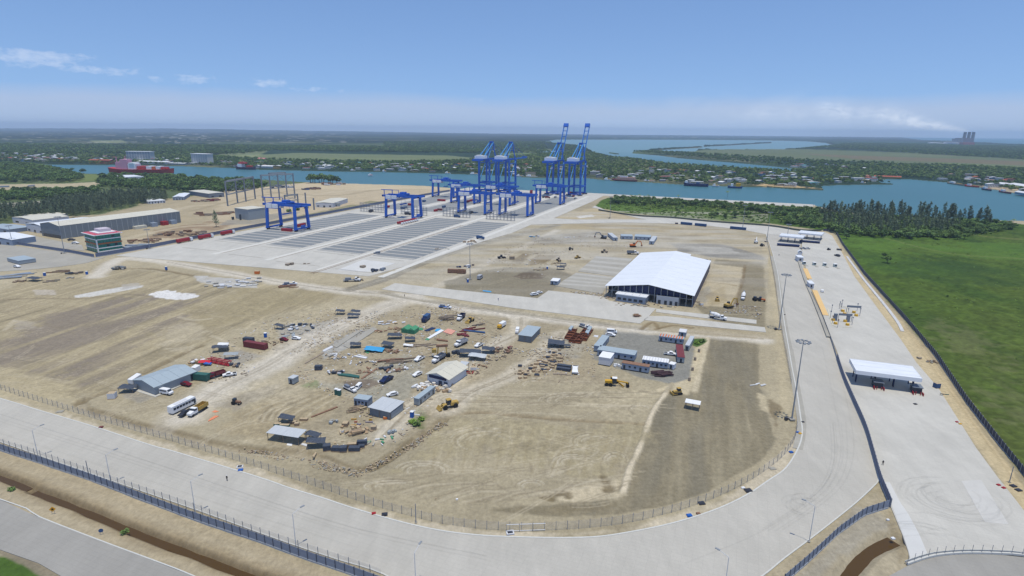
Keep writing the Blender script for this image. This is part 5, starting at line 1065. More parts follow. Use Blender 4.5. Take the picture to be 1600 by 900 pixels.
# canopies over the lanes
def canopy(label, a, b, c, H, post_m=NAVY, nbay=4, fascia=1.2):
    A, rz, W, D = rect(a, b, c, H); t = thing('gate_canopy', label, 'canopy', A, rz); y0, y1 = min(0, D), max(0, D); k = 6
    for i in range(k):
        a0 = y0 + (y1 - y0) * i / k; a1 = y0 + (y1 - y0) * (i + 1) / k - .04
        MB().box(0, W, a0, a1, H - .1 + .03 * (i % 2), H + .04 + .03 * (i % 2)).build('roof_sheet', WROOF, t)
    f = MB().box(-.06, W + .06, y0 - .1, y0, H - fascia, H + .15).box(-.06, W + .06, y1, y1 + .1, H - fascia, H + .15).box(-.1, 0, y0, y1, H - fascia, H + .15).box(W, W + .1, y0, y1, H - fascia, H + .15); f.build('fascia', WHITEP, t)
    for i in range(nbay):
        x = W * (.06 + .88 * i / (nbay - 1))
        for y in (y0 + (y1 - y0) * .28, y0 + (y1 - y0) * .36, y0 + (y1 - y0) * .72): MB().beam((x, y, 0), (x, y, H - .3), .32).build('post', post_m, t)
    return t, W, y0, y1
c0, W, y0, y1 = canopy('large white-roofed canopy over four lanes, nearest the viewer', (1338, 579), (1441, 592), (1331, 561), 6.6, fascia=1.5)
for i in (1, 3):
    x = W * (.06 + .88 * i / 3)
    b = thing('lane_booth', '%s glass booth with red guard rails under the nearest canopy' % ('left' if i == 1 else 'right'), 'booth', c0.matrix_world.to_translation(), 0)
    wpt = Matrix.Rotation(c0.rotation_euler.z, 3, 'Z') @ Vector((x + .6, y0 + 1.2, 0)); b.location = (c0.location.x + wpt.x, c0.location.y + wpt.y, .12); b.rotation_euler = (0, 0, c0.rotation_euler.z)
    MB().box(-1.6, 1.6, -1.2, 2.6, 0, 2.5).build('wall', GLASSD, b); MB().box(-1.9, 1.9, -1.5, 2.9, 2.5, 2.7).build('roof', STEELD, b)
    for sx in (-1.7, 1.7): MB().box(sx - .1, sx + .1, -3.4, -1.4, 0, 1.1).build('guard_rail', RED, b)
    for sx in (-.8, .8): MB().cyl((sx, -2.6, 0), (sx, -2.6, 1.3), .16, n=6).build('bollard', RED, b)
canopy('white-roofed far gate canopy on the left, over navy booths', (1217.5, 368), (1254.5, 371.5), (1216, 364), 6.0, nbay=4)
canopy('white-roofed far gate canopy on the right, set back by the trees', (1247, 363.5), (1284.5, 367), (1245, 359.3), 6.0, nbay=4)
for (a, b, c, lb) in (((1214.5, 384), (1249, 386.5), (1215, 382.5), 'low navy booth row under the left far canopy'), ((1249, 378.5), (1281, 381), (1249.5, 377.3), 'low navy booth row under the right far canopy')): blk('booth_row', lb, 'booth', a, b, c, 1.4, NAVY, NAVY)
blk('gate_office', 'white two-part cabin on the island below the far canopies', 'cabin', (1246, 409), (1255, 409.5), (1247.3, 405.5), 3.6, LWALL, WROOF, 0, 1)
blk('gate_office', 'small white pitched kiosk just behind the white island cabin', 'cabin', (1246.5, 399), (1253, 399.5), (1247, 397.5), 3, LWALL, WROOF, 1.6)
blk('gate_office', 'white cabin with dark window between the two orange strips', 'cabin', (1264, 451), (1271.5, 451.5), (1263.6, 446.5), 3.4, LWALL, WROOF, 0, 1)
for i, (px, py) in enumerate(((1256, 413), (1272, 414.5), (1288, 415.5), (1304.5, 417))):
    t = thing('lane_kiosk', 'small pale kiosk with green window, number %s from the left in the line of four' % ('one', 'two', 'three', 'four')[i], 'kiosk', G(px, py), -.1, 'kiosks in a line across the gate yard')
    MB().box(-1, 1, -1.2, 1.2, 0, 2.3).build('wall', mat('pale_green_wall', alb(190, 206, 202), .6), t); MB().box(-1.15, 1.15, -1.4, 1.4, 2.3, 2.45).build('roof', WHITEP, t); MB().box(-.8, .8, -1.25, -1.19, 1, 2).build('window', GLASSD, t); MB().box(-1, 1, -7, -2, 0, .25).build('island', CONO, t)
ORS = mat('orange_strip', alb(240, 202, 140), .9, var=.06)
for pts, lb in ((((1258, 420), (1265, 436)), 'short pale orange island strip above the middle cabin'), (((1273, 454), (1290, 493)), 'long pale orange island strip below the middle cabin')):
    tag(MB().strip([tuple(G(*p)[:2]) for p in pts], 3.0, -.1, .3).build('island_strip', ORS), lb, 'island strip')
tag(MB().strip(gsmooth([(1246, 402), (1257, 436), (1268, 462), (1281, 494), (1294, 528)], 4), 1.6, -.2, .9).build('low_wall', CONO), 'low concrete wall between the upright road and the gate yard', 'wall')
# weighing lanes: yellow drums, boards, pillars
for i, (px, py) in enumerate(((1316.7, 487), (1319.6, 491.5), (1334, 489), (1337.6, 494), (1320.3, 503), (1324, 508.5), (1305.3, 506.5), (1301.5, 501))):
    t = thing('lane_drum', ('yellow impact drum of the %s lane, %s one' % (('second', 'second', 'fourth', 'fourth', 'third', 'third', 'first', 'first')[i], 'rear nearer' if i in (1, 3, 5, 6) else 'farther')), 'impact drum', G(px, py), 0, 'yellow drums of the weighing lanes')
    MB().cyl((0, 0, .1), (0, 0, 1.2), 1.0, .9, 12).build('drum', YEL, t); MB().cyl((0, 0, 1.2), (0, 0, 1.3), .6, n=10).build('lid', mat('pale_yellow', alb(240, 214, 130), .6), t)
for i, (px, py) in enumerate(((1304.6, 501), (1324.4, 503))):
    t = thing('lane_cabinet', '%s tall grey cabinet among the yellow drums' % ('left', 'right')[i], 'cabinet', G(px, py), -.2); MB().box(-.8, .8, -.6, .6, 0, 4).build('casing', STEELD, t); MB().box(-.9, .9, -.7, .7, 4, 4.15).build('cap', STEEL, t)
for i, (px, py, w) in enumerate(((1333, 490, 11), (1319.5, 503, 10))):
    t = thing('lane_sign', '%s grey overhead board above the yellow drums' % ('far', 'near')[i], 'sign board', G(px, py), -.2); MB().box(-w / 3, w / 3, -.1, .1, 3.6, 4.8).build('board', STEELD, t); MB().beam((-w / 3, .15, 0), (-w / 3, .15, 4.6), .2).beam((w / 3, .15, 0), (w / 3, .15, 4.6), .2).build('post', STEELD, t)
for i, (px, py) in enumerate(((1299, 488), (1300, 506), (1311.5, 483), (1313.5, 486), (1324, 494), (1308.5, 512), (1343, 494), (1331, 508), (1297, 498), (1315, 480), (1339, 486))):
    t = thing('lane_pole', 'thin grey pole in the weighing lanes', 'pole', G(px, py), 0, 'thin poles in the weighing lanes'); MB().cyl((0, 0, 0), (0, 0, 4.5), .12, n=6).build('shaft', STEELD, t); MB().box(-.25, .25, -.2, .2, 4.1, 4.7).build('sensor', RUST if i in (1, 5) else STEELD, t)
for pts in (((1293, 482), (1300, 508), (1308, 512)), ((1310, 480), (1322, 480), (1326, 492)), ((1318, 512), (1330, 512))):
    tag(MB().strip([tuple(G(*p)[:2]) for p in pts], .35, -.1, .28).build('lane_kerb', mat('cream_kerb', alb(232, 226, 198), .85)), 'cream kerb line round the weighing lanes', 'kerb', 'cream lane kerbs')
# ================================================================== camp buildings
def gshed(name, label, a, b, c, he, hr, wm, rm, over=.4, z=0, openfront=False, cat='shed'):
    A, rz, W, D = rect(a, b, c, z); t = gable(name, label, cat, A, rz, W, D, he, hr, wm, rm, over, n=max(3, int(abs(D) / 3)))
    return t, W, D
t, W, D = gshed('shed', 'long grey metal shed with pale blue-grey roof in the left camp', (210, 606), (243, 617.5), (301.5, 590.5), 3.4, 4.9, GWALL, GROOF)
A_ = G(243, 617.5); B_ = G(301.5, 590.5)
tag(MB().strip([tuple(G(205, 607)[:2]), tuple(G(243, 619.5)[:2]), tuple(G(304, 592)[:2])], 1.6, -.1, .18).build('foundation', CONB), 'concrete plinth under the long grey shed', None, None, 'structure')
MB().box(W - .05, W + .08, D * .86, D * .96, 0, 2.8).build('door', GLASSD, t)
t, W, D = gshed('shed', 'open-fronted cream-roofed shed in the middle of the camp', (668, 598), (701, 606), (684, 577), 4.0, 5.6, LWALL, CREAM, .8)
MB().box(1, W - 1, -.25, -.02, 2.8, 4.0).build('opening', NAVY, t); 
for fx in (.55, .8): MB().box(W * fx, W * fx + 1.5, -.3, -.05, 0, 2.2).build('door', DKTARP, t)
def lean(name, label, a, b, c, h0, h1, rm, wm=None, cat='shed', posts=True, wallf=.0):
    """mono-pitch roof on posts; corners are the roof corners near-left, near-right, far-left"""
    A, rz, W, D = rect(a, b, c, h0); t = thing(name, label, cat, A, rz); k = max(2, int(W / 3)); y0, y1 = 0, D
    for i in range(k):
        x0, x1 = W * i / k, W * (i + 1) / k - .03; l = .02 * (i % 2)
        vs = [(x0, y0, h0 + l), (x1, y0, h0 + l), (x1, y1, h1 + l), (x0, y1, h1 + l)]; vs += [(x, y, z - .1) for x, y, z in vs]
        MB().add(vs, [(0, 1, 2, 3), (7, 6, 5, 4), (0, 4, 5, 1), (1, 5, 6, 2), (2, 6, 7, 3), (3, 7, 4, 0)]).build('roof_sheet', rm, t)
    for x in (.3, W / 2, W - .3):
        for y, h in ((.3, h0), (D - .3, h1)): MB().beam((x, y, 0), (x, y, h - .1), .15).build('post', WOODD, t)
    if wm: MB().box(.5, W - .5, .5, D - .5, 0, min(h0, h1) - .12 - wallf).build('wall', wm, t)
    return t, W, D
lean('shed', 'cream and grey open lean-to behind the cream-roofed shed', (706, 577), (719, 579), (712, 562.5), 4, 4, GROOF2)
lean('shed', 'white-roofed open shelter at the lower left of the camp', (415.5, 676), (466, 684), (429.5, 665), 3.1, 3.4, GROOF2)
t, W, D = lean('office_cabin', 'grey office with broad pale flat roof, lower middle of the camp', (574, 636), (609.5, 644.5), (594, 619), 3.3, 3.5, GROOF2, GWALLD)
MB().box(W - .4, W - .3, 1, D - 1, .3, 2.6).build('side_wall', GWALL, t)
def office(label, a, b, c, h, wm, rm, name='site_trailer', n=4, legs=True, rows=None):
    A, rz, W, D = rect(a, b, c); t = thing(name, label, 'site office', A, rz); y0, y1 = min(0, D), max(0, D)
    MB().box(0, W, y0, y1, .4, h).build('wall', wm, t); MB().box(-.12, W + .12, y0 - .12, y1 + .12, h, h + .15).build('roof', rm, t); MB().box(.2, W - .2, y0 + .2, y1 - .2, .05, .4).build('skirt', BLACK, t)
    for i in range(n):
        x = (i + .5) * W / n; MB().box(x - .45, x + .45, y0 - .05, y0 + .02, 1.4 if i % 3 else .5, 2.2).build('window' if i % 3 else 'door', GLASSD, t)
    if rows:
        k = int(W / 1.2)
        for i in range(k): MB().box((i + .2) * W / k, (i + .62) * W / k, y0 - .1, y1 + .1, h + .15, h + .24).build('roof_slat', rows, t)
    return t
office('grey office trailer joined to the pale flat-roofed office', (553.5, 634), (575, 637), (558, 627), 3.0, BWALL, GROOF)
office('long grey office trailer on the right of the white bag stacks', (654.5, 635), (680, 615), (650, 631), 3.0, GWALL, GROOF)
office('small square grey hut standing alone left of the green puddle', (451, 600), (459, 601.5), (455, 594.5), 2.7, GWALL, GROOF2, 'hut', 1)
office('blue-grey trailer pair along the left side of the grey lot', (938.5, 551), (951.5, 534), (927, 550), 3.0, BWALL, GROOF, n=5)
office('long blue-grey trailer along the near left side of the grey lot', (933, 556), (991, 565), (936, 549), 3.0, BWALL, GROOF, n=6)
office('boxy white cabin in front of the long blue-grey trailer', (935, 570), (953, 573), (939, 561), 3.8, LWALL, WHITEP, n=0, rows=None)
office('blue trailer with rusty roof at the front of the grey lot', (971, 577), (1013, 584), (972, 573), 3.0, BWALL, RUST, n=5)
office('long white-blue trailer at the near right of the grey lot', (1003, 572), (1043, 577.5), (1006, 566.5), 3.1, BWALL, WHITEP, n=6, rows=LWALL)
office('small white cabin at the right end of the white-blue trailer', (1044, 577), (1052, 579), (1045, 573), 2.6, LWALL, WHITEP, n=1)
office('grey trailer with orange slatted roof at the far side of the lot', (1029, 533.5), (1067, 539), (1032, 530), 2.8, BWALL, GROOF, n=5, rows=ORANGE)
office('pale grey trailer at the far right corner of the lot', (1070, 548), (1076, 549), (1076, 533), 2.8, GWALL, GROOF2, n=1)
office('trailer with dark red roof at the right side of the lot', (1058, 567), (1069, 568), (1063, 547.5), 2.8, GWALL, MAROON, n=1)
office('small blue-grey block hut beside the slatted-roof trailer', (1060, 526), (1071, 527.5), (1061, 521), 2.6, BWALL, LWALL, n=1)
office('grey trailer left end of the four far trailers', (958, 376.5), (965, 376.5), (966, 369), 3.2, BWALL, GROOF2, n=1)
office('grey trailer second of the four far trailers', (970.5, 374), (988.5, 374.5), (972, 371), 3.2, BWALL, GROOF, n=3)
office('long grey trailer third of the four far trailers', (991, 374.5), (1016, 376), (992, 371), 3.2, BWALL, GROOF, n=4)
office('grey trailer right end of the four far trailers', (1014, 382), (1021, 382.5), (1021, 374), 3.2, BWALL, GROOF2, n=1)
office('pale blue site trailer on the damp ground beside the far apron', (860, 445), (871.5, 446), (862, 440.5), 2.8, BWALL, WHITEP, n=2)
office('low grey block building in front of the paved west area', (12, 409), (30, 414), (46, 407), 3.0, GWALL, GROOF, 'hut', 0)
lean('site_hut', 'tiny white-roofed shelter beside the damp graded area', (1070, 628.5), (1094, 633), (1073.5, 623), 2.8, 2.9, WHITES)
t, W, D = lean('shed', 'grey two-tone shed beside the track in the upper camp', (808.5, 523), (831, 526), (822, 508), 3.5, 3.6, GROOF, GWALLD)
# ================================================================== soft shelters
def tarp(label, px, py, w, d, h, m=DKTARP, rz=0, name='tarp_shelter', sag=.35, seed=1, posts=True):
    rr = random.Random(seed + int(px)); t = thing(name, label, 'shelter', G(px, py), rz); n = 6; vs = []; fs = []
    for j in range(n + 1):
        for i in range(n + 1):
            u_, v_ = i / n, j / n; z = h - sag * math.sin(math.pi * u_) * math.sin(math.pi * v_) + rr.uniform(-.12, .12) + .25 * math.cos(3 * u_)
            if min(i, j, n - i, n - j) == 0: z -= .25 + rr.uniform(0, .3)
            vs.append(((u_ - .5) * w + rr.uniform(-.1, .1), (v_ - .5) * d, z))
    k = len(vs); vs += [(x, y, z - .06) for x, y, z in vs]
    for j in range(n):
        for i in range(n): a = j * (n + 1) + i; fs += [(a, a + 1, a + n + 2, a + n + 1), (k + a + n + 1, k + a + n + 2, k + a + 1, k + a)]
    MB().add(vs, fs).build('cover', m, t)
    if posts:
        for sx in (-1, 1):
            for sy in (-1, 1): MB().beam((sx * w * .42, sy * d * .42, 0), (sx * w * .42, sy * d * .42, h - .3), .12).build('post', WOODD, t)
    return t
for a in (('small dark tarp shelter, left one of two near the camp track', 532, 491, 5, 3.6, 2.6), ('small dark tarp shelter, right one of two near the camp track', 556, 491.5, 5, 3.6, 2.6),
          ('dark tarp shelter left of the green netted tent', 617, 529, 7, 4, 2.6), ('dark tarp shelter with pale junk beneath, right of its neighbour', 641, 534, 5, 3.5, 2.4), ('dark tarp shelter beside the blue tarp', 606, 543, 5.5, 4.2, 2.6),
          ('small dark umbrella-like shelter left of the blue tarp', 556, 543, 5, 3.4, 2.4), ('broad dark tarp shelter by the main track', 735, 556, 10, 5, 2.8), ('dark shiny tarp heap right of the grey roof shelter', 763, 551, 6, 4.5, 2.6),
          ('dark tarp shelter on the pale ground below the rusty stacks', 869, 541, 8, 6, 2.6), ('dark low tarp right of the one below the rusty stacks', 882, 543, 6, 2, 1.8),
          ('dark tarp shelter upper left of the white-roofed shelter', 448.5, 660, 5.5, 3, 2.6), ('dark tarp shelter right of the white-roofed shelter, farther one', 489.5, 687, 5, 3, 2.6), ('dark tarp shelter right of the white-roofed shelter, nearer one', 494.5, 698, 6, 3.6, 2.8),
          ('grey-blue tarp shelter beside the booth left of the long shed', 201, 612, 6, 4, 2.6), ('dark tarp shelter at the far left near the blue toilets', 54, 439, 9, 5, 2.6), ('dark tarp shelter with poles near the pallets, left of centre', 437, 514, 5, 3, 2.6),
          ('dark tarp over a bench near the far work area', 876, 421, 6, 3.4, 2.4), ('dark tarp over timber near the far work area', 880, 415.5, 5, 3, 2.2)):
    tarp(*a, rz=random.uniform(-.25, .25))
tarp('bright blue tarp stretched low over the ground in the camp', 585, 548.5, 9, 5, 1.6, TARPB, -.1, sag=.15); tarp('grey-roofed open shelter by the dark tarps', 746, 562, 8, 4.2, 2.6, GROOF2, -.15, 'shelter', .05)
tarp('black and white tarp shelter near the camp track', 552, 496.5, 6, 4, 2.4, DKTARP, .1); tarp('small white tarp under the dark one beside the net tent', 638, 542, 4.5, 2.2, 1.4, WHITES, .1)
tarp('grey steel awning over a bench, left of the maroon container', 345, 549, 7, 3.4, 2.8, DKTARP, .35, sag=.1); tarp('white half of the awning left of the maroon container', 349.5, 545.5, 4.5, 3.4, 3.0, WHITES, .35, sag=.05); tarp('second grey awning nearer the red trailer', 361.5, 560, 6, 3.2, 2.6, GWALL, .35, sag=.1)
def nettent():
    t = thing('net_tent', 'green netted tent with two peaks in the upper camp', 'tent', G(627, 520), heading((627, 520), (652, 523)))
    MB().box(0, 7.5, 0, 5, 0, 2.2).build('wall', GREEN, t)
    for k in (0, 1): MB().add([(k * 3.8, -.3, 2.2), (k * 3.8 + 3.6, -.3, 2.2), (k * 3.8 + 3.6, 5.3, 2.2), (k * 3.8, 5.3, 2.2), (k * 3.8 + 1.8, -.1, 3.2), (k * 3.8 + 1.8, 5.1, 3.2)], [(0, 4, 5, 3), (1, 2, 5, 4), (0, 1, 4), (3, 5, 2)]).build('roof', GREEN, t)
nettent(); tarp('green net lying right of the netted tent', 655, 515, 4, 3, .8, GREEN, .2, 'net', .1, posts=False)
# sheets and slabs lying flat
def lay(label, pts, m, h=.18, name='sheet', cat='sheet'):
    P = [G(*p) for p in pts]; o = P[0]; t = MB().sheet([(p.x - o.x, p.y - o.y) for p in P], .02, h).build(name, m); t.location = o; return tag(t, label, cat)
lay('white sheet roofing lying in a long strip, upper camp', [(667, 529), (671, 530), (694, 517), (689, 515.5)], WHITES, .35); lay('navy sheet lying left of the white strip', [(663, 517), (668, 518.5), (681, 513), (675, 512)], DKBL, .35)
lay('salmon sheet spread flat in the upper camp', [(692, 519), (705, 523.5), (712, 517.5), (700, 514)], SALMON, .3); lay('pale blue sheet at the end of the white strip', [(679, 518), (686, 518.5), (689, 514.5), (682, 514.5)], TARPB, .3); lay('small mint green sheet below the white strip', [(664, 531), (670, 532), (672, 529), (667, 528.5)], GREEN, .25)
lay('long white plank sheets lying below the blue tarp', [(552, 557), (571, 561), (574, 559.5), (557, 556.5)], WHITES, .4); lay('short white sheet right above the long white planks', [(558, 555), (572, 558.5), (575, 559), (562, 555)], WHITES, .4)
lay('small green sheet left of the blue tarp', [(569, 550), (575, 553), (580, 549), (573, 547.5)], GREEN, .3); lay('orange netting lying on the ground left of centre', [(331, 644), (337, 645), (342, 643), (336, 641.5)], PINK, .15); lay('orange and white netting lying nearest the tracks', [(325, 659), (332, 656), (342, 650.5), (336, 650), (328, 655)], PINK, .2)
lay('small white slab below the white-roofed shelter', [(448, 696), (456, 697), (457, 693.5), (449, 693)], WHITES, .15); lay('pale flat sheets right of the white-roofed shelter', [(470, 695), (479, 698), (481, 695), (473, 693)], LWALL, .2)
lay('light wooden board leaning at the embankment edge', [(488, 715), (491, 716), (495, 709), (493, 708)], WOOD, .5, 'board', 'board'); lay('thin blue sheet on the edge of the middle slab', [(754, 455), (768, 457), (767, 455), (755, 453.8)], TARPB, .15)
lay('white slab in the lot corner by the rusty stacks', [(927, 526), (934, 527.5), (935, 524.5), (929, 524)], LWALL, .2); lay('white awning roof left of the long grey shed', [(200, 599), (207, 600.5), (222, 590.5), (215, 589)], WHITES, 1.8, 'awning', 'awning'); lay('white awning roof right of the long grey shed', [(299, 582), (306, 583), (314, 578), (306, 577)], WHITES, 2.3, 'awning', 'awning')
lay('pale boards strip left end of the gravel strip', [(504, 548), (506, 550), (521, 543), (518, 541)], LWALL, .3, 'board', 'board'); lay('long grey pallet deck beside the camp track, left one', [(520, 541), (526, 544), (563, 519), (558, 517)], CONO, .35, 'pallet_deck', 'pallet deck'); lay('long grey pallet deck beside the camp track, right one', [(537, 541), (545, 545), (590, 515), (582, 512)], CONO, .35, 'pallet_deck', 'pallet deck')
lay('thin rusty rail pointing at the pallet decks', [(476, 568), (477, 569), (507, 552), (505, 551)], RUSTG, .3, 'steel_rail', 'rail')
lay('long grey pipe on the ground upper right of the camp', [(724, 516), (725, 517.5), (758, 521), (758, 519.5)], CBLUE, .5, 'pipe', 'pipe'); lay('long brown plank right of the office track', [(486, 652), (487, 653), (528, 637), (526, 636)], RUST, .4, 'plank', 'plank')
lay('dark beam lying below the pair of grey boxes', [(864, 584), (864, 585.4), (886, 586.5), (886, 585)], RUSTG, .4, 'beam', 'beam'); lay('brown beam lying above the yellow drill rig', [(682, 530), (682, 532), (700, 534.5), (700, 533)], RUST, .6, 'beam', 'beam')
lay('long green pipe cradle in the middle of the camp', [(527, 585), (529, 587.5), (561, 592), (562, 589), (545, 586)], TEAL, .7, 'pipe_cradle', 'pipe cradle'); lay('rusty beam right of the green pipe cradle', [(564, 592), (566, 593), (590, 577), (588, 576)], RUST, .35, 'beam', 'beam')
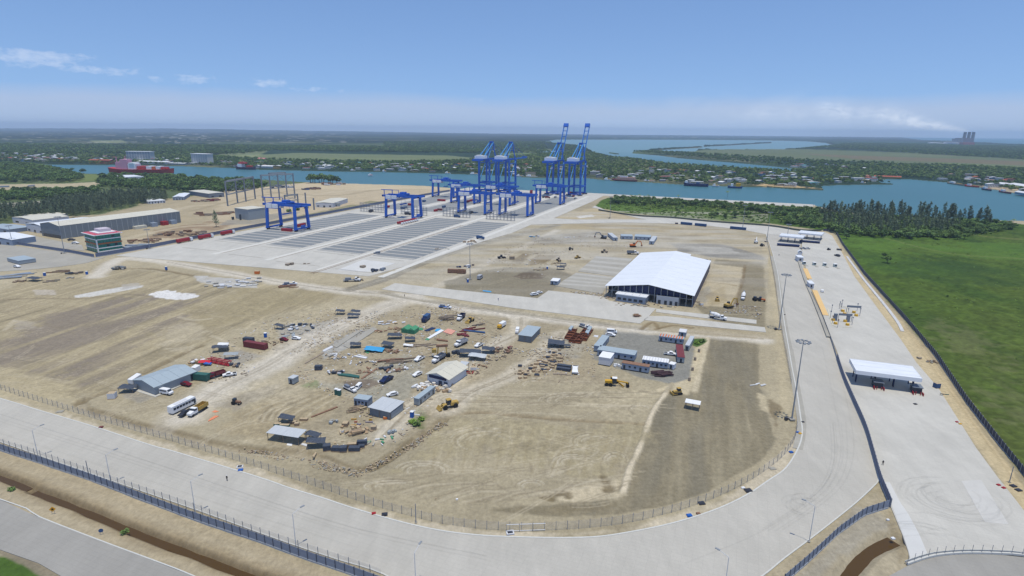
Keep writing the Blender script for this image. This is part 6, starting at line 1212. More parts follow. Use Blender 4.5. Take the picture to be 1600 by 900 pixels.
# heaps
H_ = [('steel', 'jumbled rusty scrap steel heap behind the white truck', 697, 499, RUSTG, 26, 5, (3, .5, .5), 1.6), ('steel', 'red painted steel pieces lying near the pipe', 736, 515, MAROON, 8, 4, (6, .5, .4), .3), ('steel', 'small reddish steel heap right of the salmon sheet', 722, 524, MAROON, 12, 3, (2.4, 1, .4), .4),
      ('steel', 'grey-brown frame heap beside the red steel', 747, 508, RUSTG, 6, 2, (3, .4, .6), .4), ('debris', 'mixed debris heap at the camp edge with a red sheet', 782, 548, [RUSTG, RUST, WOODD, MAROON], 22, 5, (1.8, .8, .6), 1.0), ('debris', 'pale debris scattered right of the tarp heap', 775, 560, [WOOD, RUSTG], 14, 5, (1.4, .5, .4), .3),
      ('plank', 'timber planks stacked left of the office trailer', 557, 640, [WOOD, WOODD], 16, 3.2, (3, .4, .3), .9), ('plank', 'thick planks neatly piled below the coloured boxes', 555.5, 679, [WOOD, WOODD, PAL], 10, 1.2, (3.6, .8, .5), 1.0), ('plank', 'wooden crates and boards below the flat-roofed office', 547, 672, [WOOD, PAL], 12, 4, (1.8, .8, .5), .5),
      ('plank', 'brown shuttering heap right of the thick planks', 570, 674, [PAL, WOODD], 10, 3, (1.6, .8, .3), .3), ('pipe', 'red and brown pipe bundles above the parked truck', 608, 566, [RUST, RUSTG], 9, 4, (6, .5, .5), .6), ('pipe', 'brown pipe bundle right of the red and brown one', 633, 564, [RUSTG, WOODD], 7, 3.5, (6, .5, .5), .6),
      ('debris', 'dark bundled material below the pipe bundles', 606, 576, DKTARP, 5, 3, (2.6, 1.6, .8), .5), ('debris', 'white and grey scrap right of the dark bundles', 621, 579, [LWALL, RUSTG, RUST], 12, 4, (2.2, .8, .5), .5), ('plank', 'pale timber offcuts in the middle of the camp', 565, 567, [WOOD, RUSTG, LWALL], 22, 7, (1.8, .5, .4), .4),
      ('debris', 'whitish rubble strip left of the long white planks', 528, 558, [LWALL, WOOD, CONO], 22, 6, (1.6, .7, .4), .4), ('debris', 'reddish earth and scrap patch above the long beam', 574, 580, [RUST, WOODD], 12, 5, (1.8, .7, .3), .3), ('debris', 'pale rubbish heap left of the green cradle', 524, 583, [RUSTG, LWALL, DKTARP], 14, 3.6, (1.6, .8, .6), .8),
      ('plank', 'pink-grey sheet stack at the top of the camp', 612, 504, [LWALL, WOOD], 16, 6, (2.6, 1, .3), .5), ('plank', 'reddish pallets left of the netted tent', 606, 516, [PAL, RUST, WOODD], 16, 6, (2, 1, .4), .4), ('pipe', 'long rusty tubes lying right of the small dark shelter', 660, 540, RUSTG, 6, 2.5, (9, .4, .4), .4),
      ('debris', 'brown boards below the dark tarp near the blue one', 612, 550, [RUST, WOODD], 10, 3, (2.2, .8, .4), .4), ('debris', 'black pallets below the white truck by the wall of tarps', 712, 553, DKTARP, 5, 2, (1.6, 1.2, 1.2), .4), ('debris', 'stone and timber heap below the grey roof shelter', 750, 573, [WOOD, RUST, PAL], 8, 3, (1.5, .5, .4), .3),
      ('steel', 'red steel parts on the pale ground right of the cream shed', 739, 582, [RUST, RED, RUSTG], 9, 3, (1.8, .3, .3), .3), ('pallet', 'row of pale pallets left of centre by the grey patch', 467, 512, [LWALL, CONO, DKTARP], 24, 8, (2, 1.2, .5), .5), ('pallet', 'grey mesh stacks below the row of pale pallets', 452, 523, [CONO, GWALL], 10, 6, (2.4, 1.4, .4), .2),
      ('debris', 'scrap and timber right of the maroon container', 425, 536, [RUST, WOOD, RUSTG], 14, 5, (2.2, .4, .4), .3), ('debris', 'pallets and barrels between shed and red trailer', 308, 567, [PAL, WOODD, RUSTG, WHITES], 20, 4.5, (1.8, 1, .7), .6), ('debris', 'dark pallets at the right end of the red trailer', 366, 572, [DKTARP, WOODD], 6, 2.5, (1.8, 1.2, .6), .4),
      ('steel', 'rust-brown steel frames left of the yard front', 452, 448.5, RUST, 9, 4, (6, .6, .7), .6), ('rock', 'grey rubble heap on the left field corner', 188, 420, [CONO, GRAVEL], 16, 4, (2, 1.5, 1.2), .8), ('steel', 'brown steel frames near the far left toilets', 91, 425.5, [RUST, WOODD], 10, 5, (6, .5, .8), .8), ('steel', 'dark frames right of the brown steel frames', 117, 428, [DKTARP, RUSTG], 8, 4, (3, 1.4, 1), .8),
      ('debris', 'dark boards with pole near the far left', 77, 440, [RUSTG, DKTARP], 5, 4, (4, .7, .5), .3), ('debris', 'small concrete and timber heap at far left', 109, 435, CONO, 4, 2, (2.6, 1.4, .5), .3), ('rock', 'brownish earth heap left of the dark tarp at far left', 29, 441, WOODD, 7, 3, (2.4, 1.6, .9), .3),
      ('slab', 'long grey precast slabs stacked at the left edge', 12, 434, [BWALL, CONO], 8, 6, (12, 2, .6), .7), ('slab', 'long grey precast slabs further along the left edge', 38, 428.5, [BWALL, CONO], 5, 3, (14, 1.6, .5), .5), ('slab', 'broken pale concrete and bags on the left field edge', 365, 443, [LWALL, CONO, CONW], 40, 17, (3, 1.6, .6), .4),
      ('debris', 'grey mesh and poles on the far sandy ground', 835, 370, [LWALL, DKTARP, TARPB], 8, 5, (3, 1, .6), .3), ('debris', 'white sheets on the far dark patch', 893, 371, WHITES, 4, 6, (3, 1, .4), .2), ('debris', 'pale timber heap above the far work benches', 868, 412, [WOOD, RUSTG], 10, 4, (2.6, .4, .4), .4), ('plank', 'pale formwork racks beside the blue toilet', 843, 421.5, [WOOD, WOODD], 9, 5, (.6, 3, .6), .3),
      ('debris', 'dark and white bundles beside the maroon boxes', 722, 417, [DKBL, WHITES, STEELD], 10, 6, (2.2, 1.2, .8), .5), ('steel', 'brown formwork on the near edge of the middle slab', 998, 495, [RUST, PAL], 6, 2, (3, .8, 1), .6), ('debris', 'earth and boards in front of the warehouse', 1020, 475, [WOOD, CONO, RUSTG], 24, 12, (2, .8, .4), .3),
      ('debris', 'timber and soil before the office lean-to', 985, 475, [RUSTG, WOOD], 16, 9, (1.6, .5, .3), .2), ('debris', 'boards left of the office lean-to', 950, 466, [WOODD, CONO], 12, 5, (1.6, .8, .4), .4), ('steel', 'long dark steel heap in front of the right trailers', 1037, 586, [mat('plum', alb(84, 62, 66), .8)], 16, 3.6, (5, .6, .6), 1.0),
      ('debris', 'white planks and toilets at the left end of the rusty-roof trailer', 967, 573, WHITES, 5, 2, (1.4, .6, .8), .3), ('debris', 'white pipes on the damp area edge', 1186, 602, WHITES, 5, 2.4, (3, .3, .3), .2), ('debris', 'rubble by the dark fence, right of the far lanes', 1455, 566, [CONO, WOODD], 8, 2.2, (1.2, .9, .5), .3), ('debris', 'dark pieces behind the far fence strip', 1311, 391, [DKTARP, RUSTG], 6, 2.5, (1.8, 1, .9), .5),
      ('debris', 'green and brown cuttings by the lane strip', 1474, 616, [TEAL, RUSTG], 6, 2, (1.4, .3, .2), .1), ('debris', 'grey pallets left of the coloured boxes', 522, 661, [CONO, GWALL], 4, 1.3, (1.2, 1, .8), .3), ('debris', 'pale and green odds and ends by the embankment corner', 592, 688, [LWALL, GREEN, CONO], 14, 5, (1.4, .5, .3), .2), ('debris', 'grey crate stack near the camp corner', 611, 676, GWALL, 4, 1.6, (1.4, 1, .7), .5),
      ('bag', 'white bags and pallets in front of the cream-roofed shed', 679, 607, [WHBAG, PAL, WHBAG], 46, 6.5, (1.3, 1, .7), .7), ('bag', 'white bags and pipes left of the cream-roofed shed', 655, 603, [WHITES, LWALL], 16, 4, (1.8, .8, .5), .4), ('steel', 'rusty steel bundle beside the haul road, far left of the slab', 480, 412, RUSTG, 2, 2, (3, 1, .4), .2),
      ('debris', 'brown fill heaps at the yard corner', 735, 378, [RUSTG, WOOD, RUST], 16, 6, (2, 1, .7), .6), ('debris', 'boards along the yard edge', 690, 389, [RUSTG, CONO], 12, 7, (2.4, .8, .4), .2), ('steel', 'brown scrap field right of the green control building', 225, 378, [RUST, WOODD], 24, 12, (4, 1.4, 1.2), 1.2), ('steel', 'brown scrap heaps before the long warehouse', 285, 366, [RUST, WOODD, RUSTG], 40, 22, (4, 1.8, 1.4), 1.4),
      ('steel', 'rust-brown steel line left of the corrugated shed', 335, 335, [RUST, RUSTG], 20, 22, (8, 1.4, 1.4), .6), ('steel', 'dark red steel stock beyond the sandy track', 322, 314, [MAROON, RUSTG], 16, 16, (8, 2, 1.6), .6), ('debris', 'dark scrap line in the sandy river yard', 487, 296, [RUST, DKTARP, CBLUE], 16, 16, (7, 2.4, 2.4), 1), ('debris', 'scrap and rubble by the river point', 522, 289, [RUST, LWALL, RUSTG], 18, 20, (6, 3, 3), 1),
      ('slab', 'pale-blue stacked pipes behind the green control building', 212, 387, [GROOF, BWALL], 12, 9, (10, 1.6, 1.6), 1.2), ('debris', 'white trailers and scrap in the river yard', 445, 293, [LWALL, DKTARP, STEELD], 14, 20, (8, 3, 3), .5)]
for nm, lb, px, py, m, n, R, sz, h in H_:
    junk(nm, lb, nm + ' pile', px, py, m, n, R, sz, random.uniform(.1, .5) if sz[0] > 2.5 else 0, None, h, 3, long_=sz[0] > 2.5)
# rusty trough stacks in a U
def trough(label, a, b, w, m, h=1.3):
    A, B = G(*a), G(*b); d = B - A; L = d.length; t = thing('steel_trough', label, 'steel trough', A, math.atan2(d.y, d.x), 'rusty troughs in a U')
    MB().box(0, L, -w / 2, w / 2, .05, .5).build('floor', m, t); MB().box(0, L, -w / 2, -w / 2 + .15, .5, h).build('side', m, t); MB().box(0, L, w / 2 - .15, w / 2, .5, h).build('side', m, t)
    for i in range(4): MB().box(L * (i + .2) / 4, L * (i + .35) / 4, -w / 2 - .08, w / 2 + .08, .05, h + .1).build('rib', RUSTD, t)
trough('rusty steel trough, left arm of the U', (887, 531), (897, 515), 3.4, RUSTD); trough('rusty steel trough, bottom of the U, left', (893, 536), (905, 523), 3.2, RUSTD, 1.6); trough('rusty steel trough, bottom of the U, right', (902, 537), (918, 516), 3.2, RUSTD, 1.6); trough('grey-topped rusty trough, right arm of the U', (911, 533), (922, 516), 3.4, RUSTD); 
lay('grey lid on the right arm of the U of troughs', [(914, 524), (919, 526), (925, 515), (920, 513)], GROOF, 1.7, 'lid', 'lid'); lay('grey lid on the left arm of the U of troughs', [(888, 518), (892, 520), (896, 514), (892, 513)], GROOF, 1.7, 'lid', 'lid')
# field of small crates and bundles
CR_M = [WOODD, DKTARP, WOOD, RUSTG, PAL]
cp = {}
def crate(px, py, m, s, rz, label, group):
    k = (m.name, s)
    if k not in cp:
        t = thing('crate', 'x', 'crate'); MB().box(-s[0] / 2, s[0] / 2, -s[1] / 2, s[1] / 2, .15, s[2]).build('box', m, t); MB().box(-s[0] / 2 - .05, s[0] / 2 + .05, -s[1] / 2 - .05, s[1] / 2 + .05, .0, .15).build('pallet', PAL, t); MB().box(-s[0] / 2 + .1, s[0] / 2 - .1, -s[1] / 2 + .1, s[1] / 2 - .1, s[2], s[2] + .08).build('cover', WOOD if m is not DKTARP else DKTARP, t); cp[k] = t
    else: t = copy_tree(cp[k])
    p = G(px, py); t.location = (p.x, p.y, .08); t.rotation_euler = (0, 0, rz); t['label'] = label; t['group'] = group
rr = random.Random(5)
SZ = ((1.7, 1.1, .8), (1.3, 1.0, .7), (2.2, 1.0, .7))
for k in range(72):
    f = rr.random(); g = rr.random(); px = 806 + 66 * f + 10 * g - 12 * (g - .5); py = 588 - 36 * f * .85 - 10 * (g - .5) * 2.2 + rr.uniform(-5, 5)
    if py < 545 or py > 592: continue
    crate(px, py, CR_M[k % 5], SZ[k % 3], rr.uniform(-.4, .4), '%s%s crate in the %s part of the loose field of crates' % (('small ', '', 'long ')[0 if SZ[k % 3][0] < 1.5 else 2 if SZ[k % 3][0] > 2 else 1], ('brown timber', 'dark wrapped', 'pale timber', 'grey-brown', 'tan pallet')[k % 5], ('upper left', 'upper right', 'lower left', 'lower right')[(py > 568) * 2 + (px > 846)]), 'crates spread out in the right camp')
for px, py, m, s, lb in ((511, 703, DKTARP, (2.4, 2, 1.8), 'black wrapped stack just right of the tarp shelters'), (526, 704, DKTARP, (3, 1.8, 1.3), 'black wrapped stack, second right of the tarp shelters'), (537, 704.5, DKTARP, (2.2, 2, 1.5), 'black wrapped stack, third right of the tarp shelters'), (554, 704, DKTARP, (3.6, 1.8, 1.3), 'wide black wrapped stack near the camp corner'),
                       (550, 698, WOODD, (3, 1.4, 1.2), 'pale-topped crate behind the wide black stack'), (566, 695, DKTARP, (3.2, 1.4, 1.5), 'pale-topped dark crate at the camp corner'), (565, 699, DKTARP, (2, 1.4, .8), 'low dark crate below the pale-topped one'), (458, 662, WOODD, (2.6, 1.4, 1.0), 'brown crate right of the upper dark shelter'), (464, 665, WOODD, (1.6, 1.4, 1.0), 'small brown crate nearest the white-roofed shelter'),
                       (475, 657, WOODD, (2.8, 1.2, .7), 'long dark crate right of the brown ones'), (434, 665, TEAL, (2.4, 1.4, .8), 'teal crate behind the white-roofed shelter, left'), (445, 667, TEAL, (3.4, 1.4, .8), 'teal crate behind the white-roofed shelter, right'), (540, 665, WOODD, (2.0, 2.2, 1.2), 'brown crate left of the coloured boxes'), (584, 671, RUSTG, (1.8, 1.4, 1.2), 'dark crate alone right of the planks'), (534.5, 676, WHITES, (1, .8, .8), 'small white and black box below the crates'),
                       (553, 656, YEL, (1.8, .5, .5), 'yellow box, farther of the coloured boxes'), (556, 660, RED, (1, .8, .5), 'red box among the coloured boxes'), (553, 665, YEL, (1.6, .6, .4), 'yellow box, nearer of the coloured boxes'), (561, 663.5, BRIGHTB, (1.4, .7, .4), 'blue box among the coloured boxes'), (579, 657, YEL, (1, .5, .6), 'yellow tool on the blue frame'), (577, 660, BRIGHTB, (2.6, .6, .3), 'blue frame under the yellow tool'), (602, 655, ORANGE, (1.3, .9, .9), 'orange drum at the office corner'),
                       (176, 622, LWALL, (2.6, 2.4, 2.2), 'pale square booth left of the long grey shed'), (498, 578, DKTARP, (3, 2, 2), 'black wrapped box alone by the middle track'), (389, 535, DKTARP, (5, 2.2, 2.4), 'grey box behind the maroon container'), (1463, 606, CBLUE, (2, 1.8, 2), 'grey-blue box on the sand strip right of the near canopy'), (740, 578, WHITES, (2.6, 2, 1.4), 'white box right of the cream-roofed shed'), (739, 415, DKBL, (2, 1, 1), 'dark blue bundle in the far work area'),
                       (1436, 560, CONO, (1.6, 1.4, .6), 'concrete block by the far sand strip'), (800, 405, RUSTG, (4, 2.4, 2.4), 'brown machine box near the far dark patch'), (1096, 477, WHITES, (1.8, 1.8, 1.4), 'white and red tank by the warehouse corner'), (1186, 491, CONO, (1.8, 1.8, .6), 'round pale slab on the damp lane'), (1057, 350, DKBL, (3, 1.8, 1.5), 'dark box on the far road left of the long dark trailers'), (402, 428, ORANGE, (3.2, 2, 2), 'orange machine at the front edge of the yard')):
    crate(px, py, m, s, rr.uniform(-.2, .3), lb, None) if lb else None
# grey long boxes beside the white pickup
for k, (px, py) in enumerate(((871, 573), (870, 577.5))): cont(6.1, DKTARP, px, py, heading((871, 573), (890, 575.5)), '%s of two dark grey long boxes beside the white pickup' % ('farther', 'nearer')[k]).scale = (1, .7, .45)
# ================================================================== camp vehicles
WP = WHITEP
veh(bus, (), 285.5, 639, to=(303, 630.5), label='white bus with dark windows parked in the left camp')
veh(dump, (WP, MUSTARD), 309, 645, to=(296, 653), label='white truck with tan open bed beside the bus'); veh(pickup, (DKGR,), 290, 648, to=(283, 652), label='dark pickup between the bus and the tan truck')
veh(van, (WP,), 260.5, 615.5, to=(272, 617.5), label='white van at the corner of the long grey shed'); veh(car, (DKRED,), 291.5, 602.5, to=(299, 604), label='dark red car beside the long grey shed')
veh(pickup, (WP,), 359, 587.5, to=(350, 589), label='white pickup right of the green container'); veh(dump, (DKRED, MAROON), 338, 589, to=(328, 592), label='dark red truck beside the green container', scale=.85)
cont(6, TEAL, 306, 592.5, heading((306, 592.5), (322, 594)), 'teal container at the end of the long grey shed'); cont(12.2, MAROON, 384, 541, heading((384, 541), (411, 545.5)), 'maroon container with its side to the haul road')
veh(tractor, (RUST,), 370, 632, rz=-.2, label='small brown tractor alone on the camp forecourt')
def redtrailer():
    A, B = G(327, 565), G(360, 571.5); d = B - A; t = thing('truss_trailer', 'red lattice boom section lying behind the dark red truck', 'crane section', A, math.atan2(d.y, d.x)); L = d.length
    for y in (-1, 1):
        for z in (.3, 1.9): MB().beam((0, y, z), (L, y, z), .25).build('chord', RED, t)
    for i in range(8): x = i * L / 8; MB().beam((x, -1, .3), (x + L / 8, -1, 1.9), .18).beam((x, 1, .3), (x + L / 8, 1, 1.9), .18).beam((x, -1, 1.9), (x + L / 8, 1, 1.9), .3).build('lacing', RED if i % 2 else SALMON, t)
    MB().box(0, L, -.9, .9, .1, .3).build('deck', RED, t)
redtrailer(); tarp('red and blue tarp heap left of the red boom section', 321, 569, 5, 3, 1.6, mat('red_tarp', alb(220, 40, 60), .6), .2, posts=False); tarp('small blue tarp under the red one', 325, 571, 3, 2, 1.4, BRIGHTB, .2, posts=False)
veh(boxtruck, (DKBL, CBLUE), 664, 503, to=(658, 508), label='blue box truck right of the green netted tent'); veh(flat, (BRIGHTB,), 697, 482, to=(704, 483), label='white and blue truck-mounted machine at the top of the camp', scale=.8)
veh(dump, (WP, DKBL), 720, 499, to=(713, 505), label='white truck with dark bed beside the yellow backhoe'); veh(loader, (MUSTARD,), 735, 503, to=(727, 507), label='yellow backhoe right of the white truck', scale=.9)
veh(boxtruck, (YEL, WP), 782, 513, to=(774, 518), label='yellow-fronted white tank truck on the dirt', scale=.85); veh(dump, (WP, SILV), 720, 539.5, to=(708, 545), label='white dump truck at the track fork above the tarps')
veh(pickup, (WP,), 748, 541.5, to=(741, 545), label='white pickup behind the broad dark tarp'); veh(pickup, (WP,), 655.5, 563, to=(648, 567), label='white pickup left of the drilling rig', scale=1.1); veh(dump, (WP, STEELD), 685, 564, to=(677, 569), label='white truck with grey bed below the drilling rig')
veh(car, (WP,), 652, 587, to=(645, 590), label='white car on the grey track beside the cream shed'); veh(pickup, (DKBL,), 604, 596, to=(597, 600), label='dark blue pickup near the long rusty beam', scale=1.25); veh(car, (WP,), 613, 618.5, to=(606, 620), label='white car behind the pale flat-roofed office')
veh(flat, (SILV,), 548, 611, to=(556, 615), label='open pale car-carrier bed left of the office', scale=.75); veh(van, (WP,), 560, 607, to=(556, 611), label='white van behind the pale carrier bed', scale=.8)
veh(loader, (MUSTARD,), 702, 637, to=(694, 639), label='yellow wheel loader at the edge of the lower field', scale=1.15); veh(grader, (YEL,), 962, 603, to=(976, 604), label='yellow grader in front of the trailers', scale=1.1); veh(roller, (MUSTARD,), 957, 599, to=(947, 601), label='yellow roller beside the grader'); veh(dozer, (MUSTARD,), 1058, 616, to=(1048, 617), label='small yellow dozer near the tiny white-roofed shelter', scale=.9)
veh(van, (WP,), 956, 520.5, to=(964, 521), label='white van, farther of two at the lot entrance'); veh(car, (WP,), 954, 525, to=(961, 526), label='white car, nearer of two at the lot entrance', scale=1.1); veh(pickup, (WP,), 1047, 555, to=(1056, 556), label='white pickup parked inside the grey lot', scale=1.05)
veh(pickup, (WP,), 898.5, 581, to=(898, 590), label='white pickup with blue stripe beside the dark long boxes', scale=1.35); veh(boxtruck, (WP, WP), 808, 521, to=(806, 527), label='white truck beside the two-tone grey shed', scale=.7); veh(flat, (SILV,), 915, 513, to=(927, 517), label='white truck with grey deck at the top of the rusty U')
veh(mixer, (), 1122, 499, to=(1133, 501), label='white mixer truck on the upper paving strip'); veh(mixer, (), 1161, 467, to=(1158, 477), label='white mixer truck heading down the damp lane'); veh(excav, (MUSTARD,), 1138, 481, rz=.55, label='yellow excavator with raised arm right of the warehouse', scale=1.15)
veh(dozer, (MUSTARD,), 1120.5, 470, rz=-1.9, label='small dozer working on the pale ground right of the warehouse'); veh(tractor, (DKGR,), 1181, 470, rz=.3, label='dark tractor, left of two on the damp lane', scale=1.2); veh(tractor, (ORANGE,), 1190, 471, rz=-.6, label='orange tractor, right of two on the damp lane', scale=1.2)
veh(excav, (STEELD,), 943, 373, rz=2.95, label='dark excavator reaching left, beside the far trailers', scale=1.3); veh(excav, (ORANGE,), 989, 386, rz=.1, label='orange excavator reaching right, in front of the far trailers', scale=1.2); veh(roller, (RUSTG,), 944, 395, rz=.2, label='dark roller left of the far orange excavator', scale=1.1); veh(dump, (WP, STEELD), 989, 397.5, rz=-.1, label='grey and white dump truck behind the warehouse', scale=1.2)
veh(excav, (WP,), 1181, 380, rz=1.2, label='pale crane-like excavator near the far right bend', scale=1.1); veh(tractor, (DKGR,), 1191, 385, rz=.4, label='dark machine beside the far right bend', scale=1.2); veh(loader, (DKGR,), 783, 404, rz=.5, label='dark loader by the far brown patch'); veh(loader, (RUSTG,), 873, 408, rz=1.8, label='brown loader behind the far work benches', scale=.95); veh(tractor, (DKGR,), 892, 391, rz=0, label='small dark roller on the far track', scale=1.2); veh(loader, (MUSTARD,), 902, 404, rz=.8, label='small yellow loader by the apron corner', scale=.9)
veh(flat, (STEELD,), 552, 440, rz=.15, label='dark truck at the end of the black haul strip', scale=1.1); veh(loader, (RUSTG,), 559, 439, rz=.4, label='brown loader beside the dark truck on the black haul strip'); veh(flat, (CBLUE,), 455, 446, rz=.2, label='dark blue truck beside the rust-brown frames', scale=.9); veh(car, (DKRED,), 444, 532.5, to=(451, 534), label='dark red car by the grey patch left of centre'); veh(car, (WP,), 463, 530.5, to=(470, 531), label='silver car by the grey patch left of centre')
veh(car, (WP,), 835, 461.5, to=(845, 460), label='white car at the edge of the damp ground, nearer of two', scale=1.2); veh(car, (WP,), 842.5, 458.5, to=(850, 457.5), label='white car at the edge of the damp ground, farther of two'); veh(van, (SILV,), 750, 435.5, to=(756, 431), label='pale blue van in the far work area', scale=1.3); veh(car, (WP,), 27, 418, to=(35, 419), label='white car at the edge of the west pavement', scale=1.2)
veh(car, (WP,), 1284.5, 456, to=(1284, 449), label='small white car beside the middle cabin'); veh(car, (DKGR,), 1308, 400.5, to=(1303, 399), label='dark car at the right of the gate yard', scale=1.2); veh(tractor, (DKGR,), 1295, 391, rz=.2, label='small dark cart near the far canopies', scale=.9)
for k, (px, py) in enumerate(((1254, 389), (1261, 389.5))): veh(pickup, (SILV,), px, py, rz=.1, label='silver pickup just below the far canopies, %s one' % ('left', 'right')[k])
veh(car, (WP,), 118, 381, rz=.1, label='white car parked left of the green control building', scale=1.3); veh(car, (DKGR,), 112, 376, rz=.2, label='dark car at the corner of the long warehouse', scale=1.3)
cont(12.2, RUST, 700, 426, VA * 0 - .1, 'rust-red open skip, larger of two in the far work area'); cont(6, RUST, 715, 427, -.1, 'rust-red open skip, smaller of two in the far work area')
for k, (px, py, L) in enumerate(((1064, 350.5, 20), (1086, 352.5, 20), (1141, 357.5, 18))): cont(12.2 if k < 2 else 16, CBLUE, px, py, heading((1064, 350.5), (1106, 354.5)), 'grey-blue long trailer standing on the far road, %s' % ('left one', 'middle one', 'alone on the right')[k])
def rig():
    t = thing('drill_rig', 'yellow drilling rig straddling dark blocks in the upper camp', 'drill rig', G(691, 557), .2)
    for sx in (-2.2, 2.2): MB().beam((sx, -1, 0), (sx * .8, -.2, 5), .5).beam((sx, 1.4, 0), (sx * .8, .2, 5), .4).build('leg', MUSTARD, t)
    MB().box(-2.6, 2.6, -.6, .6, 4.8, 5.8).build('head_beam', RUST, t); MB().box(-4.6, -2.6, -1, 1, 2.4, 4.0).build('winch', MUSTARD, t); MB().beam((-4, 0, 4.4), (-9, 0, 6), .4).build('jib', RUSTG, t); MB().box(.6, 3.6, -1.6, .4, 0, 1.6).build('counterweight', BLACK, t)
rig()
def toilet(px, py, label, m=BRIGHTB):
    t = thing('portable_toilet', label, 'toilet', G(px, py), random.uniform(-.3, .3)); MB().box(-.6, .6, -.6, .6, 0, 2.2).build('cabin', m, t); MB().box(-.65, .65, -.65, .65, 2.2, 2.4).build('roof', WHITEP, t); MB().box(-.4, .4, -.64, -.6, .1, 2).build('door', m, t)
for a in ((644, 652, 'blue portable toilet at the end of the long office trailer'), (415, 527, 'blue portable toilet near the grey patch left of centre'), (70, 431, 'blue portable toilet, left of the far left pair'), (136, 429, 'blue portable toilet, right of the far left pair'), (260, 421.5, 'blue portable toilet alone on the left field edge'), (731, 441, 'blue portable toilet at the foot of the middle mast'), (855, 421, 'blue portable toilet by the formwork racks')): toilet(*a)
toilet(526, 616, 'white-roofed green toilet, left of a pair in the camp', TEAL); toilet(530.5, 617.5, 'white-roofed green toilet, right of a pair in the camp', TEAL)
# barrel markers on the pale lip
for px, py, lb in ((1092, 547, 'top'), (1086, 560, 'second'), (1082, 576, 'third'), (1077, 592, 'lowest')):
    t = thing('marker_barrel', 'dark barrel on the pale earth lip, %s of four' % lb, 'barrel', G(px, py + 3), 0, 'dark barrels on the pale lip'); MB().cyl((0, 0, 0), (0, 0, 1.5), .6, .55, 10).build('barrel', RUSTG, t)
# people: one continuous skinned body each
def person(px, py, label, top=(.05, .07, .2), rz=0, z=.1):
    t = thing('person', label, 'person', G(px, py, 0), rz); t.location.z = z
    V_ = [(0, 0, .95), (0, 0, 1.2), (0, 0, 1.42), (0, 0, 1.56), (0, .02, 1.70), (-.1, 0, .9), (-.12, .1, .5), (-.12, .12, .08), (-.12, .26, .05), (.1, 0, .9), (.13, -.08, .5), (.13, -.2, .1), (.13, -.07, .05), (-.19, 0, 1.4), (-.27, .06, 1.12), (-.26, .2, .9), (.19, 0, 1.4), (.27, -.04, 1.12), (.27, .06, .88)]
    E_ = [(0, 1), (1, 2), (2, 3), (3, 4), (0, 5), (5, 6), (6, 7), (7, 8), (0, 9), (9, 10), (10, 11), (11, 12), (2, 13), (13, 14), (14, 15), (2, 16), (16, 17), (17, 18)]
    Rr = [.15, .14, .16, .06, .11, .1, .075, .055, .045, .1, .075, .055, .045, .07, .05, .04, .07, .05, .04]
    me = bpy.data.meshes.new('body'); me.from_pydata(V_, E_, []); o = lk(bpy.data.objects.new('body', me), t); sk = o.modifiers.new('s', 'SKIN')
    for i, r in enumerate(Rr): me.skin_vertices[0].data[i].radius = (r, r)
    me.skin_vertices[0].data[0].use_root = True; o.modifiers.new('b', 'SUBSURF').levels = 1
    me.materials.append(mat('work_clothes_%d' % int(top[2] * 100), top, .9))
    MB().cyl((0, .02, 1.74), (0, .02, 1.86), .15, .09, 10).build('helmet', WHITEP, t)
for a in ((778.5, 470, 'person in dark clothes walking across the middle slab'), (355, 751.5, 'person in dark clothes walking on the curved road', (.06, .05, .05)), (1379, 727, 'person standing by the fence left of the gate yard', (.05, .08, .05)), (632, 464, 'person standing at the left end of the middle slab', (.08, .05, .04)), (1217, 400, 'person on the upright road near the far bend', (.1, .1, .1)), (1312, 478, 'person walking above the yellow drums', (.05, .06, .09))):
    person(*a)

def litter(label, pts, n, seed, mts, s0=.25, s1=.8):
    rr_ = random.Random(seed); P = [tuple(G(*q)[:2]) for q in pts]; xs = [a[0] for a in P]; ys_ = [a[1] for a in P]; bs = [MB() for _ in mts]; c = 0; t_ = 0
    while c < n and t_ < n * 20:
        t_ += 1; x, y = rr_.uniform(min(xs), max(xs)), rr_.uniform(min(ys_), max(ys_))
        if not inpoly(P, x, y) or vclump(x, y) < rr_.uniform(.25, .75): continue
        L_ = rr_.uniform(s0, s1) * (3 if rr_.random() < .15 else 1); bs[rr_.randrange(len(mts))].cbox(x, y, .12, L_, rr_.uniform(s0, s1) * .7, rr_.uniform(.1, .35), rr_.uniform(0, 3)); c += 1
    t = thing('litter', label, 'litter', (0, 0, 0))
    for b, m in zip(bs, mts): tag(b.build('scraps', m, t), None, None, None, 'stuff')
    t['kind'] = 'stuff'
def vclump(x, y): return float(vn(np.array([x]), np.array([y]), 11, 401)[0])
LM = [WOOD, RUSTG, WOOD, LWALL, CONO, RUSTG]
litter('small timber, stone and metal scraps strewn over the middle camp', [(440, 560), (520, 500), (620, 480), (720, 480), (780, 510), (790, 560), (740, 590), (690, 600), (640, 680), (590, 705), (510, 705), (560, 650), (520, 620), (470, 600)], 1700, 1, LM)
litter('small scraps strewn round the right crates and trailers', [(790, 545), (850, 520), (930, 540), (930, 590), (880, 600), (800, 600)], 500, 2, LM)
litter('small scraps and stones round the left camp', [(290, 570), (340, 540), (420, 500), (530, 480), (540, 500), (440, 545), (380, 590), (330, 600)], 380, 3, LM)
litter('stones and clods in front of the big white shed', [(880, 455), (960, 468), (1060, 478), (1100, 482), (1190, 500), (1190, 480), (1090, 470), (1010, 478), (940, 458)], 500, 4, LM)
litter('scraps over the far work areas', [(690, 425), (760, 400), (830, 372), (960, 366), (1040, 380), (930, 400), (880, 428), (740, 440)], 420, 5, LM, .4, 1.1)
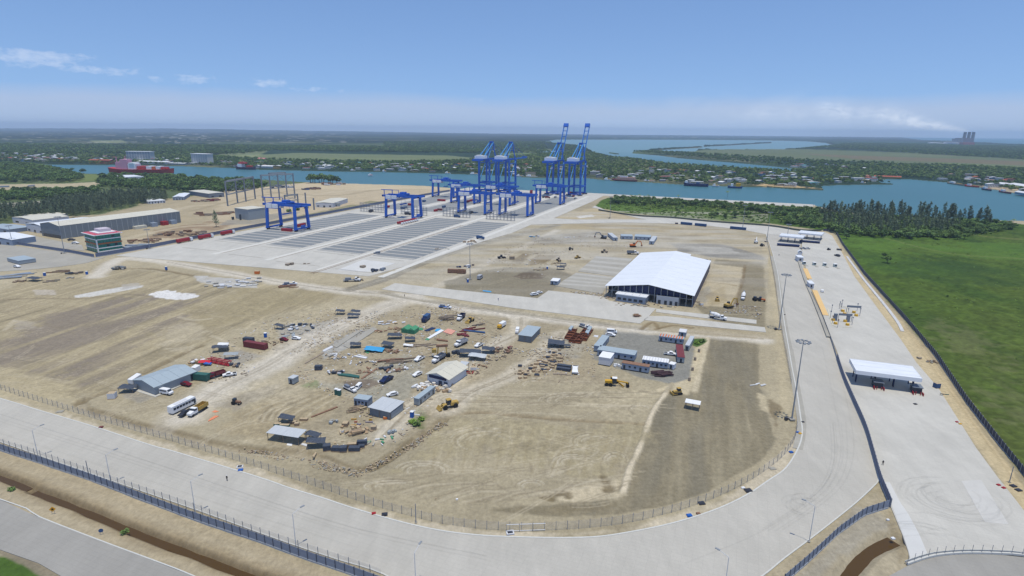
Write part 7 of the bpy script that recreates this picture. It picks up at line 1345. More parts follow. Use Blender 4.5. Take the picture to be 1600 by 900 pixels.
litter('clods and stones along the embankment', [(330, 690), (400, 703), (520, 724), (560, 736), (640, 694), (690, 658), (700, 664), (640, 705), (560, 745), (400, 714), (330, 700)], 420, 6, [WOODD, CONO, WOOD], .2, .6)
# ================================================================== fences
MESHB = mat('blue_grey_mesh', alb(146, 156, 174), .7, var=.08, alpha=.92); MESHD = mat('dark_mesh', alb(112, 122, 148), .7, var=.08)
WIRE = mat('wire_mesh', alb(200, 200, 200), .7, alpha=.10); STEELK = mat('dark_post', alb(84, 92, 108), .6)
PLINTH = mat('fence_plinth', alb(176, 182, 190), .85, var=.08)
def along(pts, step):
    P = [Vector(p) for p in pts]; out = [P[0]]; acc = 0
    for a, b in zip(P[:-1], P[1:]):
        L = (b - a).length; s = step - acc
        while s < L: out.append(a + (b - a) * (s / L)); s += step
        acc = L - (s - step)
    return out
def fence(label, pts, step, h, pm, postm, plinth=0, posth=None, parts=True, maxp=290, arm=0, name='mesh_fence', sm=4):
    w = gsmooth(pts, sm) if sm else [tuple(G(*p)[:2]) for p in pts]
    q = along(w, step); t = thing(name, label, 'fence', (q[0].x, q[0].y, 0), 0)
    if len(q) - 1 > maxp: parts = False
    posth = posth or h; pw = .11 if plinth else .05; pmesh = MB().box(-pw, pw, -pw, pw, 0, posth)
    if arm: pmesh.beam((0, 0, posth), (0, arm, posth + .5), .08)
    pmesh = pmesh.mesh('post'); pmesh.materials.append(postm)
    pan = MB().box(0, 1, -.03, .03, plinth, h).mesh('fence_panel'); pan.materials.append(pm)
    pl = MB().box(0, 1, -.12, .12, -.3, plinth).mesh('plinth'); pl.materials.append(PLINTH)
    one = MB(); oneP = MB(); oneL = MB()
    for a, b in zip(q[:-1], q[1:]):
        d = b - a; r = math.atan2(d.y, d.x); lx, ly = a.x - q[0].x, a.y - q[0].y
        if parts:
            o = lk(bpy.data.objects.new('fence_panel', pan), t); o.location = (lx, ly, 0); o.rotation_euler = (0, 0, r); o.scale = (d.length, 1, 1)
            o = lk(bpy.data.objects.new('post', pmesh), t); o.location = (lx, ly, 0); o.rotation_euler = (0, 0, r)
            if plinth: o = lk(bpy.data.objects.new('plinth', pl), t); o.location = (lx, ly, 0); o.rotation_euler = (0, 0, r); o.scale = (d.length, 1, 1)
        else:
            M = Matrix.Translation((lx, ly, 0)) @ Matrix.Rotation(r, 4, 'Z'); one.box(0, d.length, -.03, .03, plinth, h, M); oneP.box(-.09, .09, -.09, .09, 0, posth, M)
            if plinth: oneL.box(0, d.length, -.12, .12, -.3, plinth, M)
    if not parts:
        tag(one.build('fence_panels', pm, t), None, None, None, 'stuff'); tag(oneP.build('posts', postm, t), None, None, None, 'stuff')
        if plinth: tag(oneL.build('plinth', PLINTH, t), None, None, None, 'stuff')
    return t
fence('blue-grey mesh fence with low plinth along the lower left road', [(-260, 612), (-60, 678), (0, 697 + 7), (57, 723), (142, 752), (210, 778), (300, 812), (400, 846), (470, 872), (540, 896), (612, 922), (700, 952)], 2.7, 2.7, MESHB, STEELK, .5, 2.8)
fence('bare tall posts with wire behind the blue-grey fence, lower left', [(-60, 672), (0, 698), (57, 716), (172, 757), (306, 803), (400, 839), (525, 882), (610, 912)], 3.0, 3.2, WIRE, STEELD, 0, 3.4, name='wire_fence')
fence('blue-grey mesh fence bending up to the gate yard corner', [(1225, 912), (1262, 880), (1310, 835), (1350, 806), (1391, 792.5)], 2.2, 2.6, MESHB, STEELK, .4, 2.7, sm=0)
fence('dark blue-grey mesh fence between curved road and gate yard', [(1391, 792), (1384, 775), (1374, 750), (1363, 710), (1351, 670), (1331, 624), (1318, 593), (1307, 560)], 2.4, 2.6, MESHD, STEELD, .4, 2.7)
fence('low grey mesh fence along the far half of the upright road', [(1307, 560), (1297, 528), (1283, 492), (1267, 458)], 2.6, 1.4, STEEL, STEELD, .3, 1.5)
fence('thin chain-link fence round the inside of the curved road', [(-200, 545), (0, 609), (100, 640), (200, 670), (300, 699), (400, 730), (500, 762), (560, 783), (620, 801), (700, 820), (790, 829), (870, 828), (960, 820), (1040, 804), (1110, 781), (1160, 758), (1200, 733), (1228, 708), (1243, 682), (1244, 660)], 3.0, 2.5, WIRE, STEELD, 0, 2.7, name='wire_fence')
fence('thin grey fence along the left side of the upright road', [(1236, 600), (1226, 545), (1218, 500), (1210, 440), (1203, 400), (1197, 372)], 4, 2.2, WIRE, STEELD, 0, 2.4, name='wire_fence')
fence('long dark fence between gate yard and green field', [(1286, 361), (1305, 362.5), (1317, 384), (1351, 430), (1412, 498), (1462, 558), (1510, 630), (1555, 688), (1600, 745), (1660, 825), (1720, 905)], 2.6, 2.6, mat('dark_screen', alb(70, 76, 92), .8, var=.1), STEEL, .3, 2.8, sm=0)
fence('dark fence along the wood behind the far road', [(935, 329), (990, 337.5), (1050, 341), (1110, 347), (1200, 353.5), (1250, 361), (1286, 361)], 4, 2.0, mat('green_grey_screen', alb(90, 98, 88), .8), STEELD, 0, 2.1)
fence('long blue-grey fence along the upper edge of the container yard', [(150, 402), (232, 388), (337, 367), (400, 355), (500, 336.5), (592, 319), (665, 305.5), (705, 299)], 5, 3.2, MESHD, STEELD, .5, 3.4, sm=0)
fence('low blue-grey fence round the control building and west pavement', [(-60, 371), (30, 383), (110, 395), (150, 402.5)], 4, 2.6, MESHD, STEELD, .4, 2.8, sm=0)
# steel rail barrier, lower right corner
def barrier():
    w = gsmooth([(1417, 883), (1440, 875), (1462, 869.5), (1490, 866.5), (1517, 865.5), (1560, 866.5), (1600, 869.5), (1660, 884)], 4); q = along(w, 2.4)
    t = thing('concrete_barrier', 'pale barrier with thin posts curving through the lower right corner', 'barrier', (q[0].x, q[0].y, .1), 0)
    for a, b in zip(q[:-1], q[1:]):
        d = b - a; o = MB().box(0, d.length - .06, -.22, .22, 0, .55).box(0, d.length - .06, .5, .6, .3, .75).build('barrier_block', KB, t); o.location = (a.x - q[0].x, a.y - q[0].y, 0); o.rotation_euler = (0, 0, math.atan2(d.y, d.x))
        p = MB().cyl((0, 0, 0), (0, 0, 2.6), .05, n=5).build('post', STEELD, t); p.location = o.location
barrier()
t = thing('bar_gate', 'white two-bar gate set in the chain-link fence at the front', 'gate', G(791, 832), 0)
t.rotation_euler = (0, 0, heading((791, 832), (848, 830)))
for i in range(3): MB().box(i * 3.4, i * 3.4 + 3.3, -.05, .05, .4, .5).box(i * 3.4, i * 3.4 + 3.3, -.05, .05, 2.3, 2.4).build('rail', WHITEP, t); MB().box(i * 3.4, i * 3.4 + .08, -.05, .05, 0, 2.5).build('post', STEELD, t)
# small covers, cones and boards along the kerb
for px, py, w, m, lb in ((797, 833, 2, LWALL, 'white inspection box on the verge below the bar gate'), (375, 730, 1.8, LWALL, 'white drain cover on the verge, left of centre'), (376, 735, 1.4, BRIGHTB, 'blue and pink board just below the white drain cover'), (94, 644, 2.2, CONO, 'pale slab on the verge at the left'), (584, 803, 1.1, RED, 'red marker on the kerb, lower middle'), (601, 804.5, 1.6, DKGR, 'dark grating beside the red kerb marker'),
                     (158, 668, 1.2, MAROON, 'pink marker on the kerb at the left'), (1077, 806, 1.4, BRIGHTB, 'blue box on the verge of the curve'), (1091, 803, 1, RUST, 'small brown block right of the blue verge box'), (1161, 763, 1, WHITES, 'white box on the verge of the curve, right'), (1169, 767, 2, DKGR, 'dark frame lying on the verge near the white box'), (1207, 733, 1.8, CONO, 'pale drain cover at the end of the curve'), (1096, 787, 1.8, DKGR, 'dark cover inside the fence near the curve'),
                     (1250, 678, 1, YEL, 'yellow block at the kerb by the drain strip'), (1246, 676, 1, BRIGHTB, 'blue block beside the yellow kerb block'), (1236, 707, 1.2, BRIGHTB, 'blue lid on the drain bend'), (1495, 660, .9, RED, 'red marker on the right sand strip, upper'), (1500, 663, .9, YEL, 'yellow marker on the right sand strip'), (1560, 758.5, 1, RED, 'red marker at the yard edge, left of a pair'), (1568, 763, 1, RED, 'red marker at the yard edge, right of a pair'), (1583, 760, 1.6, DKGR, 'dark cover on the right sand strip, left of a pair'), (1591, 766.5, 1.6, DKGR, 'dark cover on the right sand strip, right of a pair'),
                     (1430, 632, 1.2, DKGR, 'dark block left below the near canopy'), (1254.5, 660, .9, DKGR, 'dark post stub on the upright road'), (1395, 842, .9, WHITES, 'white pipe end at the lower right pit'), (1387, 813, .7, WHITES, 'white stone on the pit slope'), (714, 781, .6, WHITES, 'small white box on the track, right of a pair'), (733 - 52, 780, .5, WOOD, 'small pale stone on the track, left of a pair'), (1226, 492, .8, DKGR, 'small dark drum on the upright road')):
    t = thing('kerb_box', lb, 'box', G(px, py), .2); MB().box(-w / 2, w / 2, -w / 2.6, w / 2.6, 0, .35).build('body', m, t); MB().box(-w / 3, w / 3, -w / 4, w / 4, .35, .42).build('lid', DKGR if m is LWALL else m, t)
def sign(px, py, label, m, hgt, shape):
    t = thing('road_sign', label, 'sign', G(px, py), .35)
    MB().cyl((-.3, 0, 0), (-.3, 0, hgt), .04, n=5).build('post', STEELD, t); MB().cyl((.3, 0, 0), (.3, 0, hgt), .04, n=5).build('post', STEELD, t)
    if shape: MB().cbox(0, -.06, hgt, 1.1, .05, 1.1, 0, 0, math.pi / 4).build('board', m, t); MB().cbox(0, -.1, hgt, .45, .03, .5).build('symbol', BLACK, t)
    else: MB().cyl((0, -.06, hgt), (0, -.1, hgt), .55, n=12).build('board', m, t)
sign(84, 804, 'orange diamond road sign with a black figure beside the lower left road', mat('sign_orange', alb(236, 168, 20), .5), 1.7, True); sign(159, 835, 'small grey-blue round sign seen from behind, lower left road', CBLUE, 1.2, False)
# ================================================================== lamps and masts
def mast(px, py, top, label, arms=10):
    h = HT((px, py), top); t = thing('high_mast', label, 'light mast', G(px, py), random.uniform(0, 1), 'high light masts'); t.location.z = .1
    MB().cyl((0, 0, 0), (0, 0, h - .4), .30, .13, 8).build('pole', STEEL, t); r = MB()
    for k in range(16): a, b = 6.2832 * k / 16, 6.2832 * (k + 1) / 16; r.beam((1.7 * math.cos(a), 1.7 * math.sin(a), h - .5), (1.7 * math.cos(b), 1.7 * math.sin(b), h - .5), .16)
    for k in range(4): a = 1.5708 * k; r.beam((0, 0, h - .3), (1.7 * math.cos(a), 1.7 * math.sin(a), h - .5), .1)
    r.build('lamp_ring', STEELD, t)
    for k in range(arms): a = 6.2832 * k / arms; MB().cbox(2.1 * math.cos(a), 2.1 * math.sin(a), h - .6, .9, .6, .3, a).build('lamp', STEEL, t)
    MB().box(-.9, .9, -.9, .9, 0, .5).build('base', CONO, t); MB().box(-2.6, -1.6, -.5, .5, 0, .9).build('control_box', DKGR, t)
for a in ((1237, 656, 532, 'tallest light mast, beside the upright road right of the graded area'), (1217, 515, 428, 'second light mast along the upright road, farther'), (734.6, 437, 380, 'light mast in the middle of the far work area'), (1198, 378, 331, 'light mast at the far bend by the gates'), (1160, 359, 320, 'light mast on the far road beside the long trailer'), (953, 341, 307, 'light mast on the sandy triangle by the wood'),
          (101, 396, 338, 'light mast in front of the car park, left'), (20, 383, 352, 'light mast at the far left pavement'), (234, 389, 358, 'light mast right of the green control building'), (1230, 371, 350, 'short light mast between the far canopies and the wood')):
    mast(*a)
STEELP = mat('pale_galvanised', alb(214, 218, 222), .5)
def lamp(px, py, top, armdir, label, arm=2.2, gl=True):
    h = HT((px, py), top) if top else 9; t = thing('street_lamp', label, 'street lamp', G(px, py), armdir, 'street lamps along the curved road'); MB().cyl((0, 0, 0), (0, 0, h), .10, .07, 7).build('pole', STEELP, t)
    MB().cyl((0, 0, h), (arm, 0, h + .7), .06, n=5).build('arm', STEELP, t); MB().cbox(arm + .4, 0, h + .72, 1.1, .4, .16).build('lamp_head', STEEL, t); MB().box(-.3, .3, -.3, .3, 0, .3).build('base', CONO, t)
for a in ((60, 715, 672, .85, 'street lamp by the left fence, farthest left'), (174, 757, 711, .85, 'second street lamp from the left along the fence'), (306, 805, 752, .85, 'third street lamp from the left along the fence'), (463, 859, 803, .85, 'fourth street lamp from the left along the fence'),
          (650, 922, 864, 1.2, 'street lamp at the bottom edge, left of centre'), (1131, 932, 871, 2.4, 'street lamp at the bottom edge, right of centre'), (1264, 847, 791, 2.5, 'street lamp on the verge left of the pit')): lamp(*a)
for px, py, top, lb in ((139, 744, 720, 'plain pole without lamp between the second and first street lamps'), (650, 817, 787, 'plain pole in the chain-link fence, front'), (1577, 754, 729, 'plain thin pole on the right sand strip')):
    t = thing('plain_pole', lb, 'pole', G(px, py)); h = HT((px, py), top); MB().cyl((0, 0, 0), (0, 0, h), .12, .1, 7).build('pole', STEELD, t); MB().box(-.3, .3, -.3, .3, 0, .3).build('base', CONO, t)

# ================================================================== trees
def leafm(name, c, var=.35):
    m = mat(name, c, .85, var=var, scale=.9, detail=3, space='Object'); nt = m.node_tree; b = nt.nodes['Principled BSDF']; src = b.inputs['Base Color'].links[0].from_socket
    oi = N(nt, 'ShaderNodeObjectInfo'); f = MATH(nt, 'ADD', MATH(nt, 'MULTIPLY', oi.outputs['Random'], .7), .65)
    vm = N(nt, 'ShaderNodeVectorMath'); vm.operation = 'SCALE'; nt.links.new(src, vm.inputs[0]); nt.links.new(f, vm.inputs['Scale']); nt.links.new(vm.outputs[0], b.inputs['Base Color']); b.inputs['Specular IOR Level'].default_value = .15
    return m
LEAF = leafm('leaf_green', alb(112, 138, 76)); LEAFD = leafm('leaf_dark', alb(92, 118, 70)); LEAFC = leafm('needle_grey_green', alb(122, 136, 106)); LEAFP = leafm('palm_green', alb(126, 144, 84)); LEAFB = leafm('bush_green', alb(122, 150, 70)); BARK = mat('bark', alb(112, 96, 78), .95, var=.2)
def leaves(mb, c, R, n, s, rr, flat=.6):
    for _ in range(n):
        while True:
            d = Vector((rr.uniform(-1, 1), rr.uniform(-1, 1), rr.uniform(-1, 1)))
            if .05 < d.length < 1: break
        d = d.normalized() * (d.length ** .4); p = Vector(c) + Vector((d.x * R[0], d.y * R[1], d.z * R[2]))
        a = Vector((rr.uniform(-1, 1), rr.uniform(-1, 1), rr.uniform(-1, 1) * flat)).normalized() * s * rr.uniform(.6, 1.3); b_ = a.cross(Vector((rr.uniform(-1, 1), rr.uniform(-1, 1), 1))).normalized() * s * rr.uniform(.5, 1.1)
        mb.add([p - a, p + b_, p + a, p - b_], [(0, 1, 2, 3)])
def tree_meshes(kind, seed):
    rr = random.Random(seed); cr = MB(); tr = MB()
    if kind == 'broad':
        tr.cyl((0, 0, 0), (.2, .1, 3.4), .35, .22, 6)
        for k in range(5):
            a = k * 1.256 + rr.uniform(-.4, .4); q = (math.cos(a) * rr.uniform(1.6, 2.8), math.sin(a) * rr.uniform(1.6, 2.8), rr.uniform(4.2, 6.4)); tr.cyl((.2, .1, 2.8), q, .16, .07, 4)
            leaves(cr, q, (rr.uniform(1.8, 2.5), rr.uniform(1.8, 2.5), rr.uniform(1.2, 1.8)), 46, .75, rr)
        leaves(cr, (0, 0, 6.4), (2.3, 2.3, 1.8), 60, .75, rr)
    elif kind == 'casuarina':
        tr.cyl((0, 0, 0), (.1, 0, 15), .3, .06, 6); H = 17
        for k in range(26):
            z = 3.5 + k * .5; r = (1 - (z - 3.5) / 15) * 2.9 + .5; a = rr.uniform(0, 6.28); q = (math.cos(a) * r * .55, math.sin(a) * r * .55, z + .6); tr.beam((0, 0, z - .5), q, .07) if k % 2 else None
            leaves(cr, (q[0] * rr.uniform(.7, 1.5), q[1] * rr.uniform(.7, 1.5), q[2]), (r * .6, r * .6, rr.uniform(.6, 1.5)), int(rr.uniform(6, 20)), .5, rr, 1.6)
        leaves(cr, (0, 0, 15.5), (.5, .5, 1.4), 14, .4, rr, 2)
    elif kind == 'palm':
        top = Vector((.7, .2, 8.5)); tr.cyl((0, 0, 0), (.3, .1, 4.5), .24, .18, 6).cyl((.3, .1, 4.5), top, .18, .14, 6)
        for k in range(13):
            a = k * .483 + rr.uniform(-.15, .15); el = rr.uniform(-.2, .7); p = top.copy(); dz = math.sin(el)
            for j in range(4):
                q = p + Vector((math.cos(a) * .85, math.sin(a) * .85, dz * .8)); dz -= .38; s_ = Vector((-math.sin(a), math.cos(a), 0)) * (.42 - .07 * j); cr.add([p - s_ + Vector((0, 0, -.18)), p, q, q - s_ * .8 + Vector((0, 0, -.18))], [(0, 1, 2, 3)]); cr.add([p, p + s_ + Vector((0, 0, -.18)), q + s_ * .8 + Vector((0, 0, -.18)), q], [(0, 1, 2, 3)]); p = q
    elif kind == 'bush':
        tr.cyl((0, 0, 0), (0, 0, 1.0), .12, .06, 5)
        for k in range(4): leaves(cr, (rr.uniform(-1, 1), rr.uniform(-1, 1), rr.uniform(.7, 1.5)), (1.3, 1.3, .9), 34, .5, rr)
    return cr.mesh('crown'), tr.mesh('trunk')
TM = {}
for kind, n, m in (('broad', 4, (LEAF, LEAFD, LEAF, LEAFD)), ('casuarina', 5, (LEAFC, LEAFC, LEAFC, LEAFC, LEAFC)), ('palm', 2, (LEAFP, LEAFP)), ('bush', 3, (LEAFB, LEAF, LEAFB))):
    TM[kind] = []
    for i in range(n):
        c, t_ = tree_meshes(kind, 11 * i + len(kind)); c.materials.append(m[i]); t_.materials.append(BARK); TM[kind].append((c, t_))
NTREE = {}
def tree(kind, x, y, s, label, group=None, z=0, name=None):
    c, t_ = random.choice(TM[kind]); nm = name or {'broad': 'broadleaf_tree', 'casuarina': 'casuarina_tree', 'palm': 'palm_tree', 'bush': 'bush'}[kind]
    e = thing(nm, label, 'bush' if kind == 'bush' else 'tree', (x, y, z), random.uniform(0, 6.28), group); e.scale = (s * random.uniform(.9, 1.1), s * random.uniform(.9, 1.1), s)
    lk(bpy.data.objects.new('crown', c), e); lk(bpy.data.objects.new('trunk', t_), e)
def scatter_pts(poly, n, seed, avoid=()):
    """random ground points inside a ground outline given as photo corners, even in metres"""
    rr = random.Random(seed); w = [tuple(G(*p)[:2]) for p in poly]; av = [[tuple(G(*p)[:2]) for p in a] for a in avoid]; xs = [p[0] for p in w]; yy = [p[1] for p in w]; out = []; tries = 0
    while len(out) < n and tries < n * 40:
        tries += 1; x, y = rr.uniform(min(xs), max(xs)), rr.uniform(min(yy), max(yy))
        if inpoly(w, x, y) and not any(inpoly(a, x, y) for a in av): out.append((x, y))
    return out
# ---- single trees that show
row = gsmooth([(1284, 339), (1330, 337.5), (1380, 337), (1430, 340), (1480, 344), (1520, 348), (1556, 352)], 6)
for i, q in enumerate(along(row, 2.1)):
    if random.random() < .9: tree('casuarina', q.x + random.uniform(-3, 3), q.y + random.uniform(-5, 5), random.uniform(.7, 1.25), 'tall feathery casuarina in the %s of the long row against the river' % ('left third', 'middle', 'right third')[min(2, int(i / 34))], 'casuarinas in the row by the river')
for x, y in scatter_pts([(1288, 352), (1310, 341), (1420, 343), (1480, 352), (1500, 366), (1420, 368), (1330, 362)], 70, 3): tree('casuarina', x, y, random.uniform(.6, .95), 'darker casuarina in the dense grove between the row and the green field', 'dense casuarina grove')
for x, y in scatter_pts([(1285, 358), (1340, 360), (1470, 366), (1520, 372), (1500, 376), (1350, 372), (1300, 366)], 46, 4): tree('broad', x, y, random.uniform(.6, .95), 'rounded dark tree at the field edge of the right wood', 'trees at the field edge')
for x, y in scatter_pts([(960, 316), (1020, 319), (1190, 332), (1280, 342), (1285, 356), (1200, 347), (1120, 341), (1040, 334)], 90, 5): tree('palm' if random.random() < .45 else 'broad', x, y, random.uniform(.55, .9), 'tree of the mixed palms and bushes behind the far road', 'mixed trees behind the far road')
for px, py, k, s, lb in ((338, 355, 'casuarina', 1.0, 'lone feathery tree on the bare ground right of the long warehouse'), (163, 284, 'broad', 2.1, 'lone tall dark tree left of the red ship'), (1583, 353, 'palm', .9, 'lone small palm-like tree at the far right river bank'), (1322, 374, 'broad', .8, 'dark tree standing forward at the corner of the green field'), (1386, 412, 'broad', .75, 'dark low tree alone in the green field, nearer one'), (1381, 404, 'broad', .6, 'dark low tree alone in the green field, farther one'), (113, 268, 'broad', 1.1, 'small lone tree on the sandy spit in the river'), (130, 271, 'broad', 1.4, 'bushy lone tree at the end of the sandy spit'),
                        (452, 331, 'bush', 1.6, 'green bush at the yard fence, left of three'), (464, 328.5, 'bush', 2.0, 'green bush at the yard fence, middle of three'), (478, 325, 'bush', 2.0, 'green bush at the yard fence, right of three'), (1137, 308, 'palm', 1.1, 'single palm sticking up behind the quay strip'), (1060, 312, 'palm', .8, 'small palm behind the quay strip, nearer the cranes')):
    p = G(px, py); tree(k, p.x, p.y, s, lb)
for px, py in ((985, 313), (992, 314), (999, 312.5), (1006, 315), (1012, 313), (1020, 315.5)): p = G(px, py); tree('palm', p.x, p.y, .95, 'palm of the small clump at the left end of the right wood', 'palm clump at the wood end')
for px, py in ((485, 286), (492, 286), (499, 285.5), (506, 286), (513, 287), (520, 287.5), (526, 288), (489, 284.5), (503, 284), (516, 286)): p = G(px, py); tree('broad', p.x, p.y, 2.0, 'dark tree of the compact grove at the river point', 'grove at the river point')
for px, py in ((1018, 601), (645, 660), (652, 664), (657, 657), (1090, 537), (1096, 534)): p = G(px, py); tree('bush', p.x, p.y, .7, 'small green bush among the camp or trailers', 'small bushes in the camp') if py > 530 and px != 1018 else None
p = G(193, 846); 
for px, py, lb in ((195, 834, 'small green weed clump at the lower left ditch end'), (20, 766, 'low dry weeds at the lower left ditch')): p = G(px, py); tree('bush', p.x, p.y, .45, lb)
# ---- masses of trees: one object each, instanced crowns
def joined(kind, i, cm):
    c, t_ = TM[kind][i]; me = c.copy(); me.name = 'tree_form'; ob = bpy.data.objects.new('tree_form', me); return ob
FORMS = {k: [joined(k, i, None) for i in range(len(TM[k]))] for k in TM}
def wood(name, label, pts, kinds, smin, smax, seed=0, z=-.3):
    n = len(pts); rg = np.random.default_rng(seed); me = bpy.data.meshes.new(name); me.vertices.add(n)
    P = np.array(pts, float).reshape(-1, 2); me.vertices.foreach_set('co', np.concatenate([P, np.full((n, 1), z)], 1).astype(np.float32).ravel())
    a = me.attributes.new('sz', 'FLOAT', 'POINT'); a.data.foreach_set('value', rg.uniform(smin, smax, n).astype(np.float32))
    a = me.attributes.new('rot', 'FLOAT', 'POINT'); a.data.foreach_set('value', rg.uniform(0, 6.28, n).astype(np.float32))
    a = me.attributes.new('kd', 'INT', 'POINT'); forms = [f for k in kinds for f in FORMS[k]]; a.data.foreach_set('value', rg.integers(0, len(forms), n).astype(np.int32))
    o = lk(bpy.data.objects.new(name, me)); tag(o, label, None, None, 'stuff'); ng = bpy.data.node_groups.new(name + '_nodes', 'GeometryNodeTree'); ng.interface.new_socket('Geometry', in_out='INPUT', socket_type='NodeSocketGeometry'); ng.interface.new_socket('Geometry', in_out='OUTPUT', socket_type='NodeSocketGeometry')
    gi = ng.nodes.new('NodeGroupInput'); go = ng.nodes.new('NodeGroupOutput'); jn = ng.nodes.new('GeometryNodeGeometryToInstance'); ip = ng.nodes.new('GeometryNodeInstanceOnPoints')
    for f in forms[::-1]:
        oi = ng.nodes.new('GeometryNodeObjectInfo'); oi.inputs['Object'].default_value = f; oi.inputs['As Instance'].default_value = False; ng.links.new(oi.outputs['Geometry'], jn.inputs[0]) if False else None
        g2 = ng.nodes.new('GeometryNodeGeometryToInstance'); ng.links.new(oi.outputs['Geometry'], g2.inputs[0]); f['_'] = 1
        if forms[-1] is f: jg = ng.nodes.new('GeometryNodeJoinGeometry')
        ng.links.new(g2.outputs[0], jg.inputs[0])
    def attr(nm, ty):
        x = ng.nodes.new('GeometryNodeInputNamedAttribute'); x.data_type = ty; x.inputs['Name'].default_value = nm; return x.outputs['Attribute']
    cx = ng.nodes.new('ShaderNodeCombineXYZ'); ng.links.new(attr('rot', 'FLOAT'), cx.inputs[2])
    ng.links.new(gi.outputs[0], ip.inputs['Points']); ng.links.new(jg.outputs[0], ip.inputs['Instance']); ip.inputs['Pick Instance'].default_value = True; ng.links.new(attr('kd', 'INT'), ip.inputs['Instance Index'])
    ng.links.new(cx.outputs[0], ip.inputs['Rotation']); ng.links.new(attr('sz', 'FLOAT'), ip.inputs['Scale']); ng.links.new(ip.outputs[0], go.inputs[0])
    md = o.modifiers.new('grow', 'NODES'); md.node_group = ng; return o
wood('river_wood', 'dense green scrub and trees between far road and quay strip', scatter_pts([(960, 311), (1020, 313.5), (1100, 318), (1200, 325), (1275, 330), (1310, 340), (1400, 343), (1556, 351), (1590, 356), (1540, 368), (1480, 373), (1350, 370), (1290, 359), (1190, 346), (1110, 341), (1040, 335), (990, 328), (950, 318)], 2600, 21, [[(940, 319), (1010, 320), (1090, 322.5), (1180, 331), (1235, 340), (1225, 352), (1185, 349), (1100, 342), (1000, 334), (940, 326)]]), ['broad', 'bush'], .45, .95, 1)
wood('river_wood', 'dark feathery trees packed between the riverside row and the green field', scatter_pts([(1286, 344), (1320, 340), (1430, 343), (1490, 350), (1500, 362), (1440, 368), (1340, 366), (1288, 358)], 420, 41), ['casuarina', 'broad'], .5, .85, 21)
wood('field_scrub', 'low light green bushes in the clearing behind the far road', scatter_pts([(945, 317), (1010, 320), (1090, 322), (1180, 331), (1225, 340), (1200, 349), (1100, 342), (1000, 335), (940, 327)], 620, 22), ['bush'], .35, .85, 2)
wood('field_scrub', 'scattered low shrubs over the green field', scatter_pts([(1330, 378), (1500, 380), (1700, 400), (1700, 600), (1600, 640), (1480, 540), (1400, 460)], 260, 23), ['bush'], .25, .6, 3, -.4)
wood('left_wood', 'dark wood at the far left beyond the pale trailers', scatter_pts([(-200, 250), (0, 257), (50, 259), (85, 265), (120, 273), (135, 281), (100, 285), (0, 286), (-200, 284)], 2600, 24), ['broad'], .8, 1.4, 4)
wood('left_wood', 'green scrub below the red ship', scatter_pts([(150, 285), (175, 275), (275, 277), (350, 282), (400, 284), (420, 292), (340, 302), (240, 298), (160, 292)], 1500, 25, [[(192, 285), (230, 283), (230, 277), (192, 278)]]), ['broad', 'bush'], .6, 1.3, 5)
wood('left_wood', 'green scrub band below the pale trailers', scatter_pts([(-200, 302), (0, 300), (100, 298), (160, 294), (150, 302), (90, 310), (0, 315), (-200, 316)], 1100, 26), ['broad', 'bush'], .6, 1.1, 6)
wood('left_wood', 'dark grey-green casuarina wood behind the long warehouse', scatter_pts([(-200, 335), (0, 330), (60, 328), (100, 316), (180, 307), (250, 306), (262, 313), (220, 320), (170, 330), (110, 341), (60, 342), (0, 346), (-200, 372)], 1500, 27), ['casuarina'], .55, .85, 7)
FARP = [(-400, 247), (0, 253), (100, 255.5), (275, 257.5), (370, 261), (500, 265.5), (600, 267), (700, 269.5), (760, 271.5), (830, 275.5), (920, 276.5), (950, 280), (1060, 286), (1100, 287.5), (1160, 290), (1240, 293), (1275, 294), (1285, 290), (1283, 288.5), (1310, 287), (1400, 286), (1378, 284), (1370, 280), (1382, 277.5), (1420, 278), (1480, 283), (1510, 288), (1560, 295), (1600, 302), (1900, 340), (1900, 290), (1600, 264), (1480, 258), (1380, 257), (1330, 259), (1270, 262), (1250, 267), (1190, 266), (1130, 261), (1060, 258), (1020, 253), (985, 248), (955, 246), (935, 242), (900, 236), (860, 240), (780, 246), (745, 250), (700, 252), (600, 253), (480, 251), (400, 248), (300, 243), (100, 243), (-400, 236)]
HOUSES = []
def clear_of_houses(pts, front=26):
    cells = {}
    for x, y in HOUSES: cells.setdefault((int(x // 40), int(y // 40)), []).append((x, y))
    out = []
    for x, y in pts:
        ok = True
        for i in (-1, 0, 1):
            for j in (-1, 0, 1):
                for hx, hy in cells.get((int(x // 40) + i, int(y // 40) + j), ()):
                    if abs(x - hx * (y / hy)) < 11 and -9 < hy - y < front or abs(x - hx) < 10 and abs(y - hy) < 9: ok = False
        if ok: out.append((x, y))
    return out

wood('plain_trees', 'dark woods on the plain beyond the riverside town', scatter_pts([(-400, 236), (100, 243), (300, 243), (360, 242), (430, 236), (560, 238), (740, 240), (760, 234), (600, 230), (300, 228), (0, 226), (-400, 218)], 14000, 29), ['broad'], .8, 1.7, 9)
wood('plain_trees', 'dark woods on the plain right of the lagoon', scatter_pts([(1235, 234), (1303, 231), (1400, 239), (1600, 250), (1900, 270), (1900, 248), (1600, 229), (1480, 226), (1320, 223.5), (1306, 227)], 11000, 30), ['broad'], .8, 1.5, 10)
wood('plain_trees', 'low dark woods on the marsh peninsula', scatter_pts([(988, 237), (1015, 236), (1080, 239), (1180, 245), (1300, 252), (1400, 255), (1380, 258), (1240, 260), (1180, 255), (1100, 248), (1030, 241)], 1600, 31), ['broad', 'bush'], .7, 1.3, 11)
wood('plain_trees', 'trees of the plain left of the lagoon', scatter_pts([(740, 240), (860, 240), (850, 224), (900, 228), (930, 240), (940, 244), (880, 234), (860, 222), (600, 222), (600, 230)], 4500, 32), ['broad'], .8, 1.5, 12)

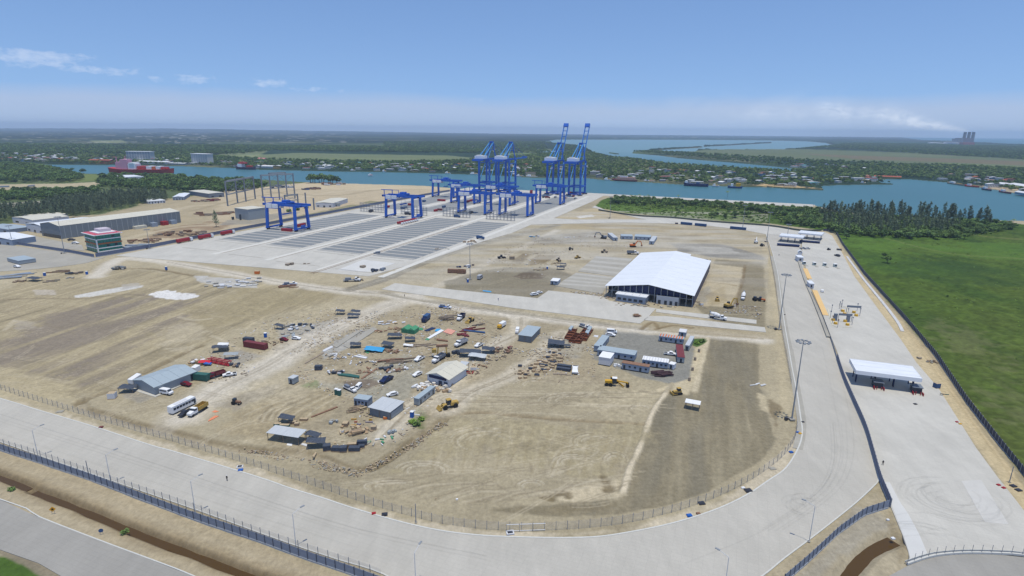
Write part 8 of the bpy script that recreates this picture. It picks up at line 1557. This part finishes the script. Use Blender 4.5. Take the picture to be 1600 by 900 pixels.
# ================================================================== riverside town
HM = [mat('house_' + n, c, .8, var=.05) for n, c in (('white', alb(226, 224, 218)), ('cream', alb(214, 200, 170)), ('pink', alb(206, 160, 144)), ('grey', alb(168, 168, 166)), ('blue', alb(140, 170, 190)), ('ochre', alb(200, 164, 100)))]
RM = [mat('tin_roof', alb(196, 200, 202), .6), mat('white_tin_roof', alb(236, 238, 240), .5), mat('tile_roof', alb(176, 96, 72), .8), mat('brown_roof', alb(140, 118, 104), .8), mat('teal_roof', alb(120, 176, 176), .6)]
rr = random.Random(99); hp = {}
def house(x, y, L, W, h, pitched, wi, ri, rz, label, group):
    k = (round(L / 4), round(h / 2), pitched, wi, ri)
    if k not in hp:
        t = thing('house', 'x', 'house'); MB().box(-L / 2, L / 2, -W / 2, W / 2, 0, h).build('wall', HM[wi], t); r = MB()
        if pitched: r.ext([(-L / 2 - .5, h), (0, h + 1.6), (L / 2 + .5, h), (L / 2 + .5, h - .15), (0, h + 1.45), (-L / 2 - .5, h - .15)], -W / 2 - .5, W / 2 + .5)
        else: r.box(-L / 2 - .2, L / 2 + .2, -W / 2 - .2, W / 2 + .2, h, h + .3)
        r.build('roof', RM[ri], t); w = MB()
        for s in (-1, 1):
            for i in range(int(L / 3)):
                for f in range(int(h // 3)): x0 = -L / 2 + 1 + i * 3; w.box(x0, x0 + 1.2, s * W / 2 - .05, s * W / 2 + .05, 1 + f * 3, 2.3 + f * 3)
        tag(w.build('windows', GLASSD, t), None, None, None, 'stuff'); hp[k] = t
    else: t = copy_tree(hp[k])
    t.location = (x, y, -.1); t.rotation_euler = (0, 0, rz); t['label'] = label; t['group'] = group; HOUSES.append((x, y))
BANDS = [([(0, 252.5), (180, 255.5), (180, 246), (0, 240)], 85, 'left end of the town'), ([(180, 256), (380, 261), (380, 252), (180, 247)], 34, 'near the hotels'),
         ([(400, 263), (560, 266), (560, 257), (400, 255)], 26, 'far bank behind the steel frames'), ([(560, 266.5), (745, 271), (745, 256), (560, 255)], 40, 'bank left of the quay cranes'), ([(745, 272), (950, 280), (950, 262), (745, 258)], 34, 'bank behind the quay cranes'),
         ([(950, 281), (1160, 290), (1200, 275), (1000, 262)], 44, 'bank right of the quay cranes'), ([(1160, 290), (1280, 294), (1290, 275), (1200, 270)], 24, 'near the sandy point'), ([(1210, 262), (1300, 264), (1360, 266), (1330, 258), (1230, 256)], 14, 'by the far creek'),
         ([(1300, 286), (1370, 284), (1365, 276), (1310, 276)], 10, 'behind the creek jetty'), ([(1470, 282), (1600, 301), (1600, 285), (1480, 272)], 24, 'far right port village')]
for bi, (pl, n, lb) in enumerate(BANDS):
    for x, y in scatter_pts(pl, n, 300 + bi):
        wi = rr.choice([0, 0, 0, 0, 1, 2, 3, 4, 5]); ri = rr.choice([0, 0, 1, 1, 1, 2, 3] + ([4] if rr.random() < .1 else [])); L_ = rr.choice([10, 12, 14, 18, 24]); h_ = rr.choice([3.4, 4, 4, 6.5, 7]); pi_ = rr.random() < .5
        txt = '%s%s house with %s %s roof, %s' % (('long ' if L_ > 15 else 'small ' if L_ < 12 else ''), ('two-storey ' if h_ > 5 else '') + ('white', 'cream', 'pink', 'grey', 'pale blue', 'ochre')[wi], ('grey tin', 'white tin', 'red tiled', 'brown', 'teal')[ri], 'pitched' if pi_ else 'flat', lb)
        house(x, y, L_, rr.uniform(8, 12), h_, pi_, wi, ri, rr.uniform(-.7, .7), txt, 'riverside town houses ' + str(bi + 1))
HW = mat('hotel_window', alb(104, 122, 146), .4)
wood('riverside_trees', 'trees of the riverside town across the water', clear_of_houses(scatter_pts(FARP, 18500, 28)), ['broad', 'broad', 'palm'], .55, 1.15, 8)
def hotel(label, a, b, top, D, floors, basement=False, dark=.42):
    A, B = G(*a), G(*b); d = B - A; W = d.length; H = HT(a, top); t = thing('hotel', label, 'hotel', A, math.atan2(d.y, d.x)); fh = H / floors
    MB().box(0, W, 0, D, 0, H).build('wall', HM[0], t); MB().box(-1, W + 1, -1, D + 1, H, H + 1.4).build('roof', WHITEP, t)
    for f in range(floors):
        for i in range(int(W / 8)): x = (i + .12) * W / int(W / 8); MB().box(x, x + W / int(W / 8) * .76, -.15, .1, f * fh + fh * (1 - dark) * .5, f * fh + fh * (1 - dark) * .5 + fh * dark).build('window', HW, t)
hotel('long white hotel block of seven storeys across the river', (198.5, 251), (236, 251.5), 237, 20, 7); hotel('narrower white tower block right of the long hotel', (300, 256.5), (325, 257.5), 240.5, 20, 9, dark=.3)
def bigshed(label, a, b, D, h, wm, rm):
    A, B = G(*a), G(*b); d = B - A; t = thing('riverside_store', label, 'warehouse', A, math.atan2(d.y, d.x)); MB().box(0, d.length, 0, D, 0, h).build('wall', wm, t); MB().add([(x, y, z) for x in (-.5, d.length + .5) for y, z in ((-.5, h), (D / 2, h + 2.2), (D + .5, h))] + [(x, y, z - .3) for x in (-.5, d.length + .5) for y, z in ((-.5, h), (D / 2, h + 2.2), (D + .5, h))], [(0, 3, 4, 1), (1, 4, 5, 2), (6, 7, 10, 9), (7, 8, 11, 10), (0, 1, 7, 6), (1, 2, 8, 7), (3, 9, 10, 4), (4, 10, 11, 5), (0, 6, 9, 3), (2, 5, 11, 8)]).build('roof', rm, t)
bigshed('long low white hall in front of the long hotel', (214, 255.3), (262, 256.8), 24, 6, HM[0], RM[1]); bigshed('pale low wing right of the white hall', (262, 257), (288, 258), 20, 4, HM[3], RM[0])
bigshed('orange and yellow store on the far left bank', (139, 255), (153, 255.4), 16, 9, mat('store_yellow', alb(224, 176, 60), .7), RM[2]); bigshed('orange-red store on the far left bank', (156, 255.3), (172, 255.8), 16, 9, mat('store_orange', alb(204, 104, 60), .7), RM[2])
bigshed('white store with bright roof at the far right bank, left one', (1553, 291), (1568, 292.5), 26, 6, HM[0], RM[1]); bigshed('white store with bright roof at the far right bank, right one', (1570, 292.5), (1600, 297), 30, 7, HM[0], RM[1]); bigshed('small white-roofed store at the water edge, far right', (1585, 303), (1600, 305.5), 10, 4, HM[4], RM[1])
bigshed('long flat ochre jetty store by the creek', (1344, 276.5), (1408, 279), 12, 3, HM[5], RM[2]); bigshed('pale boat shed on the far bank behind the steel frames', (408, 262.5), (432, 263.2), 16, 5, HM[0], RM[1]); bigshed('white-roofed shed beside the yellow-green tree', (503, 262), (516, 262.5), 16, 6, HM[0], RM[1]); bigshed('pink-roofed pavilion behind the boat sheds', (402, 250.5), (413, 251), 14, 6, HM[2], mat('pink_tiles', alb(226, 150, 150), .8))
bigshed('white trailers row far below the power plant', (1449, 224.5), (1474, 226), 60, 14, HM[0], RM[1])
# ---- boats
def ship(label, a, b, beam_, hullm, deckm, sup, h=7, cat='ship'):
    A, B = G(*a, -1.5), G(*b, -1.5); d = B - A; L = d.length; t = thing('ship', label, cat, (A.x, A.y, -1.6), math.atan2(d.y, d.x)); w = beam_ / 2
    prof = [(0, 0), (0, 0)]; vs = []; fs = []; secs = [(0, .75, .55), (.06, .95, .3), (.2, 1, 0), (.75, 1, 0), (.9, .7, .12), (1, .04, .35)]; k = 0
    for f, ww, lift in secs:
        x = f * L; vs += [(x * (.985 if f == 1 else 1), -w * ww * .7, -1.5), (x, -w * ww, h + lift * h * .8), (x, w * ww, h + lift * h * .8), (x * (.985 if f == 1 else 1), w * ww * .7, -1.5)]
    for i in range(len(secs) - 1): a_ = i * 4; fs += [(a_ + j, a_ + 4 + j, a_ + 4 + (j + 1) % 4, a_ + (j + 1) % 4) for j in range(4)]
    fs += [(3, 2, 1, 0), tuple(len(vs) - 4 + j for j in range(4))]; MB().add(vs, [f_[::-1] for f_ in fs]).build('hull', hullm, t)
    for nm, x0, x1, hw, z0, z1, m in sup: MB().box(x0 * L, x1 * L, -w * hw, w * hw, h + z0, h + z1).build(nm, m, t)
    return t
PINKM = mat('ship_pink', alb(220, 160, 180), .7); SR = mat('ship_red', alb(206, 52, 44), .5, var=.1)
sp = ship('large red ship with pink and white superstructure moored at left', (174, 270), (273, 270.5), 26, SR, SR, [('superstructure', .12, .2, .7, 0, 16, PINKM), ('superstructure', .2, .31, .8, 0, 22, PINKM), ('bridge', .32, .44, .85, 0, 12, WHITEP), ('bridge_deck', .34, .42, .95, 12, 15, WHITEP), ('deck_module', .46, .58, .8, 0, 7, SR), ('white_cover', .6, .68, .8, 0, 7, WHITEP), ('deck_module', .69, .74, .8, 0, 6, ORANGE), ('white_cover', .75, .81, .8, 0, 6.5, WHITEP), ('deck_module', .82, .9, .6, 0, 5, SR)], 9)
MB().beam((16, 0, 9), (16, 0, 36), 1.4).beam((30, 4, 9), (34, 4, 38), 1.2).beam((24, -4, 9), (30, -4, 30), 1).build('derrick', PINKM, sp)
ship('dark-hulled ship with red deck on the far bank, left of the steel frames', (371, 264.2), (400, 265), 16, mat('ship_purple', alb(92, 70, 92), .6), RED, [('superstructure', .1, .32, .8, 0, 8, WHITEP), ('deck_module', .15, .5, .6, 8, 12, SR), ('deck_module', .55, .8, .5, 0, 4, SR)], 6)
ship('dark blue barge moored on the far bank right of the cranes', (1069, 290), (1107, 292), 12, mat('barge_blue', alb(38, 52, 100), .6), DKBL, [('superstructure', .04, .12, .8, 0, 5, WHITEP), ('deck_cargo', .5, .62, .7, 0, 3, CBLUE)], 5, 'barge')
ship('blue working boat with yellow crane near the sandy point', (1137, 293.5), (1160, 294.5), 9, mat('boat_blue', alb(50, 90, 140), .6), CBLUE, [('wheelhouse', .2, .36, .8, 0, 5, WHITEP), ('deck_crane', .55, .85, .8, 0, 6, YEL)], 3.5, 'boat')
ship('long dark red barge with scaffolds on the far bank', (957, 282), (996, 284), 11, MAROON, MAROON, [('deck_load', .2, .9, .8, 0, 5, HM[2]), ('superstructure', .3, .6, .5, 5, 8, LWALL)], 3, 'barge')
for k, (a, b, hm_, lb) in enumerate((((944, 281.5), (956, 282), LWALL, 'white fishing boat left of the dark red barge'), ((1006, 283.5), (1024, 284.5), LWALL, 'white boat pair right of the dark red barge'), ((1113, 291.5), (1124, 292), LWALL, 'small white boat right of the blue barge'), ((807, 276), (818, 276.2), LWALL, 'white launch seen between the crane groups'), ((822, 276.5), (840, 277.2), LWALL, 'larger white yacht seen between the crane groups'),
        ((548, 267.3), (556, 267.5), LWALL, 'white boat on the far bank beside the pale sheds'), ((598, 268.6), (604, 268.8), LWALL, 'tiny white boat on the far bank, left of centre'), ((696, 271.5), (704, 271.8), LWALL, 'white boat on the far bank left of the quay cranes'), ((735, 272.5), (748, 273), LWALL, 'pale barge just left of the quay cranes on the far bank'), ((1481, 286.5), (1507, 290.5), RUSTG, 'long brown barge at the far right bank, left one'), ((1508, 291), (1530, 293), SR, 'red and white trawler at the far right bank'), ((1535, 296), (1549, 298.5), DKBL, 'dark blue trawler at the far right bank'), ((1562, 300), (1580, 303), MAROON, 'brown trawler at the far right bank'), ((576, 275), (583, 275.3), LWALL, 'small open boat in mid river'), ((1345, 287), (1352, 287), WHITES, 'white boat at the creek mouth'), ((1304, 286), (1314, 286), DKBL, 'dark boat shed raft by the creek'))):
    ship(lb, a, b, 6, hm_, hm_, [('wheelhouse', .15, .4, .7, 0, 3.4, WHITEP), ('deck_load', .5, .8, .6, 0, 1.2, HM[rr.choice([1, 2, 5])])], 2.4, 'boat')
# ---- power plant
CHM = mat('stack_grey', alb(128, 122, 126), .8); CHR = mat('stack_red', alb(190, 110, 104), .8)
for k, (bx, tx) in enumerate(((1504.5, 1507), (1511, 1513), (1517.5, 1520))):
    b_ = (bx, 225.5 + k * .3); h = HT(b_, 206.3); t = thing('smokestack', 'tall power plant smokestack on the right horizon, %s of three' % ('left', 'middle', 'right')[k], 'smokestack', G(*b_), 0, 'smokestacks of the power plant')
    MB().cyl((0, 0, 0), (0, 0, h * .82), 17, 15, 14).build('shaft', CHM, t); MB().cyl((0, 0, h * .82), (0, 0, h), 15, 14.5, 14).build('cap', mat('stack_dark', alb(96, 92, 104), .8), t); MB().cyl((0, 0, 0), (0, 0, h * .2), 18, 17.3, 14).build('base_band', CHR, t)
t = thing('power_plant', 'long dark boiler building left of the smokestacks', 'power plant', G(1486, 226), heading((1486, 226), (1504, 227)))
Lp = (G(1504, 227) - G(1486, 226)).length
for i in range(4): MB().box(i * Lp / 4, (i + .92) * Lp / 4, 0, 80, 0, 62 + 8 * (i % 2)).build('boiler_hall', STEELD, t)
MB().box(-40, Lp, -60, -5, 0, 26).build('turbine_hall', LWALL, t); MB().box(Lp, Lp + 120, -30, 60, 0, 30).build('annex', CHR, t)

add_terrain()
# ------------------------------------------------------------------ air
hz = MB().box(-33000, 33000, -500, 21500, -9, 212)
hm = bpy.data.materials.new('haze'); hm.use_nodes = True; hn = hm.node_tree; hn.nodes.clear()
pv = N(hn, 'ShaderNodeVolumePrincipled'); pv.inputs['Color'].default_value = (.60, .76, 1.0, 1); pv.inputs['Density'].default_value = 6.5e-5; pv.inputs['Anisotropy'].default_value = 0.0
ho = N(hn, 'ShaderNodeOutputMaterial'); hn.links.new(pv.outputs[0], ho.inputs['Volume'])
h_ = hz.build('haze', hm); tag(h_, 'pale blue air over the whole landscape', None, None, 'stuff')
